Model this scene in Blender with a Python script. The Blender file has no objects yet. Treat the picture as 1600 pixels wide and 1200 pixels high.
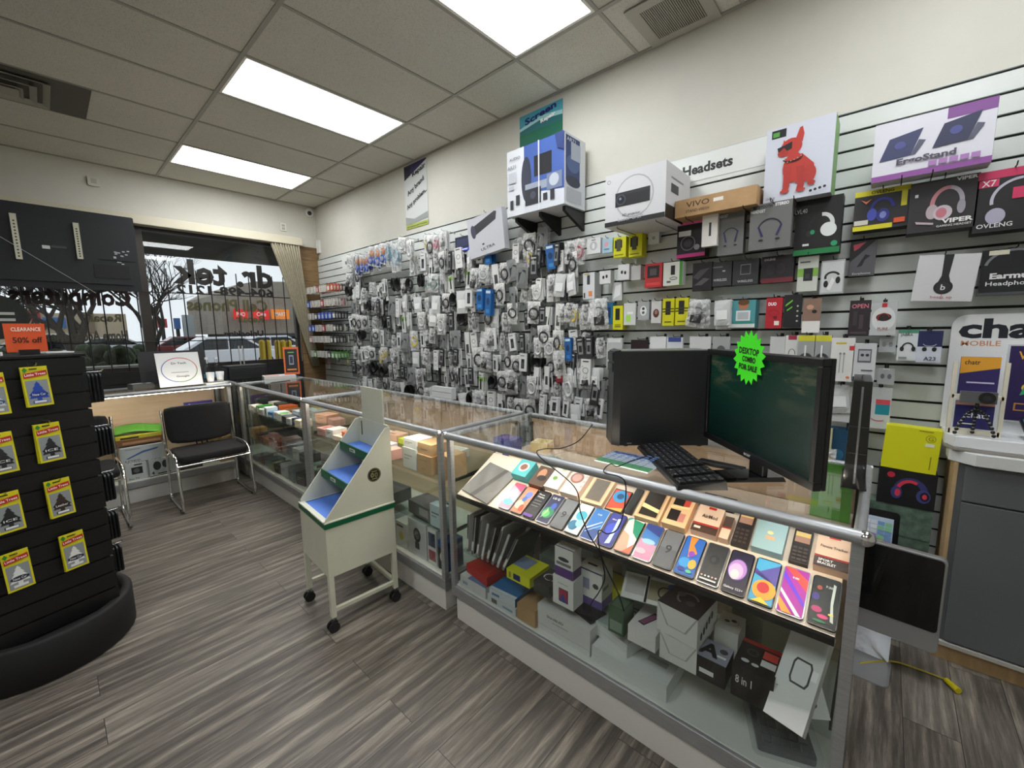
import bpy, math, random
from mathutils import Vector, Matrix
from mathutils.geometry import intersect_line_plane
S = bpy.context.scene
COL = S.collection
PI = math.pi
random.seed(7)
# ---------------------------------------------------------------- camera (image taken as 1600x1200)
EYE = Vector((0, 0, 1.457)); FPX = 650.6; YAW, PIT, ROL = .8398, .13, -.0147
FW = Vector((math.sin(YAW)*math.cos(PIT), math.cos(YAW)*math.cos(PIT), -math.sin(PIT)))
_r = Vector((math.cos(YAW), -math.sin(YAW), 0)); _u = _r.cross(FW)
RT = _r*math.cos(ROL) + _u*math.sin(ROL); UP = -_r*math.sin(ROL) + _u*math.cos(ROL)
cd = bpy.data.cameras.new('camera'); cam = bpy.data.objects.new('camera', cd); COL.objects.link(cam)
cd.sensor_width = 36; cd.lens = FPX/1600*36; cd.clip_start = .03; cd.clip_end = 400
cam.matrix_world = Matrix((( RT.x, UP.x, -FW.x, EYE.x), (RT.y, UP.y, -FW.y, EYE.y), (RT.z, UP.z, -FW.z, EYE.z), (0, 0, 0, 1)))
S.camera = cam
# ---------------------------------------------------------------- world, exposure
wd = bpy.data.worlds.new('sky'); S.world = wd; wd.use_nodes = True
bg = wd.node_tree.nodes['Background']; bg.inputs[0].default_value = (.86, .89, .97, 1); bg.inputs[1].default_value = 1.25
S.view_settings.view_transform = 'Standard'; S.view_settings.look = 'None'
S.view_settings.exposure = 0.0; S.view_settings.gamma = 1.0; S.view_settings.use_curve_mapping = False
PANEL_EMIT = 13.8; STRIP_EMIT = 42.0
S.cycles.transparent_max_bounces = 24; S.cycles.max_bounces = 7; S.cycles.sample_clamp_indirect = 6
S.cycles.caustics_reflective = False; S.cycles.caustics_refractive = False
# ---------------------------------------------------------------- measuring: where a sight line of the photo meets a real plane
def ray(px, py): return FW + RT*((px-800)/FPX) - UP*((py-600)/FPX)
def onplane(px, py, P, n):
    d = ray(px, py); n = Vector(n); t = (Vector(P)-EYE).dot(n)/d.dot(n); return EYE + d*t
def at(px, py, ax, v):
    i = 'xyz'.index(ax); n = [0, 0, 0]; n[i] = 1; P = [0, 0, 0]; P[i] = v; return onplane(px, py, P, n)
WX, WY, CH, CT = 2.746, 6.178, 3.206, .97     # slatwall plane x, window wall plane y, ceiling height, counter height
# ---------------------------------------------------------------- materials
def lin(h):
    h = h.lstrip('#'); c = [int(h[i:i+2], 16)/255 for i in (0, 2, 4)]
    return tuple((x/12.92 if x <= .04045 else ((x+.055)/1.055)**2.4) for x in c) + (1,)
_M = {}
def M(h, rough=.5, metal=0., emit=0., coat=0., alpha=1., key=None):
    k = (h, rough, metal, emit, coat, alpha)
    if k in _M: return _M[k]
    m = bpy.data.materials.new('paint_'+h.lstrip('#')); m.use_nodes = True; b = m.node_tree.nodes['Principled BSDF']
    b.inputs['Base Color'].default_value = lin(h); b.inputs['Roughness'].default_value = rough; b.inputs['Metallic'].default_value = metal
    b.inputs['Coat Weight'].default_value = coat; b.inputs['Alpha'].default_value = alpha
    if emit: b.inputs['Emission Color'].default_value = lin(h); b.inputs['Emission Strength'].default_value = emit
    _M[k] = m; return m
class NT:
    def __init__(s, name):
        s.m = bpy.data.materials.new(name); s.m.use_nodes = True; s.t = s.m.node_tree; s.b = s.t.nodes['Principled BSDF']; s.o = s.t.nodes['Material Output']
    def n(s, typ, **kw):
        x = s.t.nodes.new(typ)
        for k, v in kw.items():
            if k in x.inputs: x.inputs[k].default_value = v
            else: setattr(x, k, v)
        return x
    def l(s, a, b): s.t.links.new(a, b)
    def coords(s, scale=(1, 1, 1), rot=(0, 0, 0)):
        c = s.n('ShaderNodeTexCoord'); mp = s.n('ShaderNodeMapping'); mp.inputs['Scale'].default_value = scale; mp.inputs['Rotation'].default_value = rot
        s.l(c.outputs['Object'], mp.inputs[0]); return mp.outputs[0]
    def ramp(s, fac, stops):
        r = s.n('ShaderNodeValToRGB'); e = r.color_ramp.elements
        while len(e) < len(stops): e.new(.5)
        for i, (p, c) in enumerate(stops): e[i].position = p; e[i].color = lin(c)
        s.l(fac, r.inputs[0]); return r.outputs[0]
    def mix(s, f, a, b, mode='MIX'):
        x = s.n('ShaderNodeMix', data_type='RGBA', blend_type=mode)
        for sock, v in ((x.inputs[0], f), (x.inputs[6], a), (x.inputs[7], b)):
            if isinstance(v, (int, float, tuple)): sock.default_value = v
            else: s.l(v, sock)
        return x.outputs[2]
    def bump(s, h, st=.3, d=.01):
        x = s.n('ShaderNodeBump'); x.inputs['Strength'].default_value = st; x.inputs['Distance'].default_value = d
        s.l(h, x.inputs['Height']); s.l(x.outputs[0], s.b.inputs['Normal'])
    def noise(s, vec, scale, detail=4, rough=.6):
        x = s.n('ShaderNodeTexNoise'); x.inputs['Scale'].default_value = scale; x.inputs['Detail'].default_value = detail; x.inputs['Roughness'].default_value = rough
        s.l(vec, x.inputs['Vector']); return x.outputs[0]
def mat_floor():
    s = NT('grey_wood_plank_floor'); v = s.coords()
    br = s.n('ShaderNodeTexBrick'); s.l(v, br.inputs['Vector'])
    br.inputs['Color1'].default_value = (.2, .2, .2, 1); br.inputs['Color2'].default_value = (.9, .9, .9, 1); br.inputs['Mortar'].default_value = (0, 0, 0, 1)
    br.inputs['Scale'].default_value = 1; br.inputs['Brick Width'].default_value = 1.22; br.inputs['Row Height'].default_value = .152
    br.inputs['Mortar Size'].default_value = .0012; br.inputs['Bias'].default_value = 0; br.offset = .37
    sep = s.n('ShaderNodeSeparateColor'); s.l(br.outputs['Color'], sep.inputs[0])
    off = s.n('ShaderNodeVectorMath', operation='MULTIPLY_ADD'); s.l(br.outputs['Color'], off.inputs[0]); off.inputs[1].default_value = (7, 3, 0); s.l(v, off.inputs[2])
    m1 = s.n('ShaderNodeMapping'); m1.inputs['Scale'].default_value = (1.3, 17, 1); s.l(off.outputs[0], m1.inputs[0])
    m2 = s.n('ShaderNodeMapping'); m2.inputs['Scale'].default_value = (5, 75, 1); s.l(off.outputs[0], m2.inputs[0])
    g = s.ramp(s.noise(m1.outputs[0], 1.6, 6, .62), [(.32, '#2b2723'), (.45, '#4f4942'), (.55, '#78716a'), (.68, '#a59e93')])
    f = s.ramp(s.noise(m2.outputs[0], 1.5, 4, .7), [(.3, '#3d3935'), (.55, '#a09a90'), (.75, '#d0cabf')])
    c = s.mix(.6, g, f, 'OVERLAY')
    c = s.mix(.22, c, s.ramp(sep.outputs[0], [(0, '#4a4540'), (1, '#a8a298')]))
    c = s.mix(br.outputs['Fac'], c, lin('#2b2825'))
    s.l(c, s.b.inputs['Base Color']); s.b.inputs['Roughness'].default_value = .5
    s.bump(s.noise(m2.outputs[0], 1.5, 3), .12, .004); return s.m
def mat_speck(name, base, speck, scale=230, thr=.62, rough=.9):
    s = NT(name); v = s.coords(); n1 = s.noise(v, scale, 2, .6)
    c = s.ramp(n1, [(0, base), (thr-.03, base), (thr+.03, speck)]); n2 = s.noise(v, 1.2, 3)
    c = s.mix(.12, c, s.ramp(n2, [(.3, '#8c8878'), (.7, '#d8d6cc')]))
    s.l(c, s.b.inputs['Base Color']); s.b.inputs['Roughness'].default_value = rough; s.bump(n1, .25, .003); return s.m
def mat_soft(name, c1, c2, scale=3, rough=.7, det=5, bump=0, st=(1, 1, 1), metal=0):
    s = NT(name); v = s.coords(st); n = s.noise(v, scale, det)
    s.l(s.ramp(n, [(.3, c1), (.7, c2)]), s.b.inputs['Base Color']); s.b.inputs['Roughness'].default_value = rough; s.b.inputs['Metallic'].default_value = metal
    if bump: s.bump(n, bump, .004)
    return s.m
def mat_panelwood():
    s = NT('horizontal_wood_boards'); v = s.coords(rot=(PI/2, 0, 0)); br = s.n('ShaderNodeTexBrick'); s.l(v, br.inputs['Vector'])
    br.inputs['Color1'].default_value = lin('#5f452c'); br.inputs['Color2'].default_value = lin('#8d7048'); br.inputs['Mortar'].default_value = lin('#2b1f14')
    br.inputs['Scale'].default_value = 1; br.inputs['Brick Width'].default_value = 2.2; br.inputs['Row Height'].default_value = .145; br.inputs['Mortar Size'].default_value = .003
    vs = s.coords((3, 3, 40)); c = s.mix(.35, br.outputs['Color'], s.ramp(s.noise(vs, 2, 4), [(.3, '#3a2a1b'), (.7, '#a98b60')]))
    s.l(c, s.b.inputs['Base Color']); s.b.inputs['Roughness'].default_value = .6; return s.m
def mat_glass(name, tint='#f4faf7', f=1.45, rough=.0):
    s = NT(name); s.t.nodes.remove(s.b)
    fr = s.n('ShaderNodeFresnel'); ge = s.n('ShaderNodeNewGeometry'); mr = s.n('ShaderNodeMapRange'); mr.inputs[3].default_value = f; mr.inputs[4].default_value = 1/f; s.l(ge.outputs['Backfacing'], mr.inputs[0]); s.l(mr.outputs[0], fr.inputs[0]); tr = s.n('ShaderNodeBsdfTransparent'); tr.inputs[0].default_value = lin(tint)
    gl = s.n('ShaderNodeBsdfGlossy'); gl.inputs['Roughness'].default_value = rough; mx = s.n('ShaderNodeMixShader')
    s.l(fr.outputs[0], mx.inputs[0]); s.l(tr.outputs[0], mx.inputs[1]); s.l(gl.outputs[0], mx.inputs[2]); s.l(mx.outputs[0], s.o.inputs[0]); return s.m
def mat_bag():
    s = NT('crinkled_clear_plastic'); v = s.coords(); n = s.noise(v, 22, 3, .65)
    s.b.inputs['Base Color'].default_value = lin('#e4e6e6'); s.b.inputs['Roughness'].default_value = .22
    mr = s.n('ShaderNodeMapRange'); mr.inputs[1].default_value = .42; mr.inputs[2].default_value = .62; mr.inputs[3].default_value = .12; mr.inputs[4].default_value = .78
    s.l(n, mr.inputs[0]); s.l(mr.outputs[0], s.b.inputs['Alpha']); s.bump(n, .9, .02); return s.m
def mat_mesh(name, c1, c2, k):
    s = NT(name); v = s.coords(rot=(0, 0, PI/4)); ch = s.n('ShaderNodeTexChecker'); ch.inputs['Scale'].default_value = k; s.l(v, ch.inputs[0])
    ch.inputs[1].default_value = lin(c1); ch.inputs[2].default_value = lin(c2); s.l(ch.outputs[0], s.b.inputs['Base Color']); s.b.inputs['Roughness'].default_value = .7; return s.m
FLOORM = mat_floor(); CEILM = mat_speck('speckled_ceiling_tile', '#cbc9bf', '#8f8c82'); WALLM = mat_soft('painted_wall', '#c5c3b8', '#d0cec4', 1.4, .75)
SLATM = mat_soft('white_laminate_slats', '#c8cdc9', '#d5d9d5', 2, .35); WOODM = mat_panelwood(); GLASS = mat_glass('window_glass', '#f3f6f4'); CGLASS = mat_glass('case_glass', '#fbfdfc', 1.42)
SHGLASS = mat_glass('shelf_glass', '#f0f5f3', 1.4, .03); BAG = mat_bag(); CLEAR = mat_glass('clear_plastic', '#f2f4f4', 1.5, .12)
ALU = mat_soft('brushed_aluminium', '#a3a5a7', '#b7b9bb', 14, .42, 3, 0, (1, 1, 12), .6); STEEL = M('#d8d8da', .12, 1.); CHROME = M('#e8e8ea', .08, 1.)
FABRIC = mat_soft('black_woven_fabric', '#101011', '#1d1d1f', 260, .95, 2, .6); BLK = M('#0c0c0d', .45); BLKG = M('#060607', .12, coat=.5); WHT = M('#e6e6e3', .5)
MDF = mat_soft('cream_painted_board', '#c5c6b2', '#d2d3c0', 2.5, .5); GRN = M('#0a5a38', .4); BLUEMAT = mat_mesh('blue_ribbed_liner', '#3f6fd0', '#6a93e2', 260)
VENEER = mat_soft('light_maple_laminate', '#d3b597', '#e0c6aa', 2, .45, 4, 0, (1, 1, 12)); CARD = mat_soft('brown_cardboard', '#a5835a', '#b8966c', 9, .8)
# ---------------------------------------------------------------- mesh builder
_TXT = {}
def textmesh(s):
    if s in _TXT: return _TXT[s]
    c = bpy.data.curves.new('t', 'FONT'); bold = s.startswith('*'); c.body = s.lstrip('*'); c.size = 1; c.resolution_u = 2; c.offset = .038 if bold else .012; o = bpy.data.objects.new('t', c); COL.objects.link(o)
    bpy.context.view_layer.update(); me = bpy.data.meshes.new_from_object(o.evaluated_get(bpy.context.evaluated_depsgraph_get()))
    V = [v.co.copy() for v in me.vertices]; F = [tuple(p.vertices) for p in me.polygons]
    bpy.data.objects.remove(o); bpy.data.curves.remove(c); bpy.data.meshes.remove(me)
    xs = [v.x for v in V] or [0]; ys = [v.y for v in V] or [0]; _TXT[s] = (V, F, min(xs), max(xs), min(ys), max(ys)); return _TXT[s]
class MB:
    def __init__(s): s.v = []; s.f = []; s.m = []; s.mats = []; s.T = Matrix(); s.sm = set()
    def mi(s, m):
        if isinstance(m, str): m = M(m)
        if m not in s.mats: s.mats.append(m)
        return s.mats.index(m)
    def add(s, V, F, m, smooth=False):
        k = len(s.v); i = s.mi(m); s.v += [s.T @ Vector(v) for v in V]
        for f in F:
            if smooth: s.sm.add(len(s.f))
            s.f.append(tuple(j+k for j in f)); s.m.append(i)
        return s
    def box(s, x0, y0, z0, x1, y1, z1, m):
        return s.add([(x0,y0,z0),(x1,y0,z0),(x1,y1,z0),(x0,y1,z0),(x0,y0,z1),(x1,y0,z1),(x1,y1,z1),(x0,y1,z1)],
                     [(0,3,2,1),(4,5,6,7),(0,1,5,4),(1,2,6,5),(2,3,7,6),(3,0,4,7)], m)
    def rbox(s, x0, y0, z0, x1, y1, z1, r, m, n=4, axis='z'):   # box with rounded corners seen along axis
        a = {'z': (0,1,2), 'y': (0,2,1), 'x': (1,2,0)}[axis]; lo = (x0,y0,z0); hi = (x1,y1,z1); P = []
        for cx, cy, a0 in ((hi[a[0]]-r, hi[a[1]]-r, 0), (lo[a[0]]+r, hi[a[1]]-r, 1), (lo[a[0]]+r, lo[a[1]]+r, 2), (hi[a[0]]-r, lo[a[1]]+r, 3)):
            for k in range(n+1): t = (a0+k/n)*PI/2; P.append((cx+r*math.cos(t), cy+r*math.sin(t)))
        def mk(p, w): q = [0,0,0]; q[a[0]] = p[0]; q[a[1]] = p[1]; q[a[2]] = w; return tuple(q)
        return s.prism([mk(p, lo[a[2]]) for p in P], [mk(p, hi[a[2]]) for p in P], m)
    def prism(s, A, B, m, smooth=False):
        n = len(A); return s.add(list(A)+list(B), [tuple(range(n))[::-1], tuple(range(n, 2*n))]+[(i, (i+1) % n, n+(i+1) % n, n+i) for i in range(n)], m)
    def poly(s, P, m): return s.add(P, [tuple(range(len(P)))], m)
    def cyl(s, p0, p1, r, m, n=12, r2=None, cap=True, smooth=True):
        p0 = Vector(p0); p1 = Vector(p1); d = (p1-p0).normalized(); a = d.orthogonal().normalized(); b = d.cross(a); r2 = r if r2 is None else r2
        V = [p0+(a*math.cos(t)+b*math.sin(t))*r for t in [2*PI*i/n for i in range(n)]] + [p1+(a*math.cos(t)+b*math.sin(t))*r2 for t in [2*PI*i/n for i in range(n)]]
        s.add(V, [(i, (i+1) % n, n+(i+1) % n, n+i) for i in range(n)], m, smooth)
        if cap: s.add(V, [tuple(range(n))[::-1], tuple(range(n, 2*n))], m)
        return s
    def tube(s, P, r, m, n=8, closed=False):
        P = [Vector(p) for p in P]; k = len(P); V = []; a = None
        for i, p in enumerate(P):
            d = ((P[(i+1) % k] if closed or i < k-1 else p)-(P[i-1] if closed or i else p)).normalized()
            if a is None: a = d.orthogonal().normalized()
            a = (a-d*a.dot(d)); a = a.normalized() if a.length > 1e-6 else d.orthogonal().normalized(); b = d.cross(a)
            V += [p+(a*math.cos(2*PI*j/n)+b*math.sin(2*PI*j/n))*r for j in range(n)]
        F = [(i*n+j, i*n+(j+1) % n, ((i+1) % k)*n+(j+1) % n, ((i+1) % k)*n+j) for i in range(k if closed else k-1) for j in range(n)]
        s.add(V, F, m, True)
        if not closed: s.add(V, [tuple(range(n))[::-1], tuple(range((k-1)*n, k*n))], m)
        return s
    def lathe(s, prof, m, n=20, c=(0, 0, 0), a0=0, a1=2*PI):
        V = [(c[0]+r*math.cos(a0+(a1-a0)*j/n), c[1]+r*math.sin(a0+(a1-a0)*j/n), c[2]+z) for r, z in prof for j in range(n+1)]
        return s.add(V, [(i*(n+1)+j, i*(n+1)+j+1, (i+1)*(n+1)+j+1, (i+1)*(n+1)+j) for i in range(len(prof)-1) for j in range(n)], m, True)
    def ball(s, c, rx, m, ry=None, rz=None, n=12):
        ry = ry or rx; rz = rz or rx; k = n//2; V = [(c[0]+rx*math.sin(PI*i/k)*math.cos(2*PI*j/n), c[1]+ry*math.sin(PI*i/k)*math.sin(2*PI*j/n), c[2]+rz*math.cos(PI*i/k)) for i in range(k+1) for j in range(n)]
        return s.add(V, [(i*n+j, (i+1)*n+j, (i+1)*n+(j+1) % n, i*n+(j+1) % n) for i in range(k) for j in range(n)], m, True)
    def build(s, name, parent=None, bevel=0, loc=None, mw=None):
        me = bpy.data.meshes.new(name); me.from_pydata([tuple(v) for v in s.v], [], s.f)
        for m in s.mats: me.materials.append(m)
        me.polygons.foreach_set('material_index', s.m); me.polygons.foreach_set('use_smooth', [i in s.sm for i in range(len(s.f))]); me.update()
        o = bpy.data.objects.new(name, me); COL.objects.link(o)
        if parent: o.parent = parent
        if loc is not None: o.location = loc
        if mw is not None: o.matrix_world = mw
        if bevel: b = o.modifiers.new('edge', 'BEVEL'); b.width = bevel; b.segments = 2; b.limit_method = 'ANGLE'
        return o
def tag(o, label=None, cat=None, group=None, kind=None):
    if label: o['label'] = label
    if cat: o['category'] = cat
    if group: o['group'] = group
    if kind: o['kind'] = kind
    return o
def empty(name, mw, label, cat, group=None):
    o = bpy.data.objects.new(name, None); COL.objects.link(o); o.empty_display_size = .05
    o.matrix_world = mw if isinstance(mw, Matrix) else Matrix.Translation(mw); return tag(o, label, cat, group)
def clone(o, mw, label=None, group=None):
    c = o.copy(); COL.objects.link(c); c.matrix_world = mw
    if label: c['label'] = label
    if group: c['group'] = group
    for ch in list(o.children):
        d = ch.copy(); COL.objects.link(d); d.parent = c; d.matrix_parent_inverse = ch.matrix_parent_inverse.copy(); d.matrix_basis = ch.matrix_basis.copy()
        for g in list(ch.children):
            e = g.copy(); COL.objects.link(e); e.parent = d; e.matrix_basis = g.matrix_basis.copy()
    return c
def frame(P, X, Y=None, Z=None):      # matrix with local axes along X and Z (world vectors)
    X = Vector(X).normalized(); Z = Vector(Z or (0, 0, 1)); Y = Z.cross(X).normalized(); Z = X.cross(Y)
    return Matrix(((X.x, Y.x, Z.x, P[0]), (X.y, Y.y, Z.y, P[1]), (X.z, Y.z, Z.z, P[2]), (0, 0, 0, 1)))
def RZ(P, deg): return Matrix.Translation(P) @ Matrix.Rotation(math.radians(deg), 4, 'Z')
# printed artwork on a face: P bottom-left corner, U and V full edges, N outward
def art(mb, A, P, U, V, N, k0=1):
    P, U, V, N = map(Vector, (P, U, V, N)); N.normalize(); w = U.length; h = V.length; ux = U/w; vx = V/h
    for k, a in enumerate(A):
        o = P+N*(.0005*(k+k0)); t = a[0]
        q = lambda u, v: o+U*u+V*v
        if t == 'r': mb.poly([q(a[1], a[2]), q(a[3], a[2]), q(a[3], a[4]), q(a[1], a[4])], a[5])
        elif t == 'p': mb.poly([q(*p) for p in a[1]], a[2])
        elif t == 'e':
            rot = math.radians(a[6]) if len(a) > 6 else 0; c = q(a[1], a[2]); rx, ry = a[3]*w, a[4]*w
            mb.poly([c+ux*(rx*math.cos(s)*math.cos(rot)-ry*math.sin(s)*math.sin(rot))+vx*(rx*math.cos(s)*math.sin(rot)+ry*math.sin(s)*math.cos(rot)) for s in [2*PI*i/20 for i in range(20)]], a[5])
        elif t == 'o':
            c = q(a[1], a[2]); rx, ry, th = a[3]*w, a[4]*w, a[5]*w; a0, a1 = (a[7], a[8]) if len(a) > 7 else (0, 360); n = 24; VV = []; mb_f = []
            for i in range(n+1):
                s = math.radians(a0+(a1-a0)*i/n); d = ux*math.cos(s); e = vx*math.sin(s); VV += [c+d*rx+e*ry, c+d*(rx-th)+e*(ry-th)]
            mb.add(VV, [(2*i, 2*i+2, 2*i+3, 2*i+1) for i in range(n)], a[6])
        elif t == 't':
            TV, TF, xa, xb, ya, yb = textmesh(a[1]); sc = a[4]*h/.7; sx = sc
            if len(a) > 6 and a[6]: sx = a[6]*w/max(xb-xa, 1e-4)
            rot = math.radians(a[7]) if len(a) > 7 else 0; c = q(a[2], a[3]); VV = []
            for v in TV:
                x = (v.x-(xa+xb)/2)*sx; y = (v.y-(ya+yb)/2)*sc; VV.append(c+ux*(x*math.cos(rot)-y*math.sin(rot))+vx*(x*math.sin(rot)+y*math.cos(rot)))
            mb.add(VV, TF, a[5])
def carton(w, h, d, base, front=(), top=(), right=(), left=(), mb=None):    # base centre at origin, printed front towards -Y
    mb = mb or MB(); mb.box(-w/2, -d/2, 0, w/2, d/2, h, base)
    art(mb, front, (-w/2, -d/2, 0), (w, 0, 0), (0, 0, h), (0, -1, 0)); art(mb, top, (-w/2, -d/2, h), (w, 0, 0), (0, d, 0), (0, 0, 1))
    art(mb, right, (w/2, -d/2, 0), (0, d, 0), (0, 0, h), (1, 0, 0)); art(mb, left, (-w/2, d/2, 0), (0, -d, 0), (0, 0, h), (-1, 0, 0)); return mb
ORD = 'first second third fourth fifth sixth seventh eighth ninth tenth eleventh twelfth thirteenth fourteenth fifteenth sixteenth seventeenth eighteenth nineteenth twentieth'.split()
def ordn(i): return ORD[i] if i < 20 else ('twenty-'+ORD[i-20] if i < 29 else ('thirtieth' if i == 29 else 'thirty-'+ORD[i-30]))
# ================================================================ the room shell
X0, Y0 = -2.6, -2.4
def slab(name, a, b, m): o = MB().box(*a, *b, m).build(name); o['kind'] = 'structure'; return o
slab('floor', (X0-.1, Y0-.1, -.1), (WX+.1, WY+.12, 0), FLOORM)
slab('wall_right', (WX+.012, Y0-.1, 0), (WX+.12, WY+.12, CH+.05), WALLM)
slab('wall_left', (X0-.1, Y0-.1, 0), (X0, WY+.12, CH+.05), WALLM)
slab('wall_rear', (X0, Y0-.1, 0), (WX+.012, Y0, CH+.05), WALLM)
KNEE = mat_soft('black_painted_boards', '#131313', '#1e1d1c', 4, .6)
WTOP, WBOT, WPX = 2.645, 1.06, 2.43
w = MB(); w.box(X0, WY, WTOP, WX+.012, WY+.11, CH+.05, WALLM); w.box(X0, WY, 0, WPX, WY+.11, WBOT, KNEE); w.box(WPX, WY, 0, WX+.012, WY+.11, WTOP, WALLM)
for i in range(7): w.box(X0, WY-.006, .06+i*.145, WPX, WY, .06+i*.145+.13, KNEE)
w.build('wall_back')['kind'] = 'structure'
o = MB().box(WPX, WY-.03, 0, WX+.005, WY-.001, WTOP, WOODM).build('trim_1'); tag(o, 'brown horizontal wood boards beside the curtain', kind='structure')
# ceiling: speckled tiles with the lamps and vents let in, T-bars on a 0.61 x 1.22 m grid
GA, GN, T = 1.0293, 3.1615, .61
lamps = [(GA, GN+3*T), (GA, GN), (GA, GN-3*T), (GA, GN-6*T), (GA-4*T, GN-3*T), (GA-4*T, GN-6*T)]
vent_l = (.42-2*T, GN+2*T+.003); 
c = MB(); xs = [X0]; x = GA-6*T
while x < WX: xs.append(x) if x > X0 else None; x += 2*T
xs.append(WX+.012); ys = [Y0]; y = GN-10*T
while y < WY-.02: ys.append(y) if y > Y0 else None; y += T
ys.append(WY)
holes = {(round(a, 3), round(b, 3)) for a, b in lamps}
for i in range(len(xs)-1):
    for j in range(len(ys)-1):
        if any(abs(xs[i]-a) < .01 and abs(ys[j]-b) < .01 for a, b in lamps): continue
        c.add([(xs[i], ys[j], CH), (xs[i], ys[j+1], CH), (xs[i+1], ys[j+1], CH), (xs[i+1], ys[j], CH)], [(0, 1, 2, 3)], CEILM)
c.box(X0-.1, Y0-.1, CH+.1, WX+.12, WY+.12, CH+.14, '#77756c')
c.build('ceiling')['kind'] = 'structure'
TB = M('#9c9a91', .5); g = MB()
for x in xs[1:-1]: g.box(x-.013, Y0, CH-.006, x+.013, WY, CH-.001, TB)
for y in ys[1:-1]: g.box(X0, y-.011, CH-.005, WX+.01, y+.011, CH-.0005, TB)
for a in ((X0, Y0, X0+.02, WY), (WX-.012, Y0, WX+.011, WY), (X0, WY-.02, WX, WY)): g.box(a[0], a[1], CH-.007, a[2], a[3], CH-.0005, TB)
tag(g.build('trim_2'), 'grey metal grid bars of the tiled ceiling', kind='structure')
names = ['farthest of the bright rectangular ceiling light panels, near the window wall', 'middle bright rectangular ceiling light panel with dark tile on both sides',
  'nearest bright ceiling light panel, cut by the top of the photo', 'ceiling light panel behind the camera, in line with the visible ones', 'ceiling light panel left of the camera', 'ceiling light panel left of and behind the camera']
EMI = M('#fbfdff', .5, 0, PANEL_EMIT)
for (a, b), nm in zip(lamps, names):
    r = empty('ceiling_light', (a+T, b+T/2, CH), nm, 'ceiling light', 'light panels in the ceiling')
    MB().box(-T+.03, -T/2+.03, .002, T-.03, T/2-.03, .012, EMI).build('diffuser', r)
    f = MB()
    for q in ((-T+.013, -T/2+.011, T-.013, -T/2+.03), (-T+.013, T/2-.03, T-.013, T/2-.011), (-T+.013, -T/2+.03, -T+.03, T/2-.03), (T-.03, -T/2+.03, T-.013, T/2-.03)): f.box(q[0], q[1], -.004, q[2], q[3], .012, M('#e9e7df', .5))
    f.build('frame', r)
# ceiling vents
r = empty('air_vent', (-.19, 4.685, CH), 'dark square stepped air diffuser in the ceiling, cut by the left edge', 'air vent')
MB().box(-.61, -.3, -.008, .61, .3, -.007, M('#55534b', .6)).build('mounting_plate', r)
f = MB(); MV = M('#9a988e', .4)
for s, z in ((.23, -.03), (.165, -.045), (.1, -.055)):
    for k in range(4):
        a, b = s, s-.035; R4 = Matrix.Rotation(k*PI/2, 4, 'Z'); f.T = Matrix.Translation((.18, 0, 0)) @ R4
        f.add([(-a, -a, z), (a, -a, z), (b, -b, z+.02), (-b, -b, z+.02)], [(0, 1, 2, 3)], MV); f.add([(-a, -a, z), (a, -a, z), (a, -a, z+.006), (-a, -a, z+.006)], [(3, 2, 1, 0)], MV)
f.T = Matrix(); f.box(.1, -.07, -.056, .26, .07, -.053, MV); f.build('louvre', r)
vc = at(1052, 20, 'z', CH)
r = empty('return_air_grille', vc, 'square grey return air grille in the ceiling above the slatwall', 'air vent')
f = MB(); VV = M('#a3a095', .45)
for q in ((-.2, -.2, .2, -.14), (-.2, .14, .2, .2), (-.2, -.14, -.14, .14), (.14, -.14, .2, .14)): f.box(q[0], q[1], -.012, q[2], q[3], -.007, VV)
f.build('frame', r); f = MB(); f.box(-.14, -.14, -.0085, .14, .14, -.0075, '#4a4943')
for i in range(26): y = -.135+i*.0108; f.box(-.14, y, -.0115, .14, y+.005, -.009, VV)
f.build('slat_field', r)
# slatwall
r = empty('slatwall', (WX, 0, 0), 'white slatted display panel with dark grooves covering the right wall', 'display wall')
ST, SY0, SY1 = 2.482, -1.6, 6.14; s = MB(); SLOTD = M('#242422', .7)
s.box(-.004, SY0, .1, .0115, SY1, ST, SLOTD)
z = ST; k = 0; zt = ST
edges = [ST-.008-.0865*i for i in range(28)]
prev = ST
for e in edges:
    if e-.004 < prev: s.box(-.018, SY0, e+.006, .0, SY1, prev, SLATM)
    prev = e-.006
s.build('slat_panel', r)
# blank header boards on the slatwall (no grooves)
for (nm, lb, y0, y1, z0, z1, txt, th) in (('paper_header', 'white paper strip lettered Headsets on the slatwall', 1.30, .42, 2.33, 2.478, 'Headsets', .36),
                                      ('paper_header', 'small white paper strip lettered at the window end of the slatwall', 5.42, 4.95, 2.27, 2.44, '8A Cables', .22)):
    m = MB(); hh = z1-z0; ww = abs(y1-y0); m.box(WX-.0205, min(y0, y1), z0, WX-.0185, max(y0, y1), z1, '#d7dbd8')
    art(m, [('t', '*'+txt, .5 if ww < .6 else .49, .46, th, '#141414', .62 if ww < .6 else .32)], (WX-.0205, max(y0, y1), z0), (0, -ww, 0), (0, 0, hh), (-1, 0, 0))
    tag(m.build(nm), lb, 'sign')
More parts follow.
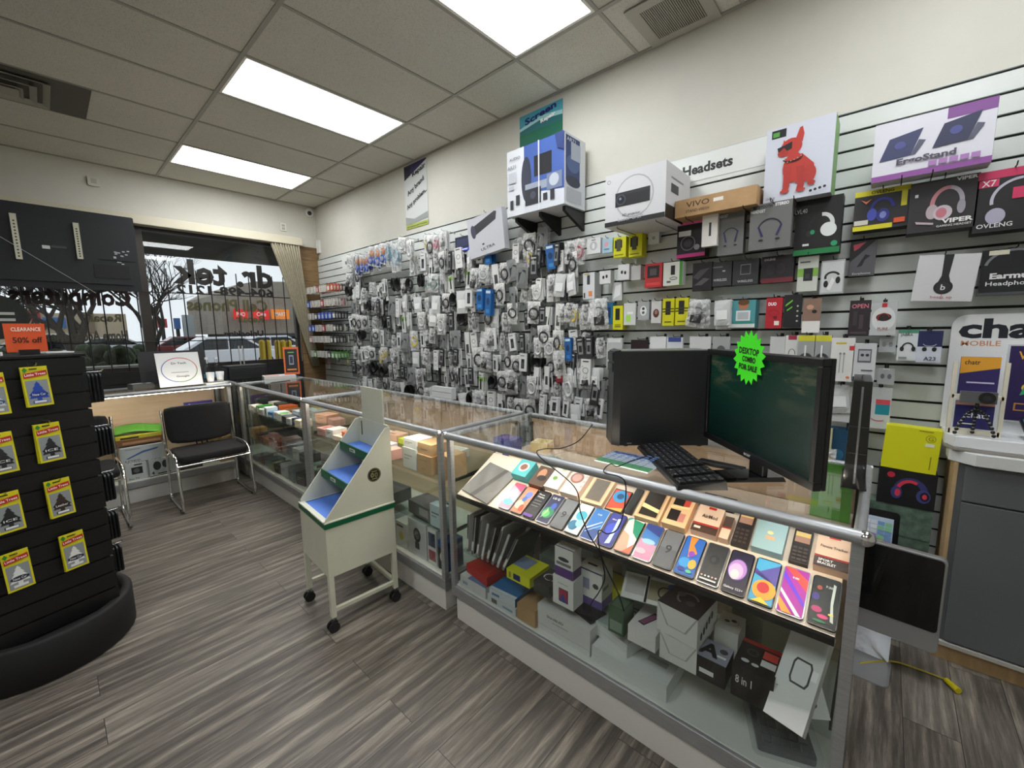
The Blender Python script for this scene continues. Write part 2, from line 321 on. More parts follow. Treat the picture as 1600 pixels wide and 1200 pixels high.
# ================================================================ window wall
def tube_box(mb, x0, x1, z0, z1, t, y0, y1, m):
    mb.box(x0, y0, z0, x1, y1, z0+t, m); mb.box(x0, y0, z1-t, x1, y1, z1, m); mb.box(x0, y0, z0+t, x0+t, y1, z1-t, m); mb.box(x1-t, y0, z0+t, x1, y1, z1-t, m)
FRM = M('#3d3833', .4, .3)
for n, (x0, x1) in enumerate(((-2.5, .8), (.8, WPX))):
    r = bpy.data.objects.new('window_%d' % (n+1), None); COL.objects.link(r); r['kind'] = 'structure'
    f = MB(); tube_box(f, x0, x1, WBOT, WTOP, .045, WY+.02, WY+.09, FRM); f.build('window_frame', r)
    MB().box(x0+.045, WY+.05, WBOT+.045, x1-.045, WY+.056, WTOP-.045, GLASS).build('pane', r)
def wintext(parent, s, xr, xl, zc, h, m, sx=None):     # vinyl letters stuck to the pane, read from the street
    mb = MB(); w = abs(xr-xl); art(mb, [('t', '*'+s, .5, .5, 1, m, 1.0)], (xr, WY+.049, zc-h/2), (-w, 0, 0), (0, 0, h), (0, -1, 0)); mb.build('window_lettering', parent)
win1 = bpy.data.objects['window_1']; win2 = bpy.data.objects['window_2']
BV = M('#171512', .5); OV = M('#5d5a3c', .5)
def wx(px, py): p = at(px, py, 'y', WY+.049); return p.x, p.z
for s, a, b, m, hh in (('dr. tek', (426, 437), (267, 420), BV, .27), ('604-498-1212', (427, 459), (275, 451), BV, .10), ('Cell Phones', (418, 480), (291, 474), OV, .14), ('Repair', (412, 500), (368, 500), OV, .085), ('Unlocking', (412, 524), (350, 521), BV, .07)):
    (xa, za), (xb, zb) = wx(*a), wx(*b); wintext(win2, s, xa, xb, (za+zb)/2, hh, m)
for s, a, b, m, hh in (('Computers', (205, 470), (12, 463), M('#2a1416', .5), .17), ('Repair', (190, 500), (130, 497), OV, .08), ('Home Accessories', (200, 525), (72, 525), M('#4b4a40', .5), .1)):
    (xa, za), (xb, zb) = wx(*a), wx(*b); wintext(win1, s, xa, xb, (za+zb)/2, hh, m)
v = MB(); v.box(X0+.01, WY-.13, 2.635, 2.5, WY-.001, 2.735, M('#cfc8b2', .5)); tag(v.build('trim_3', bevel=.006), 'long cream valance box above the window', kind='structure')
# security grille
r = empty('window_grille', (0, WY-.05, 0), 'thin black iron security bars inside the shop window', 'security bars')
k = 0; x = -1.6
while x < 2.4:
    top = 2.2 if (k % 1 == 0) else 2.1
    MB().cyl((x, 0, WBOT+.005), (x, 0, top), .006, BLK, 6).build('bar', r); x += .137; k += 1
for z in (1.1, 1.38, 1.93): MB().cyl((-1.62, .012, z), (2.4, .012, z), .006, BLK, 6).build('rail', r)
# curtain gathered to the right
cu = MB(); n = 60; rows = 10; V = []
for j in range(rows+1):
    t = j/rows; z = 2.63-t*(2.63-.98); xa = 2.10+(.42)*t**.9; xb = 2.46+.16*t**1.3
    for i in range(n+1):
        u = i/n; V.append((xa+(xb-xa)*u, WY-.10+.022*(1-.4*t)*math.sin(u*2*PI*11)+.006*math.sin(u*31+t*4), z))
CUR = mat_soft('beige_curtain_cloth', '#8f8874', '#b0a890', 30, .85, 3, .2, (8, 1, .3))
cu.add(V, [(j*(n+1)+i, j*(n+1)+i+1, (j+1)*(n+1)+i+1, (j+1)*(n+1)+i) for j in range(rows) for i in range(n)], CUR, True)
o = cu.build('curtain'); sol = o.modifiers.new('cloth', 'SOLIDIFY'); sol.thickness = .002; tag(o, 'beige pleated curtain gathered at the right end of the window', 'curtain')
# small things on the wall above the window
p = at(146, 284, 'y', WY); r = MB(); r.rbox(-.045, -.022, -.045, .045, 0, .045, .01, M('#cfcdc4', .5), axis='y'); r.box(-.02, -.026, -.02, .02, -.021, .025, M('#b9b7ae', .5)); tag(r.build('wall_sensor', loc=p), 'small white square sensor box on the wall above the television', 'sensor')
p = at(442, 355, 'y', WY); r = MB(); r.box(-.035, -.015, -.05, .035, 0, .05, M('#dddbd2', .5)); r.box(-.02, -.019, .005, .02, -.014, .035, M('#a9a79e', .5)); r.box(-.02, -.019, -.035, .02, -.014, -.005, M('#a9a79e', .5)); tag(r.build('thermostat'), 'small white switch plate high on the wall near the curtain', 'switch').location = p
p = at(482, 333, 'y', WY); r = empty('security_camera', p+Vector((0, -.002, 0)), 'white dome security camera in the corner under the ceiling', 'camera'); MB().cyl((0, 0, 0), (0, -.03, 0), .055, WHT, 20).build('housing', r); MB().ball((.0, -.03, -.008), .03, BLKG).build('lens', r)
p = at(499, 386, 'x', WX+.012); r = MB(); r.rbox(-.03, -.04, -.09, 0, .04, .09, .012, M('#dcdbd6', .5), axis='x'); tag(r.build('motion_sensor', loc=p), 'white plastic motion detector on the wall beside the wood boards', 'sensor')
tag(MB().tube([(WX-.001, 6.12, 2.55), (WX-.002, 6.11, 2.3), (WX-.001, 6.125, 2.0), (WX-.002, 6.11, 1.7), (WX-.001, 6.12, 1.2)], .006, M('#bdb9ae', .6), 6).build('wall_cable'), 'thin pale cable running down the corner by the wood boards', 'cable')
# posters
def wallposter(name, lb, q, A, base, x=WX+.008):
    a = at(*q[0], 'x', x); b = at(*q[1], 'x', x); zb = at(*q[2], 'x', x).z; w = abs(a.y-b.y); h = a.z-zb
    m = MB(); m.box(x, b.y, zb, x+.003, a.y, zb+h, base); art(m, A, (x, a.y, zb), (0, -w, 0), (0, 0, h), (-1, 0, 0)); return tag(m.build(name), lb, 'poster')
wallposter('poster', 'teal poster reading Screen Repair, behind the big speaker carton', ((812, 184), (879, 150), (812, 262)),
  [('r', 0, .0, 1, 1, '#2b6b70'), ('r', 0, .78, 1, 1, '#4aa3b5'), ('p', [(0, .7), (.5, .78), (1, .72), (1, .8), (.5, .86), (0, .76)], '#9fd0d0'), ('r', 0, 0, 1, .62, '#1f6b52'), ('r', .1, .1, .9, .4, '#0f2a26'),
   ('t', '*Screen', .5, .9, .12, '#0d1e66', .74, 8), ('t', '*Repair', .68, .76, .07, '#ffffff', .34, 8), ('r', .15, .14, .85, .36, '#2f8f74')], '#2b6b70')
wallposter('poster', 'black and white poster reading Repair Any brand Any problem', ((631, 262), (666, 250), (634, 360)),
  [('r', 0, 0, 1, 1, '#c9cccb'), ('p', [(0, .8), (.5, .88), (1, .98), (1, 1), (0, 1)], '#2a2350'), ('p', [(0, .78), (.3, .84), (.3, .97), (0, .97)], '#121224'), ('t', '*Repair', .66, .86, .07, '#15151c', .6, 12), ('t', '*Any brand', .5, .63, .07, '#16161c', .8, 20),
   ('t', '*Any problem..', .52, .43, .065, '#16161c', .95, 20), ('r', 0, .0, 1, .07, '#9fae35'), ('p', [(0, .07), (1, .1), (1, .2), (.4, .14), (0, .2)], '#8e9390'), ('t', 'all makes and models', .5, .035, .03, '#2b3312', .9)], '#c9cccb')
# ================================================================ television seen from behind, hanging at the left window
TY = WY-.26; tl = at(-40, 320, 'y', TY); br = at(222, 456, 'y', TY); x0, x1, z0, z1 = -.62, br.x, br.z, 2.66
r = empty('television', (x1-.7, TY, z0), 'back of a large black flat television hanging before the left window', 'television')
xo = x1-.7; b = MB(); b.rbox(x0-xo, .0, 0, x1-xo, .035, z1-z0, .012, M('#14181b', .55), axis='y'); b.box(x0-xo+.1, -.02, .06, x1-xo-.06, .002, (z1-z0)*.86, M('#191e21', .6))
b.box(x1-xo-.34, -.026, .12, x1-xo-.08, -.018, .25, M('#0a0c0d', .6)); b.box(x1-xo-.3, -.0275, .3, x1-xo-.02, -.0185, .305, M('#050606', .6)); b.build('rear_housing', r)
for px, px2 in ((20, 29), (117, 126)):
    a = at(px, 330 if px < 50 else 345, 'y', TY-.03); q = at(px2, 405, 'y', TY-.03); b = MB(); xm = (a.x+q.x)/2-xo; b.box(xm-.02, -.045, q.z-z0-.0, xm+.02, -.02, a.z-z0-.02, M('#b9b7a4', .35, .8))
    for i in range(12): zz = q.z-z0+.02+i*(a.z-q.z-.08)/12; b.box(xm-.006, -.0465, zz, xm+.006, -.044, zz+.012, '#26261f')
    b.build('mount_rail', r)
for (px, py, w, h) in ((72, 386, .05, .03), (92, 386, .1, .022)): q = at(px, py, 'y', TY-.02); MB().box(q.x-xo-w/2, -.024, q.z-z0-h/2, q.x-xo+w/2, -.0195, q.z-z0+h/2, M('#c8cbcc' if w < .06 else '#3a3e40', .5)).build('rating_label', r)
b = MB()
for i in range(14): q = at(178+random.random()*22, 392+random.random()*22, 'y', TY-.02); b.box(q.x-xo-.008, -.024, q.z-z0-.005, q.x-xo+.012, -.0195, q.z-z0+.005, '#b5b9bc')
b.build('connector_panel', r)
a = at(0, 350, 'y', TY-.06); q = at(150, 458, 'y', TY-.06); tag(MB().cyl(a+Vector((-.3, 0, .13)), q, .002, M('#b8bab8', .5), 6).build('hanging_wire'), 'thin pale wire slanting across the back of the television', 'wire')
# oval dark sign with two pale bars, left edge
q = at(-12, 495, 'y', WY-.3); m = MB(); n = 28
m.prism([(q.x+.21*math.cos(2*PI*i/n), WY-.3, q.z+.2*math.sin(2*PI*i/n)) for i in range(n)], [(q.x+.21*math.cos(2*PI*i/n), WY-.28, q.z+.2*math.sin(2*PI*i/n)) for i in range(n)], M('#0f1714', .5))
for dz in (.03, -.025): m.box(q.x-.1, WY-.303, q.z+dz-.012, q.x+.13, WY-.3, q.z+dz+.012, '#b9beba')
m.cyl((q.x, WY-.29, q.z+.19), (q.x+.0, WY-.29, 2.64), .002, '#222222', 6)
tag(m.build('hanging_sign'), 'black oval hanging sign with two pale bars at the left edge', 'sign')
# ================================================================ street outside
gr = MB(); gr.box(-60, WY+.12, -.25, 90, 130, -.12, mat_soft('wet_asphalt', '#4c4d50', '#66686a', 1.2, .5)); tag(gr.build('street_pavement'), 'grey parking lot asphalt outside the window', kind='structure')
so = MB(); so.box(-4, WY+.12, 2.62, 3.6, WY+1.9, 2.85, mat_soft('dark_soffit', '#3c362c', '#4a4336', 2, .7)); tag(so.build('awning'), 'dark brown awning over the shop front outside the window', 'awning')
pl = MB(); pl.box(-4.5, 7.6, -.12, .9, 7.9, 1.0, mat_soft('brown_fence_boards', '#5a4638', '#72594a', 3, .7, 3, .2, (1, 1, 20)))
for i in range(8): pl.box(-4.5, 7.59, -.12+i*.14, .9, 7.6, -.11+i*.14, '#2c211a')
pl.box(-4.52, 7.55, 1.0, .92, 7.95, 1.05, '#8b8478'); tag(pl.build('planter_wall'), 'low brown board planter wall outside the left window', 'wall')
def orect(x0, y0, x1, y1, y): a = at(x0, y0, 'y', y); b = at(x1, y1, 'y', y); return a.x, a.z, b.x, b.z
BG = mat_soft('beige_stucco', '#8b8376', '#a0988a', .4, .8)
# beige mall with a curved corner
r = empty('shop_building', at(420, 540, 'y', 34), 'beige strip mall with red and orange shop signs across the lot', 'building'); r.location.z = -.12; bx, by = r.location.x, 34
xa, zt_, xb, _ = orect(342, 438, 520, 500, 34); _, zm, _, _ = orect(342, 490, 500, 500, 34); m = MB(); H1 = zt_-(-.12)+.2; prof = [(xb+9, 0), (xa, 0), (xa, H1*.80), (xa+1, H1*.92), (xa+2.2, H1*.98), (xa+4, H1), (xb+9, H1)]
zf = zm*.55
m.prism([(x-bx, 0, max(z, zf) if z == 0 else z) for x, z in prof], [(x-bx, 10, max(z, zf) if z == 0 else z) for x, z in prof], BG); m.build('upper_facade', r)
MB().box(xa+1-bx, .8, 0, xb+8-bx, 9, zf, M('#2c2724', .5)).build('shopfront', r)
for i in range(5): x = xa+1.5+i*3.4-bx; MB().box(x, .1, 0, x+.55, .65, zf, M('#5a4a40', .7)).build('pillar', r)
MB().box(xa-bx, -.6, zf-.25, xb+8-bx, .0, zf, M('#3c3942', .6)).build('canopy', r)
for px, w, c, tx in ((376, .42, '#d8261b', 'PHO'), (408, .5, '#de2a20', 'Cafe'), (438, .6, '#e8842a', 'MART')):
    q = at(px, 491, 'y', 33.2); s = MB(); s.box(q.x-bx-w, -.85, q.z+.12-.35, q.x-bx+w, -.7, q.z+.12+.35, M(c, .5, 0, .4)); art(s, [('t', tx, .5, .5, .4, '#ffffff', .6)], (q.x-bx-w, -.85, q.z-.23), (2*w, 0, 0), (0, 0, .7), (0, -1, 0)); s.build('shop_sign', r)
r = empty('store_building', (0, 60, -.12), 'cream store block with red trim far across the lot', 'building'); a = orect(0, 488, 200, 520, 60)
MB().box(a[0]-10, 0, 0, a[2], 14, a[1]+.12, M('#b5a68c', .8)).build('wall', r); MB().box(a[0]-10, -.3, a[1]-.6, a[2]-6, .0, a[1]+.4, M('#9a2b2b', .6)).build('roof_trim', r)
q = orect(66, 496, 104, 512, 60); MB().box(q[0], -.3, q[3]+.12, q[2], 0, q[1]+.12, M('#2f6aa8', .5)).build('shop_sign', r); q = orect(126, 488, 150, 520, 60); MB().box(q[0], -.2, q[3]+.12, q[2], 0, q[1]+.12, M('#7a6a55', .5)).build('doorway', r)
for px0, py0, px1, py1, c, lb in ((246, 498, 262, 512, '#c8323c', 'red and white banner between the window mullion and the cars'), (272, 497, 283, 514, '#2f63a6', 'blue banner seen through the window beside the red one'), (285, 492, 306, 528, '#aeb7bb', 'pale kiosk seen through the window left of the white cars')):
    a = orect(px0, py0, px1, py1, 40); m = MB(); m.box(a[0], 40, a[3], a[2], 40.4, a[1], M(c, .5)); m.cyl(((a[0]+a[2])/2, 40.2, -.12), ((a[0]+a[2])/2, 40.2, a[3]), .12, BLK); tag(m.build('banner'), lb, 'banner')
# bare trees
def tree(px, py, y, h, lb, seed, thick=.2):
    p = at(px, py, 'y', y); rnd = random.Random(seed); r = empty('bare_tree', (p.x, y, -.12), lb, 'tree'); tw = MB(); tr = MB(); BK = M('#332c27', .9)
    def br(P, d, L, rad, k):
        Q = P+d*L; (tr if k > 4 else tw).cyl(P, Q, rad, BK, 6 if k > 4 else 3, rad*.68, cap=False)
        if k == 0: return
        for _ in range(3 if k > 1 else 2):
            n = (d+Vector((rnd.uniform(-.8, .8), rnd.uniform(-.8, .8), rnd.uniform(-.25, .6)))).normalized(); br(Q if rnd.random() < .6 else P+d*L*rnd.uniform(.6, 1), n, L*rnd.uniform(.62, .84), rad*.6, k-1)
    br(Vector((0, 0, 0)), Vector((.05, 0, 1)).normalized(), h*.26, thick, 7); tr.build('trunk', r); tw.build('branches', r)
tree(112, 530, 15, 4.6, 'thick bare tree outside the left window under the television', 3, .17); tree(235, 540, 17, 5.0, 'bare tree outside just beside the window mullion', 5, .12); tree(60, 530, 24, 6.5, 'more distant bare tree outside at the far left', 8, .13)
# hedge bushes
HG = mat_soft('hedge_leaves', '#27301f', '#3f4a30', 12, .9, 5, 1)
for px, y in ((20, 8.6), (60, 9.9), (100, 8.6), (140, 9.9), (178, 8.6), (212, 9.9)):
    p = at(px, 528, 'y', y); rnd = random.Random(px); m = MB()
    for _ in range(26): m.ball((p.x+rnd.uniform(-.17, .17), y+rnd.uniform(-.2, .2), p.z-.38+rnd.uniform(-.22, .18)), rnd.uniform(.06, .13), HG, n=8)
    m.cyl((p.x, y, -.12), (p.x, y, p.z-.3), .04, '#2a231c'); tag(m.build('hedge_bush'), 'dark green hedge bush, %s from the left outside the left window' % ordn(('20 60 100 140 178 212').split().index(str(px))), 'bush', 'hedge bushes in the planter')
# cars
def car(px, py, y, L, c, lb, suv=False, face=1):
    p = at(px, py, 'y', y); r = empty('parked_car', (p.x, y, -.12), lb, 'car', 'cars parked outside'); r.scale = (face, 1, 1); H = 1.45 if not suv else 1.7; W2 = .85; P = M(c, .25, coat=.6)
    lo = [(-L/2, .35), (-L/2+.05, .75), (-L*.32, .92), (L*.36, .92), (L/2-.02, .8), (L/2, .35)]
    MB().prism([(x, -W2, z) for x, z in lo], [(x, W2, z) for x, z in lo], P).build('body', r, .04)
    up = [(-L*.33, .9), (-L*.14, H), (L*.2, H), (L*.4, .92)]; MB().prism([(x, -W2*.86, z) for x, z in up], [(x, W2*.86, z) for x, z in up], P).build('cabin', r, .04)
    for s in (-1, 1):
        g = MB()
        for a in ([(-L*.29, .93), (-L*.13, H-.08), (.0, H-.08), (.0, .93)], [(.06, .93), (.06, H-.08), (L*.19, H-.08), (L*.34, .93)]): g.poly([(x, s*W2*.865, z) for x, z in a], M('#14181b', .08))
        g.build('side_window', r)
        for x in (-L*.31, L*.31): MB().cyl((x, s*W2*.8, .33), (x, s*(W2+.01), .33), .33, '#111111', 18).cyl((x, s*W2, .33), (x, s*(W2+.02), .33), .19, M('#9a9da0', .3, .8), 12).build('wheel', r)
    MB().box(-L/2-.01, -.8, .62, -L/2+.05, -.45, .74, '#c01818').box(-L/2-.01, .45, .62, -L/2+.05, .8, .74, '#c01818').build('tail_light', r)
car(352, 545, 21.5, 4.2, '#e4e6ea', 'white hatchback parked outside, left of the two near cars', face=-1); car(415, 545, 24.5, 4.4, '#d4d8dc', 'silver white sedan parked outside, behind the yellow bollards')
car(288, 530, 33, 4.4, '#6b1f1f', 'dark red car further away outside the window'); car(165, 524, 40, 4.5, '#c5c8cc', 'white car parked behind the thick bare tree'); car(60, 522, 30, 4.6, '#b6b9bd', 'pale car parked outside at the far left', True)
for i, px in enumerate((411, 420, 435, 444, 453)):
    p = at(px, 558, 'y', 8.6); BT = at(px, 535, 'y', 8.6).z; m = MB(); m.cyl((p.x, 8.6, -.12), (p.x, 8.6, BT), .05, M('#c9a91e', .5), 14).ball((p.x, 8.6, BT), .05, M('#c9a91e', .5)); tag(m.build('bollard'), 'yellow steel bollard outside, %s from the left' % ordn(i), 'bollard', 'yellow bollards outside the window')
# ================================================================ glass display cases
def cyl_rail(mb, a, b, r=.016): mb.cyl(a, b, r, ALU, 12)
def case(lb, mw, Wd, D, shelves, lit=True, endglass=(1, 1), mids=(), backm=None, plinth='#dedcd6', deck='#d7d9d4'):
    """local frame: x along the front from 0 to Wd (viewer's left to right), y from the front glass (0) to the back (D), z up"""
    r = empty('display_case', mw, lb, 'display case')
    p = MB(); p.box(.02, .016, 0, Wd-.02, D-.02, .125, M(plinth, .5)); p.build('plinth', r)
    d = MB(); d.box(.0, .0, .13, Wd, D, .185, ALU); d.box(.012, .012, .185, Wd-.012, D-.012, .19, M(deck, .4)); d.build('base_deck', r, .003)
    for x in (.013, Wd-.013):
        for y in (.013, D-.013): MB().box(x-.013, y-.013, .185, x+.013, y+.013, CT-.016, ALU).build('post', r, .002)
    f = MB(); z = CT-.014
    for a, b in (((0, .0, z), (Wd, .0, z)), ((0, D-.015, z), (Wd, D-.015, z)), ((.012, 0, z), (.012, D-.01, z)), ((Wd-.012, 0, z), (Wd-.012, D-.01, z))): cyl_rail(f, a, b, .017 if a[1] == 0 and b[1] == 0 else .013)
    for x in (0, Wd): f.ball((x, 0, z), .019, CHROME)
    f.build('top_rail', r)
    for x in mids: MB().box(x-.006, .003, .185, x+.006, .018, CT-.03, ALU).build('post', r); MB().cyl((x, 0, z), (x, D-.01, z), .008, ALU).build('cross_rail', r)
    MB().box(.015, .012, CT-.008, Wd-.015, D-.02, CT-.002, CGLASS).build('glass_top', r)
    MB().box(.027, .004, .19, Wd-.027, .009, CT-.03, CGLASS).build('front_glass', r)
    for k, x in enumerate((.006, Wd-.011)):
        if endglass[k]: MB().box(x, .027, .19, x+.005, D-.027, CT-.03, CGLASS).build('end_glass', r)
    b = MB(); b.box(.027, D-.03, .19, Wd/2+.03, D-.022, CT-.03, backm or VENEER); b.box(Wd/2-.03, D-.02, .19, Wd-.027, D-.012, CT-.03, backm or VENEER); b.build('sliding_back', r)
    for i, (z, y0, y1) in enumerate(shelves): MB().box(.03, y0, z-.006, Wd-.03, y1, z, SHGLASS).build('glass_shelf', r)
    for x in (.035, Wd-.035):
        s = MB(); s.box(x-.004, D-.05, .2, x+.004, D-.032, CT-.05, M('#2a2a2a', .4)); s.build('shelf_standard', r)
        for z, y0, y1 in shelves: MB().box(x-.003, y0+.06, z-.03, x+.003, D-.05, z-.008, M('#3a3a3a', .4)).build('shelf_bracket', r)
    if lit: MB().box(.05, .022, CT-.036, Wd-.05, .036, CT-.030, M('#ffeeda', .5, 0, STRIP_EMIT)).build('light_strip', r)
    return r
CD = .65; FX = 1.242
def facing(P): return frame(P, (0, -1, 0))              # local +x = towards the camera end (-Y), local +y = into the case (+X)
case('near glass display case full of phones, under the computer monitor', facing((FX, 1.545, 0)), 1.545, CD, [(.36, .05, .45)])
case('middle glass display case behind the white wheeled cart', facing((FX, 3.2, 0)), 1.605, CD, [(.70, .03, .52), (.42, .03, .45)])
case('far glass display case at the corner, left of the wheeled cart', facing((FX, 4.77, 0)), 1.525, CD, [(.70, .03, .52), (.42, .03, .45)], lit=True)
case('small glass corner case before the curtain, carrying the black printer', facing((FX, 5.32, 0)), .53, CD, [(.50, .03, .52)], lit=False, backm=BLK)
case('glass display case under the window behind the two chairs', frame((-.62, 4.79, 0), (1, 0, 0)), 1.80, .5, [(.50, .05, .42)], mids=())
# ---- near case: sloping phone riser on the upper shelf
A30 = math.radians(29); PS0 = Vector((FX+.02, 0, .668)); SD = Vector((math.cos(A30), 0, math.sin(A30))); SN = Vector((-math.sin(A30), 0, math.cos(A30)))
def slope(px, py, h=0): return onplane(px, py, PS0+SN*h, SN)
m = MB(); L1 = .30; T0 = PS0; T1 = PS0+SD*L1
m.prism([(T0.x, .04, T0.z), (T1.x, .04, T1.z), (T1.x, .04, T1.z-.02), (T0.x+.015, .04, T0.z-.013)], [(T0.x, 1.5, T0.z), (T1.x, 1.5, T1.z), (T1.x, 1.5, T1.z-.02), (T0.x+.015, 1.5, T0.z-.013)], M('#ecdccb', .5))
m.box(T0.x-.008, .04, T0.z-.022, T0.x+.012, 1.5, T0.z-.004, M('#141414', .4)); 
m.box(T1.x, .04, T1.z-.03, FX+CD-.055, 1.5, T1.z-.02, M('#d8c2ad', .5))
for y in (.05, .78, 1.48): m.box(T0.x+.03, y-.004, T0.z-.025, FX+CD-.04, y+.004, T0.z-.004, '#2a2a2a')
tag(m.build('phone_riser'), 'sloping white display board holding the rows of phones in the near case', 'display stand')
FR = lambda P, yaw=0: Matrix(((-math.sin(0), SD.x, SN.x, P[0]), (-1, SD.y, SN.y, P[1]), (0, SD.z, SN.z, P[2]), (0, 0, 0, 1))) @ Matrix.Rotation(math.radians(yaw), 4, 'Z')
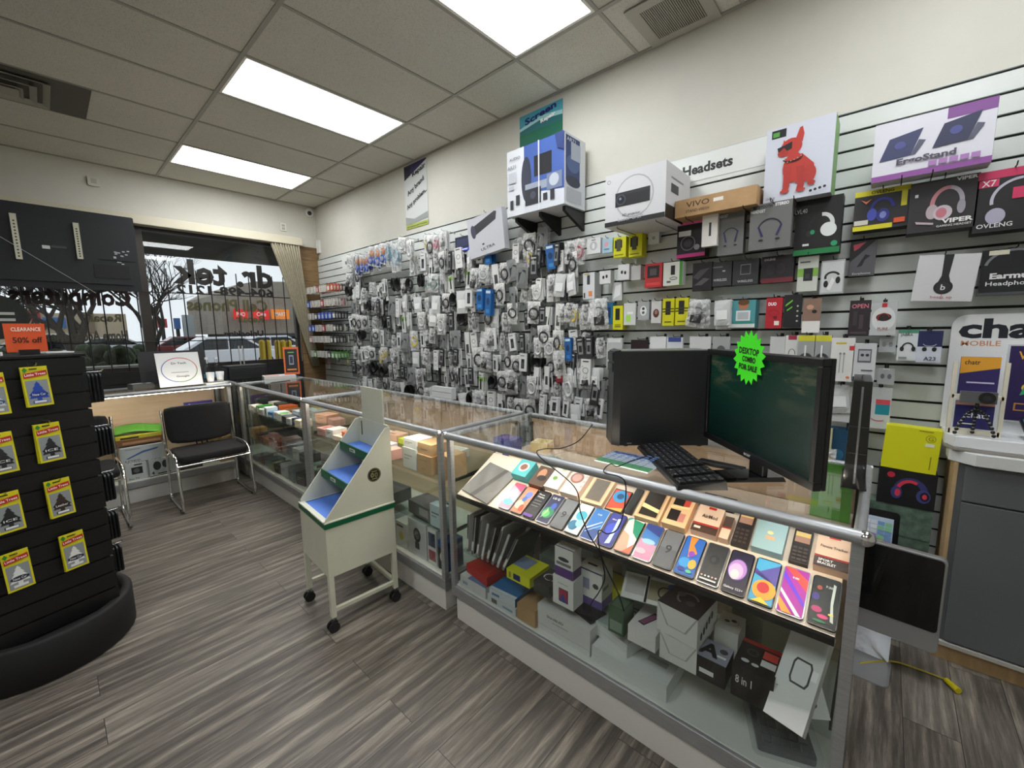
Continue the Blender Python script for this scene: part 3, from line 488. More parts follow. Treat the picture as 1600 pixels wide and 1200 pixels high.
# phones
PH = [((760, 790), '#e79ab4', 'pink and white wave wallpaper', [('r', 0, 0, 1, 1, '#f0a9bd'), ('p', [(0, .6), (.5, .8), (1, .55), (1, .3), (.4, .45), (0, .2)], '#f8e6e2'), ('e', .5, .25, .45, .3, '#7fc4e0'), ('p', [(0, .9), (1, .7), (1, 1), (0, 1)], '#d8557c')]),
 ((790, 1), '', 'orange fabric like wallpaper', [('r', 0, 0, 1, 1, '#f08a6a'), ('e', .6, .7, .3, .35, '#6d7fc4'), ('e', .35, .3, .35, .4, '#f6c8b0'), ('e', .5, .52, .2, .25, '#3f6fb0'), ('e', .7, .2, .2, .3, '#e8502f')]),
 ((0, 0), '', 'black screen with lines of white text', [('r', 0, 0, 1, 1, '#141219'), ('t', 'Phone', .4, .86, .05, '#e8e8e8', .5), ('t', 'Display', .45, .76, .05, '#e8e8e8', .6), ('r', .1, .5, .8, .52, '#777777'), ('r', .1, .4, .7, .42, '#777777'), ('r', .1, .6, .75, .62, '#777777'), ('r', 0, 0, .8, .1, '#6a3fa0')]),
 ((0, 0), '', 'blue green leaf wallpaper lettered LG Q', [('r', 0, 0, 1, 1, '#20224a'), ('e', .5, .35, .45, .5, '#1f7a54'), ('e', .4, .3, .3, .3, '#5db86a'), ('e', .65, .6, .2, .3, '#2d4fa8'), ('p', [(.2, .1), (.5, .4), (.35, .5)], '#9fe08a'), ('t', 'LG Q', .5, .86, .07, '#f0f0f0', .6)]),
 ((0, 0), '', 'dark grey screen with a large nine, left one', [('r', 0, 0, 1, 1, '#5f6268'), ('r', 0, .5, 1, 1, '#6e7177'), ('t', '9', .5, .45, .22, '#22242a')]),
 ((0, 0), '', 'turquoise water wallpaper', [('r', 0, 0, 1, 1, '#d5ecec'), ('e', .55, .6, .4, .4, '#3fa7bf'), ('e', .35, .25, .35, .4, '#1f6f94'), ('e', .7, .35, .25, .3, '#8fd8dd'), ('e', .3, .8, .2, .2, '#ffffff')]),
 ((0, 0), '', 'blue wallpaper with white slanting lines', [('r', 0, 0, 1, 1, '#2a6fb8'), ('r', 0, 0, 1, .35, '#143f86'), ('p', [(0, .3), (.9, .62), (.92, .6), (.05, .26)], '#d8ecff'), ('p', [(.1, .2), (.95, .5), (.96, .48), (.14, .18)], '#a8ceff'), ('t', '12:45', .5, .8, .04, '#ffffff')]),
 ((0, 0), '', 'deep blue wallpaper with a peeling film', [('r', 0, 0, 1, 1, '#272b8c'), ('e', .5, .5, .4, .5, '#3048c4'), ('p', [(.55, .85), (.75, .88), (.8, .1), (.5, .05), (.6, .5)], '#bcd8f0'), ('t', '09:41', .35, .8, .04, '#ffffff')]),
 ((0, 0), '', 'white wallpaper with green and coral corners', [('r', 0, 0, 1, 1, '#ece2da'), ('p', [(.3, 1), (1, .95), (1, .45), (.6, .6)], '#1f8c6c'), ('p', [(0, 0), (.8, 0), (.5, .5), (0, .6)], '#f2a48c'), ('p', [(.5, 0), (1, 0), (1, .3)], '#e26f55'), ('p', [(0, .9), (.3, 1), (0, 1)], '#3aa0b0')]),
 ((0, 0), '', 'blue and pink cloud wallpaper', [('r', 0, 0, 1, 1, '#3c79c0'), ('p', [(0, 0), (1, 0), (1, .45), (0, .55)], '#d493b4'), ('e', .5, .5, .4, .18, '#9cc8e0'), ('p', [(0, .85), (1, .7), (1, 1), (0, 1)], '#2a3f8a'), ('e', .3, .2, .3, .2, '#eab6c8')]),
 ((0, 0), '', 'dark grey screen with a large nine, right one', [('r', 0, 0, 1, 1, '#585b62'), ('r', 0, .5, 1, 1, '#686b72'), ('t', '9', .5, .48, .22, '#202228')]),
 ((0, 0), '', 'blue and orange swirl wallpaper', [('r', 0, 0, 1, 1, '#1f62b8'), ('p', [(.2, 1), (.6, 1), (.5, .8), (.8, .6), (.4, .45), (.3, .7)], '#f0862a'), ('e', .35, .3, .3, .32, '#2b95d8'), ('e', .75, .3, .2, .3, '#f2a93b'), ('e', .55, .55, .16, .2, '#7f3bb0'), ('e', .3, .12, .2, .14, '#1a2f88'), ('e', .7, .1, .15, .1, '#57c08a')]),
 ((0, 0), '', 'dark screen with faint question shape and a row of app icons', [('r', 0, 0, 1, 1, '#2a2c30'), ('e', .5, .6, .25, .3, '#1c1e22'), ('e', .45, .6, .12, .15, '#303338')]+[('e', .15+.175*i, .16, .05, .05, c) for i, c in enumerate(('#e8a08a', '#d8d8d8', '#f0f0f0', '#e2b0a0', '#e8c8b8'))]+[('r', .1, .05, .9, .09, '#d8d8da')]),
 ((0, 0), '', 'violet glowing orb wallpaper lettered Galaxy S23+', [('r', 0, 0, 1, 1, '#150f30'), ('e', .45, .55, .46, .66, '#43307e'), ('e', .45, .55, .42, .6, '#b787cf'), ('e', .4, .5, .33, .48, '#dcb3dc'), ('e', .38, .42, .2, .3, '#f0d3d8'), ('t', 'Galaxy S23+', .5, .09, .05, '#ffffff', .88)]),
 ((0, 0), '', 'orange circle and blue violet wallpaper', [('r', 0, 0, 1, 1, '#4aa8d4'), ('p', [(0, .75), (1, .45), (1, .95), (0, .62)], '#5a4f9e'), ('e', .55, .3, .5, .55, '#f2a338'), ('r', 0, 0, .0, .0, '#000000'), ('e', .5, .34, .26, .3, '#c4272f'), ('p', [(.1, 0), (.9, 0), (.5, .12)], '#f8d44c')]),
 ((0, 0), '', 'magenta and violet streak wallpaper reading 9:00', [('r', 0, 0, 1, 1, '#a8249a'), ('p', [(0, 1), (1, .55), (1, .8), (.4, 1)], '#e2483f'), ('p', [(0, .75), (1, .2), (1, .3), (0, .9)], '#6a2fd0'), ('p', [(0, .5), (.95, 0), (.75, 0), (0, .42)], '#f4e8f4'), ('p', [(0, .3), (.6, 0), (.2, 0), (0, .15)], '#f09a3a'), ('t', '9:00', .5, .78, .045, '#ffffff')]),
 ((0, 0), '', 'black wallpaper with coloured ink at the edges reading 7:30', [('r', 0, 0, 1, 1, '#101416'), ('e', .25, .3, .2, .16, '#b02a66'), ('e', .5, .18, .2, .1, '#d83a78'), ('e', .15, .55, .14, .2, '#3a2a7a'), ('e', .4, .07, .25, .07, '#1f6a44'), ('e', .25, .75, .1, .12, '#a04838'), ('p', [(.75, .9), (.85, .88), (.82, .45), (.9, .1), (.78, .12), (.72, .5)], '#c8cec8'), ('e', .78, .25, .1, .05, '#e8d860'), ('t', '7:30', .6, .8, .045, '#d8d8d8')])]
yb = [slope(*p).y for p in ((773, 782), (1325, 991))]; n = len(PH); y0 = 1.235; pitch = (y0-.035)/n
for i, ph in enumerate(PH):
    wpitch = pitch; yc = y0-(i+.5)*pitch; P = PS0+SN*.001+SD*.083; P.y = yc; r = MB(); w = pitch-.006
    r.rbox(-w/2, -.075, 0, w/2, .075, .008, .009, M('#101012', .25, .4) if i % 3 else M('#8f9298', .3, .7)); b = r.build('smartphone', mw=FR(P, 0))
    tag(b, 'display phone with '+ph[2], 'phone', 'phones in the front row of the sloping display')
    s = MB(); art(s, [a for a in ph[3]], (-w/2+.003, -.072, .008), (w-.006, 0, 0), (0, .144, 0), (0, 0, 1), 1); s.build('screen', b)
# things on the slope behind the phones
def onslope(name, lb, cat, bl, br_, tl, h, base, top=(), front=(), yaw=None, group=None, tall=None):
    B, R, Tq = slope(*bl), slope(*br_), slope(*tl); w = max(.02, abs(B.y-R.y)); u0 = (B-PS0).dot(SD); l = (Tq-PS0).dot(SD)-u0; l = tall or max(.03, l)
    if u0+l > .36: l = max(.05, .36-u0)
    P = PS0+SD*(u0+l/2)+SN*.001; P.y = (B.y+R.y)/2; 
    if P.y+w/2 > 1.49: P.y = 1.49-w/2
    m = carton(w, h, l, base, front=front, top=top); return tag(m.build(name, mw=FR(P, yaw or 0)), lb, cat, group)
onslope('folio_case', 'large grey folio case lying at the left end of the phone display', 'case', (722, 770), (770, 785), (772, 716), .008, M('#77736f', .35), tall=.2, top=[('p', [(.35, 0), (.5, 0), (.75, 1), (.62, 1)], '#5a5653')], yaw=-8)
onslope('watch_box', 'small teal box with a round watch picture behind the front phones', 'box', (803, 750), (824, 758), (822, 728), .045, '#58b7bd', top=[('e', .5, .55, .32, .32, '#f0e0d0'), ('e', .5, .55, .22, .22, '#8a5a48')], front=[('r', .05, .1, .95, .3, '#2f8f98')])
onslope('photo_box', 'brown box printed with a portrait, right of the teal box', 'box', (828, 762), (850, 769), (850, 735), .03, '#5a4436', top=[('e', .45, .6, .25, .4, '#c88a68'), ('e', .6, .4, .3, .2, '#2a1c18')])
onslope('earbud_box', 'white earbud box with two green discs', 'box', (852, 766), (873, 773), (880, 727), .028, '#f2e6da', top=[('e', .4, .35, .25, .25, '#d8d2c4'), ('e', .4, .35, .15, .15, '#6fa050'), ('e', .6, .75, .25, .25, '#d8d2c4'), ('e', .6, .75, .15, .15, '#7fae5c')])
onslope('cookie_box', 'white box with a speckled brown disc and red circles along its side', 'box', (877, 775), (904, 783), (898, 735), .03, '#f0ddd0', top=[('e', .45, .6, .36, .36, '#9a6a60'), ('e', .45, .6, .25, .25, '#c49a90')]+[('o', .93, .15+.18*i, .06, .06, .02, '#a03038') for i in range(5)])
onslope('boxed_phone', 'grey phone in an open cream box, behind the turquoise phone', 'boxed phone', (908, 786), (941, 796), (935, 748), .02, '#ecc9a4', top=[('r', .1, .06, .9, .94, '#d9b48c'), ('r', .16, .1, .84, .88, '#6d635b')])
onslope('smartphone', 'phone with blue eye and red wallpaper lying behind the front row', 'phone', (945, 797), (972, 804), (962, 765), .009, '#17181c', top=[('r', .05, .04, .95, .96, '#d8482e'), ('e', .5, .68, .42, .42, '#2d8ec8'), ('e', .5, .68, .2, .2, '#0f3f70'), ('p', [(.05, .04), (.95, .04), (.95, .2)], '#e8b04a')])
onslope('phone_case', 'black empty phone case right of the blue and red phone', 'case', (976, 803), (987, 806), (992, 765), .012, M('#181614', .4))
onslope('boxed_phone', 'dark phone in an open cream box with a bright glare band', 'boxed phone', (992, 811), (1030, 822), (1014, 762), .022, '#efd0a8', top=[('r', .08, .05, .92, .95, '#d8b084'), ('r', .14, .08, .86, .9, '#2c2620'), ('p', [(.14, .3), (.86, .22), (.86, .32), (.14, .42)], '#f4e6a8')])
onslope('phone_box', 'cream box printed with two black phones', 'box', (1035, 824), (1072, 834), (1056, 772), .03, '#f0c99c', top=[('r', .15, .55, .6, .85, '#221c1a'), ('r', .6, .55, .85, .8, '#d84f42'), ('r', .15, .12, .6, .42, '#221c1a'), ('r', .6, .12, .85, .35, '#d08a80'), ('p', [(.1, .44), (.9, .5), (.9, .56), (.1, .5)], '#f8e8a8')])
onslope('airpod_box', 'cream and brown box lettered AirMod with a red tab', 'box', (1080, 835), (1120, 846), (1100, 797), .028, '#f4d4bc', top=[('r', 0, 0, 1, .26, '#4c362c'), ('r', 0, .26, 1, .32, '#c0302a'), ('r', .4, .88, .7, .97, '#d03028'), ('t', 'AirMod', .55, .6, .13, '#4a3a30', .6), ('r', .1, .1, .35, .18, '#e8e0d0')])
onslope('small_box', 'small cream and brown box between the AirMod box and the flip phone', 'box', (1124, 848), (1138, 852), (1136, 815), .028, '#f0cdb4', top=[('r', 0, .5, 1, 1, '#4a342b'), ('r', 0, .44, 1, .5, '#b83028')])
KEYS = [('r', 0, .48, 1, .52, '#0c0a09'), ('r', .1, .6, .9, .92, '#b88a76'), ('r', .1, .78, .9, .92, '#f4d488')]+[('r', .12+.28*(i % 3), .06+.1*(i//3), .32+.28*(i % 3), .12+.1*(i//3), '#4a3d38') for i in range(12)]
onslope('flip_phone', 'opened dark flip phone, left of the pale blue box', 'phone', (1142, 853), (1168, 860), (1160, 800), .016, '#241a16', top=KEYS)
onslope('gift_box', 'pale blue box with a gold emblem among the phones', 'box', (1174, 862), (1222, 877), (1190, 812), .03, '#9dbcc2', top=[('r', 0, .95, 1, 1, '#c02a30'), ('e', .5, .5, .1, .08, '#f0dc9c'), ('r', .38, .3, .68, .4, '#e0b088')])
onslope('flip_phone', 'opened dark flip phone, right of the pale blue box', 'phone', (1232, 880), (1262, 889), (1240, 830), .016, '#241a16', top=KEYS)
onslope('fitness_tracker_box', 'cream fitness tracker box with a dark base reading sport bracelet', 'box', (1270, 891), (1328, 907), (1277, 842), .03, '#f2cdb2', top=[('r', 0, 0, 1, .28, '#43302a'), ('r', 0, .28, 1, .33, '#b02a26'), ('r', .33, .9, .65, .98, '#d22a26'), ('t', 'Fitness Tracker', .5, .62, .08, '#4a3a32', .75), ('t', 'SPORT', .32, .19, .07, '#ffffff', .4), ('t', 'BRACELET', .36, .09, .07, '#ffffff', .5)])
# back row on the level part of the riser
ZR = T1.z-.02
def rbx(name, lb, cat, px, py, w, h, d, base, yaw=0, **k):
    P = at(px, py, 'z', ZR+.001); P.x = min(max(P.x, T1.x+d/2+.005), FX+CD-.07-d/2); P.y = min(max(P.y, .09), 1.45)
    return tag(carton(w, h, d, base, **k).build(name, mw=frame(P, (0, -1, 0)) @ Matrix.Rotation(math.radians(yaw), 4, 'Z')), lb, cat)
rbx('gadget_bag', 'violet blue bagged gadget box at the left end behind the phones', 'box', 725, 705, .12, .1, .09, M('#4a4f9a', .2), top=[('e', .5, .5, .3, .3, '#7a5a94')])
rbx('photo_carton', 'box with a brown photo print, right of the violet blue one', 'box', 765, 706, .08, .06, .06, '#7a5348', top=[('e', .5, .5, .2, .2, '#e8b0a0')])
rbx('adapter_box', 'white adapter with two round sockets behind the folio case', 'adapter', 748, 722, .09, .025, .07, '#efe4d4', yaw=12, top=[('e', .3, .5, .06, .06, '#222222'), ('e', .7, .5, .06, .06, '#222222')])
rbx('boxed_phone', 'cream open box standing at the back of the near case', 'boxed phone', 850, 702, .1, .05, .1, '#f0d8a0', yaw=15, top=[('r', .15, .15, .8, .85, '#d8bc7c')])
rbx('cream_box', 'flat cream box with a grey top behind the teal box', 'box', 815, 722, .15, .03, .08, '#f2d9b8', yaw=5, top=[('r', .05, .1, .5, .9, '#a89a94')])
rbx('headset_box', 'small black box with a white ring logo beside the AirMod box', 'box', 1122, 795, .11, .04, .06, '#1c1614', top=[('o', .5, .5, .3, .2, .04, '#e8e0d8'), ('r', .2, .2, .8, .28, '#e8e0d8')])
rbx('watch_box', 'pale teal small box behind the brown portrait box', 'box', 862, 726, .07, .035, .05, '#79a6a4')
g = MB(); g.box(0, -.055, 0, .012, .055, .19, M('#4f9a2c', .4, alpha=.85)); tag(g.build('green_folder', mw=Matrix.Translation((FX+CD-.16, .1, ZR+.002)) @ Matrix.Rotation(math.radians(8), 4, 'Y')), 'green translucent folder standing at the right end of the near case', 'folder')
# ================================================================ contents of the near case: middle shelf z=.36, bottom deck z=.19
FIT = []
def hits(x, y, z, r, z1):
    for a in FIT:
        if z < a[4]-.002 and z1 > a[2]+.002 and abs(x-a[0]) < (r[0]+a[3][0])*.98 and abs(y-a[1]) < (r[1]+a[3][1])*.98: return True
    return False
def sb(name, lb, cat, bl, br_, z, h, d, base, yaw=0, group=None, xmax=FX+.5, x0=FX+.022, **k):
    B, R = at(*bl, 'z', z), at(*br_, 'z', z); w = max(.03, abs(B.y-R.y)); P = Vector(((B.x+R.x)/2, (B.y+R.y)/2, z+.001))
    c, s = abs(math.cos(math.radians(yaw))), abs(math.sin(math.radians(yaw))); ex = (d*c+w*s)/2; ey = (w*c+d*s)/2
    P.x = min(max(P.x+d/2, x0+ex), xmax-ex); P.y = min(max(P.y, .045+ey), 1.5-ey)
    for _ in range(60):
        if not hits(P.x, P.y, z, (ex, ey), z+h): break
        if P.x+ex+.01 < xmax: P.x += .01
        else: P.y += .01
    FIT.append((P.x, P.y, z, (ex, ey), z+h))
    return tag(carton(w, h, d, base, **k).build(name, mw=frame(P, (0, -1, 0)) @ Matrix.Rotation(math.radians(yaw), 4, 'Z')), lb, cat, group)
Z2, Z3 = .361, .191
# leaning plastic packets at the left end
for i in range(8):
    y = 1.475-i*.034; t = 4+i*3.2; m = MB(); m.box(-.002, 0, 0, .006, .2, .2+.01*(i % 3), (CLEAR, M('#20201f', .4), M('#bfc0bd', .4))[i % 3] if i else M('#d8d8d5'))
    m.box(-.003, .0, .0, .008, .006, .2, M('#cfd0ce', .3)); m.box(-.0035, -.001, .02, .0085, .0, .07, WHT)
    o = m.build('case_packet', mw=Matrix.Translation((FX+.05, y, Z2+.003)) @ Matrix.Rotation(math.radians(-90), 4, 'Z') @ Matrix.Rotation(math.radians(t), 4, 'Y'))
    tag(o, 'flat plastic packet leaning in the near case, %s from its left end' % ordn(i), 'packet', 'leaning packets on the middle shelf')
sb('parts_box', 'bright yellow box with a blue label under a black headset', 'box', (783, 908), (822, 925), Z2, .045, .14, '#d3d81f', front=[('r', .3, .2, .6, .8, '#1c2a6a'), ('r', .1, .2, .2, .8, '#8c9212')], top=[('r', .0, .3, .6, .9, '#7b8fae')])
sb('cable_blister', 'black cable in a clear blister beside the yellow box', 'packet', (826, 930), (850, 944), Z2, .05, .12, M('#3c3d3c', .2, alpha=.8), top=[('o', .5, .5, .35, .3, .06, '#d5d7d4'), ('o', .5, .4, .25, .2, .05, '#101010')])
sb('phone_box', 'tall white box with a red and blue phone picture on its front', 'box', (854, 948), (886, 965), Z2, .12, .07, '#e2e3e0', front=[('r', .3, .15, .75, .62, '#1a1c28'), ('r', .33, .18, .72, .6, '#a02f4c'), ('p', [(.33, .18), (.72, .18), (.5, .45)], '#4a4f9a'), ('t', 'Glass', .5, .8, .05, '#7da092', .5)])
P0 = FIT[-1]; tag(carton(.085, .12, .06, '#dcdcd8', front=[('r', 0, .0, 1, .32, '#5d3b7e'), ('r', .1, .4, .9, .5, '#777777'), ('e', .5, .62, .3, .1, '#3a3a46')], top=[('r', 0, 0, 1, .1, '#3a2a66')], right=[('r', 0, 0, 1, .32, '#4a2e68')]).build('charger_box', mw=facing((P0[0], P0[1], Z2+.123))), 'white and purple box standing on the tall phone picture box', 'box')
sb('charger_box', 'white and purple box with a hang tab, right of the phone picture box', 'box', (888, 950), (925, 970), Z2, .15, .085, '#dcdcd8', front=[('r', 0, .0, 1, .22, '#5b4a8c'), ('r', .0, .96, 1, 1, '#33275c'), ('e', .75, .6, .12, .1, '#4a4a4a'), ('r', .08, .45, .5, .75, '#8c93ac')], top=[('r', .2, .4, .6, .55, '#2a2a2a')], right=[('r', 0, 0, 1, .25, '#5b4a8c'), ('r', .1, .5, .6, .6, '#888888')])
sb('parts_box', 'lemon yellow box at the front of the middle shelf', 'box', (893, 967), (935, 985), Z2, .055, .1, '#d6d412')
sb('green_box', 'dark green box with a pale label on the middle shelf', 'box', (950, 985), (972, 999), Z2, .1, .08, '#3d5a41', front=[('r', .1, .1, .9, .5, '#7d9484')], top=[('r', .1, .1, .9, .8, '#55725c')])
sb('bagged_gadget', 'green grey bagged gadget behind the black cord', 'packet', (930, 965), (968, 975), Z2, .13, .06, M('#5b7a70', .15, alpha=.85), yaw=14, front=[('r', .1, .2, .9, .7, '#40594f')])
sb('phone_box', 'white box with a blue and red phone picture on its top', 'box', (980, 1000), (1024, 1021), Z2, .06, .14, '#dededb', top=[('p', [(.2, .25), (.45, .2), (.75, .75), (.5, .82)], '#1a1c28'), ('p', [(.24, .28), (.43, .24), (.7, .72), (.52, .78)], '#8a4f74')])
HS = [('o', .5, .52, .26, .26, .05, '#8d8284', 20, 250), ('e', .62, .4, .11, .11, '#584d52'), ('e', .3, .6, .1, .1, '#6a5d60')]
TR = [('p', [(0, 1), (.25, .35), (.3, .35), (.04, 1)], '#a9aaa6'), ('p', [(1, 1), (.75, .35), (.7, .35), (.96, 1)], '#a9aaa6'), ('r', .25, .33, .75, .36, '#a9aaa6')]
sb('headphone_box', 'lower white box of the two headphone boxes', 'box', (1024, 1035), (1084, 1062), Z2, .09, .15, '#d7d8d4', front=TR)
P0 = FIT[-1]; tag(carton(.135, .1, .15, '#d9dad6', top=[('r', 0, 0, 1, 1, '#2c2428')]+HS, front=TR, right=[('e', .2+.12*i, .3+.1*i, .05, .09, '#3a3a3a') for i in range(5)]).build('headphone_box', mw=facing((P0[0], P0[1], Z2+.093)) @ Matrix.Rotation(math.radians(-6), 4, 'Z')), 'upper headphone box, white with a dark printed top', 'box')
q = onplane(1010, 935, (FX+.06, 0, 0), (1, 0, 0)); m = MB(); m.box(-.1, -.05, 0, .1, .05, .004, '#dcdcd8'); art(m, [('r', .45, .15, .95, .9, '#9c967a'), ('o', .72, .5, .12, .12, .025, '#141414', 30, 360), ('e', .85, .75, .1, .08, '#2b4f92'), ('r', .05, .2, .38, .9, '#b9b9b6'), ('r', .4, .0, .44, 1, '#222222')], (-.1, -.05, .004), (.2, 0, 0), (0, .1, 0), (0, 0, 1))
tag(m.build('cable_card', mw=frame((FX+.105, q.y, .527), (0, -1, 0)) @ Matrix.Rotation(math.radians(14), 4, 'Z') @ Matrix.Rotation(math.radians(28), 4, 'X')), 'white packaging card showing a black bendy phone holder', 'card')
sb('earbud_box', 'white box showing black earbuds on its top', 'box', (1102, 1052), (1140, 1070), Z2, .12, .1, '#c9c9c2', top=[('e', .35, .5, .12, .1, '#161616'), ('e', .62, .6, .12, .1, '#161616'), ('o', .5, .5, .36, .3, .03, '#a09f98')], x0=FX+.13)
sb('camera_box', 'black and white box with a large letter A', 'box', (1084, 1062), (1130, 1084), Z2, .075, .09, '#161616', top=[('r', 0, 0, 1, 1, '#8f92a0'), ('t', '*A', .3, .5, .6, '#141414'), ('r', .6, .3, .9, .4, '#e8e8e8'), ('e', .75, .65, .14, .14, '#2a2c34')], front=[('r', .1, .3, .6, .5, '#e0e0e0')])
sb('camera_box', 'black and red box with small picture tiles and 8 in 1 print', 'box', (1140, 1086), (1205, 1120), Z2, .1, .14, '#141312', top=[('r', 0, .88, 1, 1, '#b02424'), ('e', .35, .6, .16, .16, '#3c3c3e'), ('e', .35, .6, .1, .1, '#17171a'), ('r', .6, .3, .95, .5, '#d8d8d6'), ('r', .6, .55, .95, .8, '#c9483c'), ('e', .25, .25, .1, .07, '#d0d4d8'), ('e', .5, .22, .09, .06, '#d0d4d8')], front=[('t', '8 in 1', .3, .6, .25, '#d8d8d8', .4)], right=[('r', .1, .4, .5, .9, '#c03028')])
sb('camera_box', 'black and red box behind the slanted white watch box', 'box', (1210, 1112), (1236, 1128), Z2, .09, .1, '#171615', top=[('r', .1, .2, .9, .8, '#a42a24'), ('e', .5, .5, .2, .2, '#dddddd')])
sb('gold_box', 'flat champagne gold box lying aslant near the phones', 'box', (1150, 1010), (1215, 1040), Z2, .13, .16, '#837f6c', yaw=-30, x0=FX+.17, xmax=FX+.6, top=[('r', 0, 0, 1, 1, '#8d8974'), ('r', .08, .2, .16, .3, '#2c2a22'), ('r', .2, .22, .5, .27, '#3c3a30')])
sb('white_carton', 'plain white carton stacked behind the gold box', 'box', (1215, 1060), (1245, 1075), Z2, .14, .1, '#d0d1ce', yaw=-20, x0=FX+.2, xmax=FX+.6)
sb('white_carton', 'white carton at the back of the middle shelf with grey lettering', 'box', (1120, 985), (1175, 1000), Z2, .2, .08, '#c8c9c6', x0=FX+.34, xmax=FX+.6, front=[('r', .1, .6, .6, .65, '#8a8a8a'), ('r', .1, .5, .5, .53, '#8a8a8a')])
sb('white_carton', 'white carton at the back of the middle shelf behind the clear bag', 'box', (960, 910), (1010, 925), Z2, .16, .08, '#cfd0cc', x0=FX+.34, xmax=FX+.6, front=[('r', .1, .6, .8, .64, '#55585a')])
sb('coiled_cable_box', 'grey box with black coiled cable print at the back', 'box', (1020, 940), (1075, 960), Z2, .17, .07, '#b9bab2', x0=FX+.34, xmax=FX+.6, front=[('o', .4, .6, .15, .12, .02, '#1a1a1a'), ('o', .65, .55, .12, .1, .02, '#1a1a1a')])
for i, (ds, y, x, w, h, d, c, z) in enumerate((('pale carton standing at the back of the middle shelf, far right', .16, .42, .15, .2, .1, '#c6c7c3', Z2), ('cream carton at the back of the middle shelf behind the camera boxes', .36, .43, .16, .17, .1, '#b9b5a6', Z2), ('black carton at the back of the middle shelf near the left', 1.2, .43, .14, .15, .1, '#2a2b2d', Z2), ('pale grey carton at the back of the middle shelf, second from left', 1.03, .43, .15, .19, .1, '#bfc2c2', Z2),
  ('dark carton at the back of the bottom deck, left end', 1.35, .4, .18, .12, .16, '#33363a', Z3), ('white carton at the back of the bottom deck, second from left', 1.14, .4, .18, .13, .16, '#c9cbca', Z3), ('grey carton at the back of the bottom deck, middle', .93, .4, .18, .1, .16, '#9a9c9c', Z3), ('white carton at the back of the bottom deck, right of middle', .7, .4, .2, .12, .16, '#cfd1d0', Z3))):
    if not hits(FX+x, y, z, (d/2, w/2), z+h): FIT.append((FX+x, y, z, (d/2, w/2), z+h)); tag(carton(w, h, d, c, front=[('r', .15, .6, .6, .65, '#77797a'), ('r', .15, .48, .45, .52, '#77797a')]).build('back_carton', mw=facing((FX+x, y, z+.001))), ds, 'box')
# slanted long white watch box leaning against the right end
m = carton(.095, .035, .27, '#d5d7d5', top=[('p', [(.3, .44), (.36, .39), (.74, .39), (.8, .44), (.8, .6), (.74, .65), (.36, .65), (.3, .6)], '#1b1d1f'), ('p', [(.35, .445), (.39, .41), (.71, .41), (.75, .445), (.75, .595), (.71, .63), (.39, .63), (.35, .595)], '#d5d7d5'), ('r', .8, .5, .95, .6, '#eeeeee')]); q = onplane(1265, 1060, (FX+.07, 0, 0), (1, 0, 0))
tag(m.build('watch_box', mw=frame((FX+.09, q.y+.02, Z2+.106), (0, -1, 0)) @ Matrix.Rotation(math.radians(-12), 4, 'Z') @ Matrix.Rotation(math.radians(47), 4, 'X')), 'long white box with a square watch outline leaning at the right end', 'box')
m = MB(); m.box(-.045, -.05, 0, .045, .05, .003, '#c9cac8'); art(m, [('t', 'A5', .5, .35, .3, '#2c2c2c', .4, 20), ('t', 'Galaxy', .5, .7, .14, '#2c2c2c', .6, 20)], (-.045, -.05, .003), (.09, 0, 0), (0, .1, 0), (0, 0, 1))
tag(m.build('note_card', mw=frame((FX+.065, .09, Z2+.075), (0, -1, 0)) @ Matrix.Rotation(math.radians(35), 4, 'Z') @ Matrix.Rotation(math.radians(50), 4, 'X')), 'white card handwritten A5 at the right end of the middle shelf', 'card')
# bottom deck
sb('white_carton', 'white box under the red box with a blue top', 'box', (716, 915), (756, 938), Z3, .055, .2, '#d0d2d2', top=[('r', 0, 0, 1, 1, '#5d7ba5'), ('r', 0, 0, .3, 1, '#c4c9cc')], front=[('r', .1, .3, .3, .6, '#8fa0b0')])
P0 = FIT[-1]; tag(carton(.17, .045, .2, M('#b3201c', .45)).build('red_box', mw=frame((P0[0]+.02, P0[1]-.02, Z3+.06), (0, -1, 0)) @ Matrix.Rotation(math.radians(-8), 4, 'Z')), 'flat bright red box at the left end of the bottom of the near case', 'box')
sb('white_carton', 'lower white box with barcode stickers at the bottom', 'box', (760, 940), (805, 965), Z3, .035, .18, '#cdd1d2', front=[('r', .15, .2, .35, .8, '#5a5f62'), ('r', .55, .3, .9, .6, '#7e9ab4')])
P0 = FIT[-1]; tag(carton(.15, .04, .18, '#2f6fa8', front=[('r', 0, 0, 1, 1, '#c9d2d8'), ('r', .1, .3, .4, .6, '#57809e')], top=[('r', 0, 0, 1, .1, '#c9d2d8')]).build('blue_box', mw=frame((P0[0], P0[1], Z3+.038), (0, -1, 0)) @ Matrix.Rotation(math.radians(4), 4, 'Z')), 'blue topped box lying on the barcode box', 'box')
sb('brown_box', 'small kraft brown box at the bottom of the near case', 'box', (808, 966), (836, 982), Z3, .075, .12, CARD)
sb('white_carton', 'large white appliance carton lettered Stand at the bottom', 'box', (840, 980), (922, 1027), Z3, .11, .2, '#d4d5d3', front=[('t', 'Stand&LED', .35, .68, .1, '#2a2a2a', .32), ('r', .3, .5, .6, .53, '#999999'), ('r', .0, .22, 1, .24, '#b5b6b4')], top=[('t', 'Stand', .25, .7, .14, '#3a3a3a', .3), ('r', .2, .5, .6, .53, '#8a8a8a')])
P0 = FIT[-1]; tag(carton(.13, .008, .09, M('#151515', .3)).build('tablet', mw=frame((P0[0]-.01, P0[1]-.06, Z3+.113), (0, -1, 0)) @ Matrix.Rotation(math.radians(-14), 4, 'Z')), 'small black tablet lying on the large white appliance carton', 'tablet')
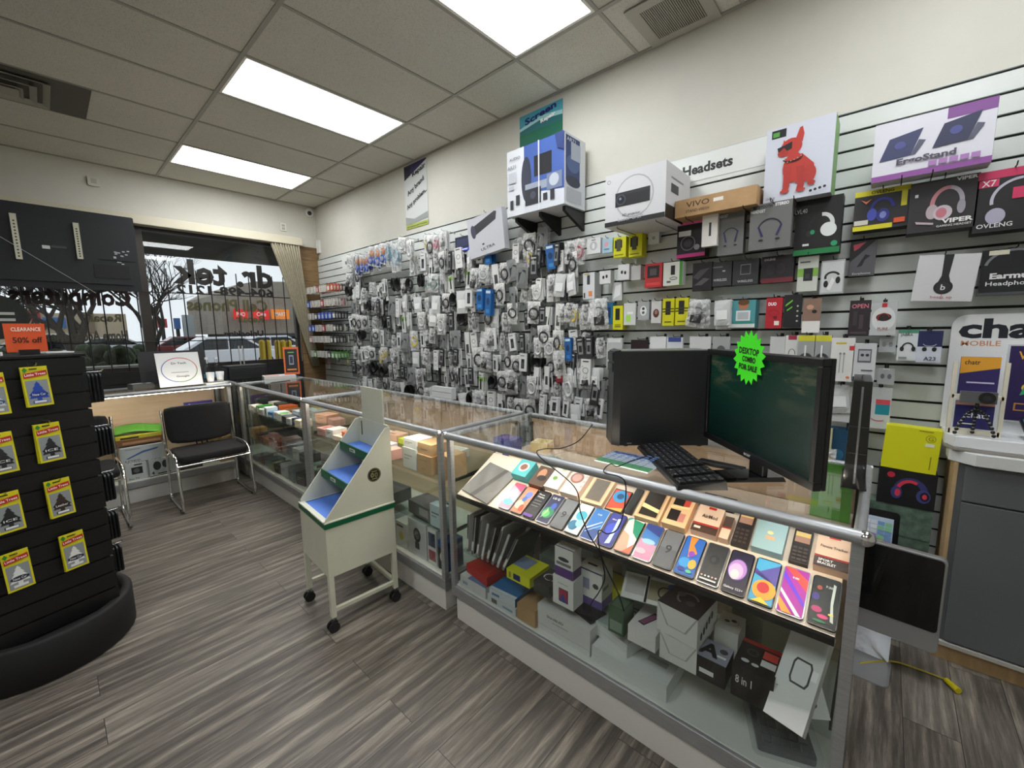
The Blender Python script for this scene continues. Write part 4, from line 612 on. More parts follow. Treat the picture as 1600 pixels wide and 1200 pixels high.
sb('white_carton', 'white box lettered He above the brown box', 'box', (800, 925), (850, 950), Z3, .1, .14, '#d3d6d6', yaw=-22, x0=FX+.2, xmax=FX+.6, top=[('t', 'Headset', .5, .4, .2, '#4f6f96', .8)])
sb('tablet_box', 'long flat white device box right of the large carton', 'box', (925, 1030), (1040, 1100), Z3, .06, .24, '#d2d6d4', top=[('r', .65, .3, .9, .42, '#a7aba9')])
P0 = FIT[-1]; tag(carton(.16, .055, .16, '#d6dad8', front=[('r', 0, .48, 1, .5, '#a9acaa')]).build('white_carton', mw=frame((P0[0]-.0, P0[1]+.07, Z3+.063), (0, -1, 0)) @ Matrix.Rotation(math.radians(-14), 4, 'Z')), 'white box lying askew on the long flat device box', 'box')
# bagged keyboard
r = empty('bagged_keyboard', frame((FX+.28, .2, Z3+.002), (.93, .36, 0)), 'dark keyboard in a plastic bag on the bottom of the near case', 'keyboard')
m = MB(); m.rbox(-.21, -.075, 0, .21, .075, .02, .01, M('#1d2125', .4)); m.build('keyboard_body', r); m = MB()
for i in range(14):
    for j in range(5): m.box(-.195+i*.0283, -.06+j*.025, .02, -.195+i*.0283+.023, -.06+j*.025+.02, .026, M('#2a2e33', .4))
tag(m.build('keycaps', r), kind='stuff'); m = MB(); m.rbox(-.225, -.09, -.001, .225, .09, .034, .02, M('#cfd6da', .15, alpha=.18)); m.build('plastic_bag', r)
# ================================================================ contents of middle and far case
PALF = ['#dcdcd8', '#c9cbc9', '#e6e3dc', '#b8bcc0', '#d8c4a8', '#efe9df', '#9fb8bc', '#c7d2cc']
def fill(case_nm, y_start, y_end, z, x0, lst, rnd):
    """lst: (description, w, h, d, colour, art on the front, art on the top, stack) laid out one after another towards the camera"""
    y = y_start
    for it in lst:
        ds, w, h, d, c = it[:5]; fr = it[5] if len(it) > 5 else []; tp = it[6] if len(it) > 6 else []; yaw = rnd.uniform(-7, 7)
        ey = w/2*math.cos(math.radians(abs(yaw)))+d/2*math.sin(math.radians(abs(yaw)))
        y -= ey+.004
        if y-ey < y_end: break
        nm = it[7] if len(it) > 7 else 'small_box'
        tag(carton(w, h, d, M(c, .45) if isinstance(c, str) else c, front=fr, top=tp).build(nm, mw=frame((x0+d/2+rnd.uniform(0, .02)+w/2*math.sin(math.radians(abs(yaw))), y, z+.001), (0, -1, 0)) @ Matrix.Rotation(math.radians(yaw), 4, 'Z')), ds+' '+case_nm, 'box')
        y -= ey
RN = random.Random(5)
TXTF = lambda c='#555555': [('r', .12, .6, .7, .66, c), ('r', .12, .45, .5, .49, c)]
B1 = 'on the upper shelf of the middle case'; F0 = FX+.035
rb = [('small pink box with a print', .12, .05, .1, '#d8a9a0', TXTF('#8c3a3a'), [('e', .5, .5, .3, .3, '#c46a66')]), ('white box with a grey label', .1, .06, .11, '#dcdad6', TXTF()), ('flat cream box', .14, .03, .12, '#e8d3bf', [], [('r', .2, .2, .8, .5, '#b89a86')]),
 ('orange and white box', .08, .08, .06, '#e85a2a', [('r', .1, .1, .9, .4, '#f4e8dc')]), ('pale blue box', .1, .05, .1, '#a7c3cc', TXTF('#4c6a78')), ('white box with a green stripe', .1, .07, .09, '#e6e6e0', [('r', 0, .7, 1, .9, '#5a9a4a')]), ('dark grey box', .1, .05, .1, '#4a4a4a', TXTF('#bbbbbb')),
 ('white printed box behind the cart panel', .11, .07, .1, '#d9dcdc', TXTF()), ('pink cosmetics box', .08, .06, .08, '#d9a096', TXTF('#7a3a3a')), ('white earphone box', .09, .09, .09, '#e3e2de', [('e', .5, .6, .2, .2, '#2a2a2a')])]
fill(B1, 3.13, 2.08, .701, F0, rb, RN)
for (lb, y, x, w, h, d, c, fr) in (('tall plain white box left of the kraft boxes in the middle case', 1.915, F0, .125, .115, .12, '#d9dde0', TXTF('#9aa0a4')), ('lower kraft brown box beside the post '+B1, 1.78, F0, .125, .1, .13, CARD, [('r', .2, .7, .7, .73, '#7b5c38'), ('r', .3, .25, .6, .28, '#7b5c38')]), ('kraft box partly hidden by the case post '+B1, 1.645, F0+.02, .09, .12, .12, CARD, [])):
    tag(carton(w, h, d, c, front=fr).build('small_box', mw=facing((x+d/2, y, .702))), lb, 'box')
tag(carton(.12, .06, .12, CARD, front=[('r', .2, .4, .7, .5, '#7b5c38')]).build('small_box', mw=facing((F0+.07, 1.785, .803))), 'upper kraft brown box stacked on the lower one in the middle case', 'box')
tag(carton(.12, .05, .11, '#e6e8e8', front=TXTF()).build('small_box', mw=facing((F0+.06, 1.912, .818))), 'white box stacked on the tall plain white box in the middle case', 'box')
rb2 = [('blue and orange cable pack', .14, .02, .1, '#3f6f9f', [], [('e', .5, .5, .3, .3, '#e8742a')]), ('orange cable bundle box', .1, .08, .07, '#f0532a', [('p', [(0, 0), (.5, 1), (1, 0)], '#f8b08c')]), ('yellow gadget box', .09, .09, .06, '#d9c23a', TXTF()), ('cream flat box', .15, .03, .12, '#ecd6c4'), ('peach box', .13, .05, .1, '#e6b89c', [], [('r', .1, .2, .6, .4, '#a3624a')]),
 ('bright yellow green small box', .08, .035, .06, '#c8d81a'), ('white box with a portrait', .13, .05, .09, '#dfe3e6', [], [('e', .6, .5, .2, .25, '#d88a6c')]), ('pink box with dark print', .13, .04, .1, '#dca89a', TXTF('#5a2a2a')), ('teal box', .1, .05, .1, '#4f8f98'), ('white open box', .12, .05, .1, '#e6e4df', [], [('r', .1, .1, .9, .9, '#b8b2a8')])]
fill('at the back of the middle case upper shelf', 3.1, 1.62, .701, FX+.27, rb2, RN)
rb3 = [('grey carton', .16, .14, .12, '#8c8c88', TXTF('#444444')), ('dark printed carton', .14, .12, .14, '#2e2c2c', TXTF('#999999')), ('white carton', .15, .16, .12, '#c9cbc9', TXTF()), ('black printed box', .13, .1, .14, '#1f1f21', TXTF('#bbbbbb')), ('maroon and white box', .12, .17, .1, '#7a1f33', [('r', .1, .1, .9, .5, '#c9c9c9')]), ('grey slanted printed carton', .22, .075, .13, '#56585a', [('r', .5, .2, .9, .8, '#999999')])]
fill('on the middle shelf of the middle case', 3.12, 2.05, .421, F0, rb3, RN); fill('at the end of the middle shelf of the middle case', 1.99, 1.6, .421, F0, [rb3[5], ('pale blue cable pack', .11, .12, .05, '#aec4cc', TXTF())], RN)
PRJ = [('r', .06, .06, .94, .94, '#c3c5c4'), ('e', .5, .6, .2, .25, '#2a2a2c'), ('e', .5, .6, .12, .15, '#6a6c70'), ('r', .38, .2, .62, .4, '#3a3a3c')]
for (nm, lb, y, w, h, d, c, fr, z) in (('camera_carton', 'white carton with a black round camera picture at the bottom of the middle case', 1.89, .17, .205, .14, '#cfd1d0', PRJ, .191), ('headset_carton', 'narrow white and black pictured box beside the camera carton', 1.755, .075, .2, .11, '#d5d6d4', [('r', .1, .5, .9, .9, '#3a3f5a'), ('r', .1, .1, .9, .4, '#8f3f50')], .191), ('bulb_box', 'blue box with a light bulb picture at the bottom right of the middle case', 1.665, .075, .16, .11, '#1b4f86', [('r', 0, 0, 1, .75, '#181a1c'), ('e', .5, .45, .3, .4, '#e8e6dc'), ('r', .4, .1, .6, .25, '#9a9a94')], .191),
   ('bulb_box', 'white box with a yellow lamp picture at the bottom of the middle case', 2.05, .11, .15, .1, '#dcdcd8', [('e', .5, .45, .2, .25, '#d8c83a'), ('r', .1, .8, .7, .88, '#333333')], .191), ('white_carton', 'white carton at the bottom of the middle case left of the lamp box', 2.2, .14, .17, .12, '#cfd3d5', TXTF(), .191), ('red_carton', 'dark red carton at the bottom of the middle case', 2.37, .1, .18, .12, '#6a1c2a', TXTF('#dddddd'), .191), ('black_carton', 'black carton at the bottom of the middle case far left', 2.52, .15, .15, .12, '#1d1d1f', TXTF('#aaaaaa'), .191)):
    tag(carton(w, h, d, c, front=fr, top=[('r', .1, .2, .8, .5, '#8fb0c4')] if 'camera' in nm or 'headset' in nm else ()).build(nm, mw=facing((F0+d/2+.01, y, z+.001))), lb, 'box')
C1 = 'on the upper shelf of the far case'
fill('at the front of the far case upper shelf', 4.7, 3.25, .701, F0, [('first small white box', .05, .05, .09, '#e6e0d2', TXTF()), ('second small white box', .05, .05, .09, '#dcd8cc', TXTF('#777777')), ('third small white box', .05, .05, .09, '#e2dccf', TXTF()), ('fourth small white box', .05, .05, .09, '#d6d2c6', TXTF('#777777')), ('green and white box', .07, .07, .12, '#2f8a35', [('r', .3, .2, .9, .8, '#e0e8dc')]),
  ('white box with small red marks', .12, .05, .1, '#dde0dc', [('r', .1, .3, .2, .6, '#c03030'), ('r', .3, .3, .4, .6, '#3a8a4a'), ('r', .5, .3, .6, .6, '#d8b030')]), ('white earphone box with teal side', .1, .08, .09, '#d8e4e6', [('e', .4, .5, .25, .3, '#2a3a44')]), ('blue and white charger box', .08, .05, .1, '#3a86b8', [('r', .1, .1, .9, .5, '#e8eef0')]), ('white adapter box', .1, .06, .1, '#e0e2e2', TXTF()), ('white box with green cap', .09, .06, .09, '#dfe6dc', [], [('e', .5, .5, .45, .45, '#57a83a')]), ('dark controller packet', .12, .05, .1, '#2a2c2e', [], [('e', .5, .5, .4, .3, '#55585a')]), ('white cable box', .08, .05, .08, '#d9dcdf', TXTF()), ('small dark blue box', .08, .06, .07, '#2a3650', TXTF('#cccccc')), ('cream jewellery box', .09, .06, .1, '#efe3c8')], RN)
fill('at the back of the far case upper shelf', 4.68, 3.25, .701, FX+.22, [('white roll box', .1, .06, .08, '#ebe4d4'), ('grey cable spool box', .14, .06, .09, '#4c4a48'), ('orange tray box', .14, .05, .12, '#d86a2a', [], [('r', .1, .1, .9, .9, '#b8521c')]), ('brown tray box', .16, .03, .12, '#9c7146', [], [('r', .1, .1, .9, .9, '#7a5433')]), ('light blue lidded tray', .16, .04, .12, '#a9b9c8', [], [('r', .08, .08, .92, .92, '#d4dde4')]), ('grey and teal carton', .16, .07, .12, '#8fa4aa', TXTF()), ('grey carton', .15, .08, .12, '#9aa2a6', TXTF('#555555')), ('peach printed carton', .17, .07, .12, '#efb79b', TXTF('#8a4a3a')), ('pink carton', .12, .05, .1, '#e2a89a')], RN)
fill('on the middle shelf of the far case', 4.7, 3.25, .421, F0, [('kraft box', .12, .1, .12, '#b08a4c', TXTF('#6a4a24')), ('dark case box', .1, .06, .12, '#2c2a28'), ('maroon flat box', .12, .05, .14, '#7a3a34', [], [('r', .1, .1, .9, .9, '#8f4f40')]), ('brown wooden phone case box', .16, .06, .14, '#8a5a3a', [], [('r', .05, .1, .95, .3, '#c08a5a')]), ('pink packet', .1, .13, .05, '#b98f88', TXTF('#6a3a3a')), ('red brown box', .13, .08, .13, '#8a4c3c'), ('pink grey carton', .14, .12, .13, '#a8908c', TXTF('#5a4a4a')), ('grey carton', .13, .1, .12, '#8a8f92', TXTF('#444444')), ('white and grey carton', .12, .09, .11, '#c0c2c0', TXTF()), ('black gadget box', .13, .07, .12, '#26282a', TXTF('#aaaaaa'))], RN)
fill('at the bottom of the far case', 4.7, 3.25, .191, F0, [('grey clear tray', .14, .05, .14, '#6c7276'), ('dark red booklet box', .14, .04, .12, '#6a2c2c'), ('teal grey box', .15, .07, .13, '#66787c', TXTF('#333333')), ('green and white bag box', .12, .06, .12, '#7a8a3c', [], [('e', .5, .5, .3, .3, '#d6dcc0')]), ('black box', .14, .08, .14, '#1c1d1f', TXTF('#999999')), ('white carton', .15, .11, .12, '#c4c8ca', TXTF()), ('grey carton', .14, .12, .13, '#7f8588', TXTF('#333333')), ('dark carton', .13, .1, .12, '#3c3c3e', TXTF('#aaaaaa'))], RN)
# ================================================================ case under the window: contents
DY = 4.79
def dbox(name, lb, px, pw, z, h, d, c, dy=.04, yaw=0, cat='box', **k):
    a = at(px, 700, 'y', DY+dy); b = at(px+pw, 700, 'y', DY+dy); w = abs(b.x-a.x)
    return tag(carton(w, h, d, c, **k).build(name, mw=Matrix.Translation(((a.x+b.x)/2, DY+dy+d/2+w/2*abs(math.sin(math.radians(yaw))), z+.001)) @ Matrix.Rotation(math.radians(yaw), 4, 'Z')), lb, cat)
dbox('drive_case_box', 'white box lettered EXTERNAL CASE with a blue slanted drive, behind the chair', 187, 68, .337, .15, .12, '#d4d7da', front=[('p', [(.1, .35), (.5, .7), (.9, .8), (.85, .7), (.5, .58), (.15, .32)], '#4a6aa8'), ('t', '3.5"HDD', .25, .2, .1, '#2a2a2a', .36), ('t', 'EXTERNAL CASE', .52, .07, .08, '#3a3a3a', .8), ('r', .1, .85, .45, .89, '#9a9c9e')])
dbox('support_box', 'grey carton carrying the external case box', 192, 60, .191, .145, .13, '#d5d7d9', dy=.06)
dbox('camera_kit_box', 'white box with a black camera picture and small lettering, lower left', 192, 33, .191, .155, .012, '#dfe1e2', dy=.035, front=[('r', .25, .35, .8, .75, '#1d1d1f'), ('e', .5, .55, .15, .15, '#6a6a6e'), ('r', .4, .85, .8, .92, '#2a2a2a'), ('t', 'Pen TV', .35, .1, .09, '#3a3a3a', .5)])
dbox('camera_kit_box', 'white box with two black cameras and a number 4, lower right', 229, 42, .191, .155, .012, '#d3d5d6', dy=.035, front=[('e', .3, .6, .15, .22, '#26262a'), ('e', .62, .65, .13, .2, '#33333a'), ('t', '4', .12, .2, .2, '#1a1a1a'), ('r', .3, .1, .8, .16, '#2a2a2a'), ('r', .0, .0, 1, .04, '#1a1a1a')])
dbox('cable_bag', 'brown bundled cable bag right of the camera boxes', 278, 36, .191, .2, .1, '#37312c', dy=.05, front=[('r', .1, .5, .6, .7, '#8a7b68')])
dbox('flat_case', 'flat brown wooden tray on the shelf under the green envelope', 184, 76, .502, .05, .3, '#8a5a3a', dy=.06, front=[('r', .1, .2, .9, .6, '#c89468')])
dbox('yellow_folder', 'yellow file folder under the green envelope', 184, 72, .554, .03, .28, '#d8cc3c', dy=.06, yaw=-3, front=[('r', .1, .1, .5, .6, '#1b1b14')])
m = MB(); V = [(-.17+.34*i/8, -.12+.24*j/5, .012+.02*math.sin(i*.5)+.006*j) for j in range(6) for i in range(9)]
m.add(V, [(j*9+i, j*9+i+1, (j+1)*9+i+1, (j+1)*9+i) for j in range(5) for i in range(8)], M('#4e9a2a', .5), True); q = at(213, 655, 'y', DY+.18); o = m.build('green_envelope', mw=RZ((q.x, DY+.21, .588), -4)); md = o.modifiers.new('t', 'SOLIDIFY'); md.thickness = .006; tag(o, 'lime green envelope lying in the case under the window', 'envelope')
q = at(232, 636, 'y', DY+.37); m = MB(); m.cyl((0, 0, 0), (0, 0, .06), .07, M('#e8ddc8', .5), 24).cyl((0, 0, .06), (0, 0, .1), .062, '#7a5a2c', 24).cyl((0, 0, .1), (0, 0, .104), .058, '#2c2114', 24); tag(m.build('tape_roll', loc=(q.x, DY+.39, .502)), 'brown round tin on a white roll inside the case under the window', 'tin')
q = at(160, 650, 'y', DY+.3); tag(carton(.12, .14, .08, '#e8d24a', front=[('r', .4, .2, 1, .8, '#9fc4d8')]).build('yellow_box', mw=RZ((q.x, DY+.32, .502), 5)), 'yellow and pale blue box beside the black stand inside the window case', 'box')
dbox('purple_bag', 'purple printed bag at the right end of the window case', 296, 44, .502, .28, .04, '#3c2f86', dy=.34, front=[('t', 'AA', .7, .6, .12, '#d8d4ea', .3), ('p', [(0, .1), (.3, .9), (.15, .95), (0, .6)], '#d6d2e0')])
r = empty('white_rack', (at(300, 640, 'y', DY+.2).x, DY+.2, .502), 'white plastic handle rack inside the case above the near chair', 'rack')
for z in (.2, .26): MB().tube([(-.09, .05, z-.03), (-.07, -.02, z), (.13, -.02, z+.005), (.15, .05, z-.02)], .009, WHT).build('handle', r)
MB().cyl((-.06, .05, 0), (-.08, .05, .24), .008, WHT).cyl((.14, .05, 0), (.14, .05, .24), .008, WHT).build('stand', r)
for i, (px, h, c) in enumerate(((347, .1, '#c9b284'), (353, .16, '#d9d6cc'), (360, .12, '#b98c4a'))):
    q = at(px, 660, 'y', DY+.1); tag(carton(.07, h, .08, c).build('small_box', mw=RZ((q.x-.03+.012*i, DY+.12+.085*i, .502), 3)), '%s small box beside the corner post inside the window case' % ('tan', 'cream', 'brown')[i], 'box')
dbox('kraft_carton', 'kraft carton at the bottom right of the window case', 343, 22, .191, .25, .2, CARD, dy=.06)
# ================================================================ white wheeled display cart
FP, LP_, RP_ = Vector((.79, 1.905, 0)), Vector((.775, 2.265, 0)), Vector((1.145, 1.88, 0))
CX = (RP_-FP).normalized(); CW = .356; CDp = .36
r = empty('display_cart', frame(FP, CX), 'cream wheeled display cart with green trim and blue lined shelves', 'display cart')   # local x from the open side to the back, y away from the camera
w, d = CW, CDp; b = MB(); t = .01; ZB, ZT = .285, .535
b.box(0, 0, ZB, w, t, ZT, MDF).box(0, d-t, ZB, w, d, ZT, MDF).box(0, t, ZB, t, d-t, ZT, MDF).box(w-t, t, ZB, w, d-t, ZT, MDF).box(t, t, ZB, w-t, d-t, ZB+t, MDF); b.build('lower_bin', r)
b = MB(); e = .004
for q in ((-e, -e, w+e, 0), (-e, d, w+e, d+e), (-e, 0, 0, d), (w, 0, w+e, d)): b.box(q[0], q[1], ZT-.002, q[2], q[3], ZT+.024, GRN)
b.build('green_band', r); b = MB()
for q in ((-e, -e, w+e, t), (-e, d-t, w+e, d+e), (-e, 0, t+.012, d), (w-t, 0, w+e, d)): b.box(q[0], q[1], ZT+.024, q[2], q[3], ZT+.031, M('#dcdccb', .5))
b.build('rim', r); ZU = ZT+.031; ZK = .965
side = [(0.004, ZU), (w, ZU), (w, ZK), (w-.025, ZK), (.006, ZU+.012)]
for y, nm in ((0, 0), (d-.009, 1)):
    b = MB(); b.prism([(x, y, z) for x, z in side], [(x, y+.009, z) for x, z in side], MDF); o = b.build('side_panel', r)
    if nm == 0:
        m = MB(); c = (w*.72, -.0015, ZU+.17); art(m, [('e', .5, .5, .5, .5, '#15140f'), ('o', .5, .5, .46, .46, .03, '#8f8a5a'), ('e', .35, .5, .12, .17, '#9a9462'), ('e', .64, .48, .12, .17, '#7c784c'), ('e', .35, .5, .05, .09, '#15140f'), ('e', .64, .48, .05, .09, '#15140f'), ('r', .3, .2, .7, .27, '#8f8a5a'), ('r', .3, .74, .7, .8, '#8f8a5a')], (c[0]-.036, 0, c[2]-.036), (.072, 0, 0), (0, 0, .072), (0, -1, 0)); m.build('emblem', o)
b = MB(); b.box(w-.009, .009, ZU, w, d-.009, ZK+.008, MDF); b.build('back_panel', r)
b = MB(); b.box(w-.008, .055, ZK+.008, w, d-.055, 1.155, MDF); b.build('header_panel', r); 
b = MB(); b.box(w-.012, d-.05, ZK-.09, w-.0095, d-.044, ZK-.01, '#3c3c34'); b.build('slot', r)
for x0, z, ln in ((.012, ZU-.012, .2), (.125, ZU+.13, .18), (.235, ZU+.262, .11)):
    b = MB(); b.box(x0, .010, z-.006, w-.01, d-.010, z, GRN if z > ZU else MDF); b.build('tray', r)
    m = MB(); m.T = Matrix.Rotation(0, 4, 'X'); m.box(x0+.004, .012, z+.0005, w-.012, d-.012, z+.003, BLUEMAT); m.build('blue_liner', r)
    if z > ZU:
        b = MB(); b.box(x0-.006, .0095, z-.018, x0, d-.0095, z+.026, GRN); o = b.build('shelf_lip', r)
        m = MB(); m.box(x0-.0075, d*.42, z-.005, x0-.006, d*.6, z+.012, '#d8d8d2'); art(m, [('r', .1, .3, .9, .7, '#2a2a2a')], (x0-.0075, d*.59, z-.003), (0, -.05, 0), (0, 0, .013), (-1, 0, 0)); m.build('price_label', o)
m = MB(); m.box(-.0055, d*.5, ZT+.0245, -.004, d*.68, ZT+.03, '#6a6a5c'); m.build('label_strip', r)
for i, (x, y) in enumerate(((.012, .012), (.012, d-.012), (w-.012, .012), (w-.012, d-.012))): MB().box(x-.012, y-.012, .075, x+.012, y+.012, ZB, MDF).build('leg', r)
b = MB(); b.box(.024, .003, .1, w-.024, .021, .118, MDF).box(.024, d-.021, .1, w-.024, d-.003, .118, MDF).box(w-.021, .024, .1, w-.003, d-.024, .118, MDF).build('stretcher', r)
for x, y in ((.012, .012), (.012, d-.012), (w-.012, d-.012), (w-.012, .012)):
    m = MB(); m.cyl((x, y, .05), (x, y, .075), .006, STEEL, 8).box(x-.014, y-.013, .03, x+.014, y+.013, .055, BLK); m.cyl((x-.004, y-.018, .026), (x-.004, y-.006, .026), .026, M('#141414', .6), 16).cyl((x-.004, y+.006, .026), (x-.004, y+.018, .026), .026, M('#141414', .6), 16); m.build('caster', r)
# ================================================================ chairs
def chair(cx, cy, lb, rot=0):
    r = empty('waiting_chair', RZ((cx, cy, 0), rot), lb, 'chair', 'black waiting room chairs'); W = .26
    for s in (-1, 1):
        P = [(s*W, .25, .80), (s*W, .2, .45), (s*W, .235, .06), (s*W, .225, .022), (s*W, .19, .013), (s*W, -.24, .013), (s*W, -.275, .03), (s*W, -.27, .07), (s*(W-.0), -.225, .38), (s*W, -.2, .43), (s*W, -.14, .465), (s*W, .1, .47), (s*W, .2, .46)]
        MB().tube(P, .011, CHROME, 10).build('side_frame', r)
        for y in (.2, -.2): MB().cyl((s*W, y, .0), (s*W, y, .02), .014, BLK, 10).build('foot_glide', r)
    MB().cyl((-W, -.225, .385), (W, -.225, .385), .009, CHROME).build('front_bar', r); MB().cyl((-W, .2, .41), (W, .2, .41), .009, CHROME).build('rear_bar', r)
    m = MB(); m.rbox(-.245, -.25, .405, .245, .21, .465, .05, FABRIC); m.build('seat', r, .02)
    m = MB(); n = 10; V = []; F = []
    for k, off in enumerate((0, .045)):
        for j in range(n+1):
            for i in range(n+1):
                u, v = i/n*2-1, j/n*2-1; x = .245*u*(1-.06*v*v*(v < 0)); z = .66+.165*v*(1-.05*u*u); rr = max(0, abs(u)-.75)*max(0, abs(v)-.75)*2.2
                V.append((x*(1-rr*.35), .215-off+.03*u*u-.02*(1-u*u)*(k)+.02*v, z*(1)-(.66 and (v*rr*.06))))
    N = (n+1)**2
    for j in range(n):
        for i in range(n):
            a = j*(n+1)+i; F += [(a, a+n+1, a+n+2, a+1), (N+a, N+a+1, N+a+n+2, N+a+n+1)]
    for i in range(n):
        F += [(i, i+1, N+i+1, N+i), (n*(n+1)+i, N+n*(n+1)+i, N+n*(n+1)+i+1, n*(n+1)+i+1), (i*(n+1), N+i*(n+1), N+(i+1)*(n+1), (i+1)*(n+1)), (i*(n+1)+n, (i+1)*(n+1)+n, N+(i+1)*(n+1)+n, N+i*(n+1)+n)]
    m.add(V, F, FABRIC, True); m.build('backrest', r)
    for x in (-.04, 0, .04): MB().cyl((x, .2, .46), (x, .235, .53), .006, CHROME, 8).build('back_support', r)
    return r
chair(.875, 4.435, 'black padded chair with chrome sled legs in full view before the window case', 0); chair(.035, 4.43, 'black padded chair with chrome legs partly hidden behind the black stand', 0)
# ================================================================ black slatted spinner stand at the left
SE = Vector((.115, 2.694, 0)); SX = Vector((.966, .26, 0)).normalized(); SYv = Vector((-SX.y, SX.x, 0)); SW, SDp = .42, .36; SO = SE-SX*SW
BMAT = mat_soft('black_laminate', '#0b0b0c', '#141415', 6, .4)
r = empty('slatted_display_stand', frame(SO, SX), 'tall black slatted display stand with a rounded base at the left edge', 'display stand')   # local x along its face, y away
MB().lathe([(.0, .004), (.312, .004), (.317, .01), (.317, .185), (.31, .195), (.28, .195), (.28, .17), (0, .17)], M('#111112', .75), 40, (SW/2, SDp/2+.035, 0)).build('round_base', r)
m = MB(); m.box(.01, .01, .17, SW-.01, SDp-.01, 1.365, BMAT)
for i in range(15):
    z0 = .178+i*.0795; z1 = z0+.071
    m.box(0, 0, z0, SW, .0105, z1, BMAT).box(0, SDp-.0105, z0, SW, SDp, z1, BMAT).box(0, .0105, z0, .0105, SDp-.0105, z1, BMAT).box(SW-.0105, .0105, z0, SW, SDp-.0105, z1, BMAT)
m.build('slatted_column', r); MB().box(-.005, -.005, 1.366, SW+.005, SDp+.005, 1.381, BMAT).build('top_cap', r, .003)
# air freshener packs
def hang_pt(px, py): return onplane(px, py, SO-SYv*.03, SYv)
TREE = [(.5, 1), (.66, .84), (.6, .84), (.78, .66), (.7, .66), (.9, .46), (.78, .47), (1, .22), (.62, .24), (.62, .12), (.85, .12), (.85, 0), (.15, 0), (.15, .12), (.38, .12), (.38, .24), (0, .22), (.22, .47), (.1, .46), (.3, .66), (.22, .66), (.4, .84), (.34, .84)]
def freshener(px, py, c, txt, band, lb, n=2):
    """px, py: top-left corner of the front pack"""
    for k in range(n):
        P = onplane(px, py, SO-SYv*(.032-.008*k), SYv); w, h = .076, .165
        A = [('r', 0, .0, 1, 1, '#d9cf1e'), ('p', [(.08, .05), (.92, .05), (.92, .66), (.08, .66)], '#8e9496'), ('p', [(.12+.76*x, .08+.55*y) for x, y in TREE], c), ('e', .5, .3, .36, .14, band), ('t', txt, .5, .3, .06, '#e8e8e8' if band != '#e8e8e8' else '#22304a', .5), ('r', .28, .09, .74, .14, '#e8e8e8'),
             ('p', [(.06, .72), (.95, .78), (.95, .9), (.06, .84)], '#c22a26'), ('t', 'Little Trees', .5, .81, .06, '#ffffff', .8, 5), ('p', [(.14, .86), (.24, .93), (.14, .99), (.04, .93)], '#2f8a2a'), ('r', .3, .93, .6, .96, '#1c1c10')]
        Q = P+SX*(w/2+.004*k*-1)-Vector((0, 0, h)); m = MB(); m.box(-w/2, -.0025, 0, w/2, .0025, h, M('#cfc520', .4)); art(m, A, (-w/2, -.0025, 0), (w, 0, 0), (0, 0, h), (0, -1, 0))
        tag(m.build('air_freshener_pack', mw=frame(Q, SX) @ Matrix.Rotation(math.radians(-2+k), 4, 'Y')), lb if k == 0 else lb+', behind it', 'air freshener', 'yellow tree shaped air freshener packs')
    P = onplane(px+20, py-2, SO-SYv*.03, SYv); m = MB(); a = P+SYv*.029; m.tube([a+Vector((0, 0, .006)), P-SYv*.02+Vector((0, 0, .004)), P-SYv*.028+Vector((0, 0, .014))], .002, STEEL, 6); m.T = frame(a, SX); m.box(-.012, -.004, -.012, .012, -.0005, .016, CLEAR); m.T = Matrix()
    tag(m.build('display_hook'), 'hook of '+lb, 'hook')
WT, BL2 = '#e4e6e2', '#1c2536'
for a in ((33, 574, '#2348a8', 'New Car', '#1d3a86', 'yellow pack with a blue tree, topmost on the black stand', 2), (54, 664, '#26282a', 'ICE', '#17181a', 'yellow pack with a black ice tree, second down in the right column', 3), (71, 753, '#3c2e26', 'Leather', '#2a1f1a', 'yellow pack with a brown tree, third down in the right column', 2), (94, 838, WT, 'New Car', BL2, 'yellow pack with a white tree, lowest of the right column', 2),
          (-26, 680, '#26282a', 'ICE', '#17181a', 'yellow pack with a black ice tree, second row at the left edge', 1), (-14, 775, '#26282a', 'ICE', '#17181a', 'yellow pack with a black ice tree, third row at the left edge', 1), (2, 868, WT, 'New Car', BL2, 'yellow pack with a white tree, lowest at the left edge', 1), (-40, 585, '#c8ccd0', 'Fresh', '#33507a', 'grey pack in the top row cut by the left edge', 1)): freshener(*a)
# packs hanging on the right side of the stand, seen edge-on
for j, (z, n) in enumerate(((1.29, 4), (1.03, 5), (.80, 4), (.6, 4), (.42, 4))):
    y = .06+.012*j; m = MB(); m.cyl((SW-.001, y, z), (SW+.07, y, z), .002, STEEL, 6); m.cyl((SW+.07, y, z), (SW+.075, y, z+.01), .002, STEEL, 6)
    tag(m.build('display_hook', mw=frame(SO, SX)), 'metal hook on the right side of the black stand, %s from the top' % ordn(j), 'hook')
    for k in range(n):
        m = MB(); x = SW+.012+k*.0135; m.rbox(x, y-.03, z-.145, x+.006, y+.05, z-.004, .02, M('#101318', .3), axis='x'); m.rbox(x+.006, y-.026, z-.14, x+.0068, y+.046, z-.01, .02, M('#8d9aa8', .2), axis='x')
        tag(m.build('accessory_pack', mw=frame(SO, SX)), 'thin black pack edge-on at right of black stand, %s hook down' % ordn(j), 'pack', 'edge-on packs on stand hook %s' % ordn(j))
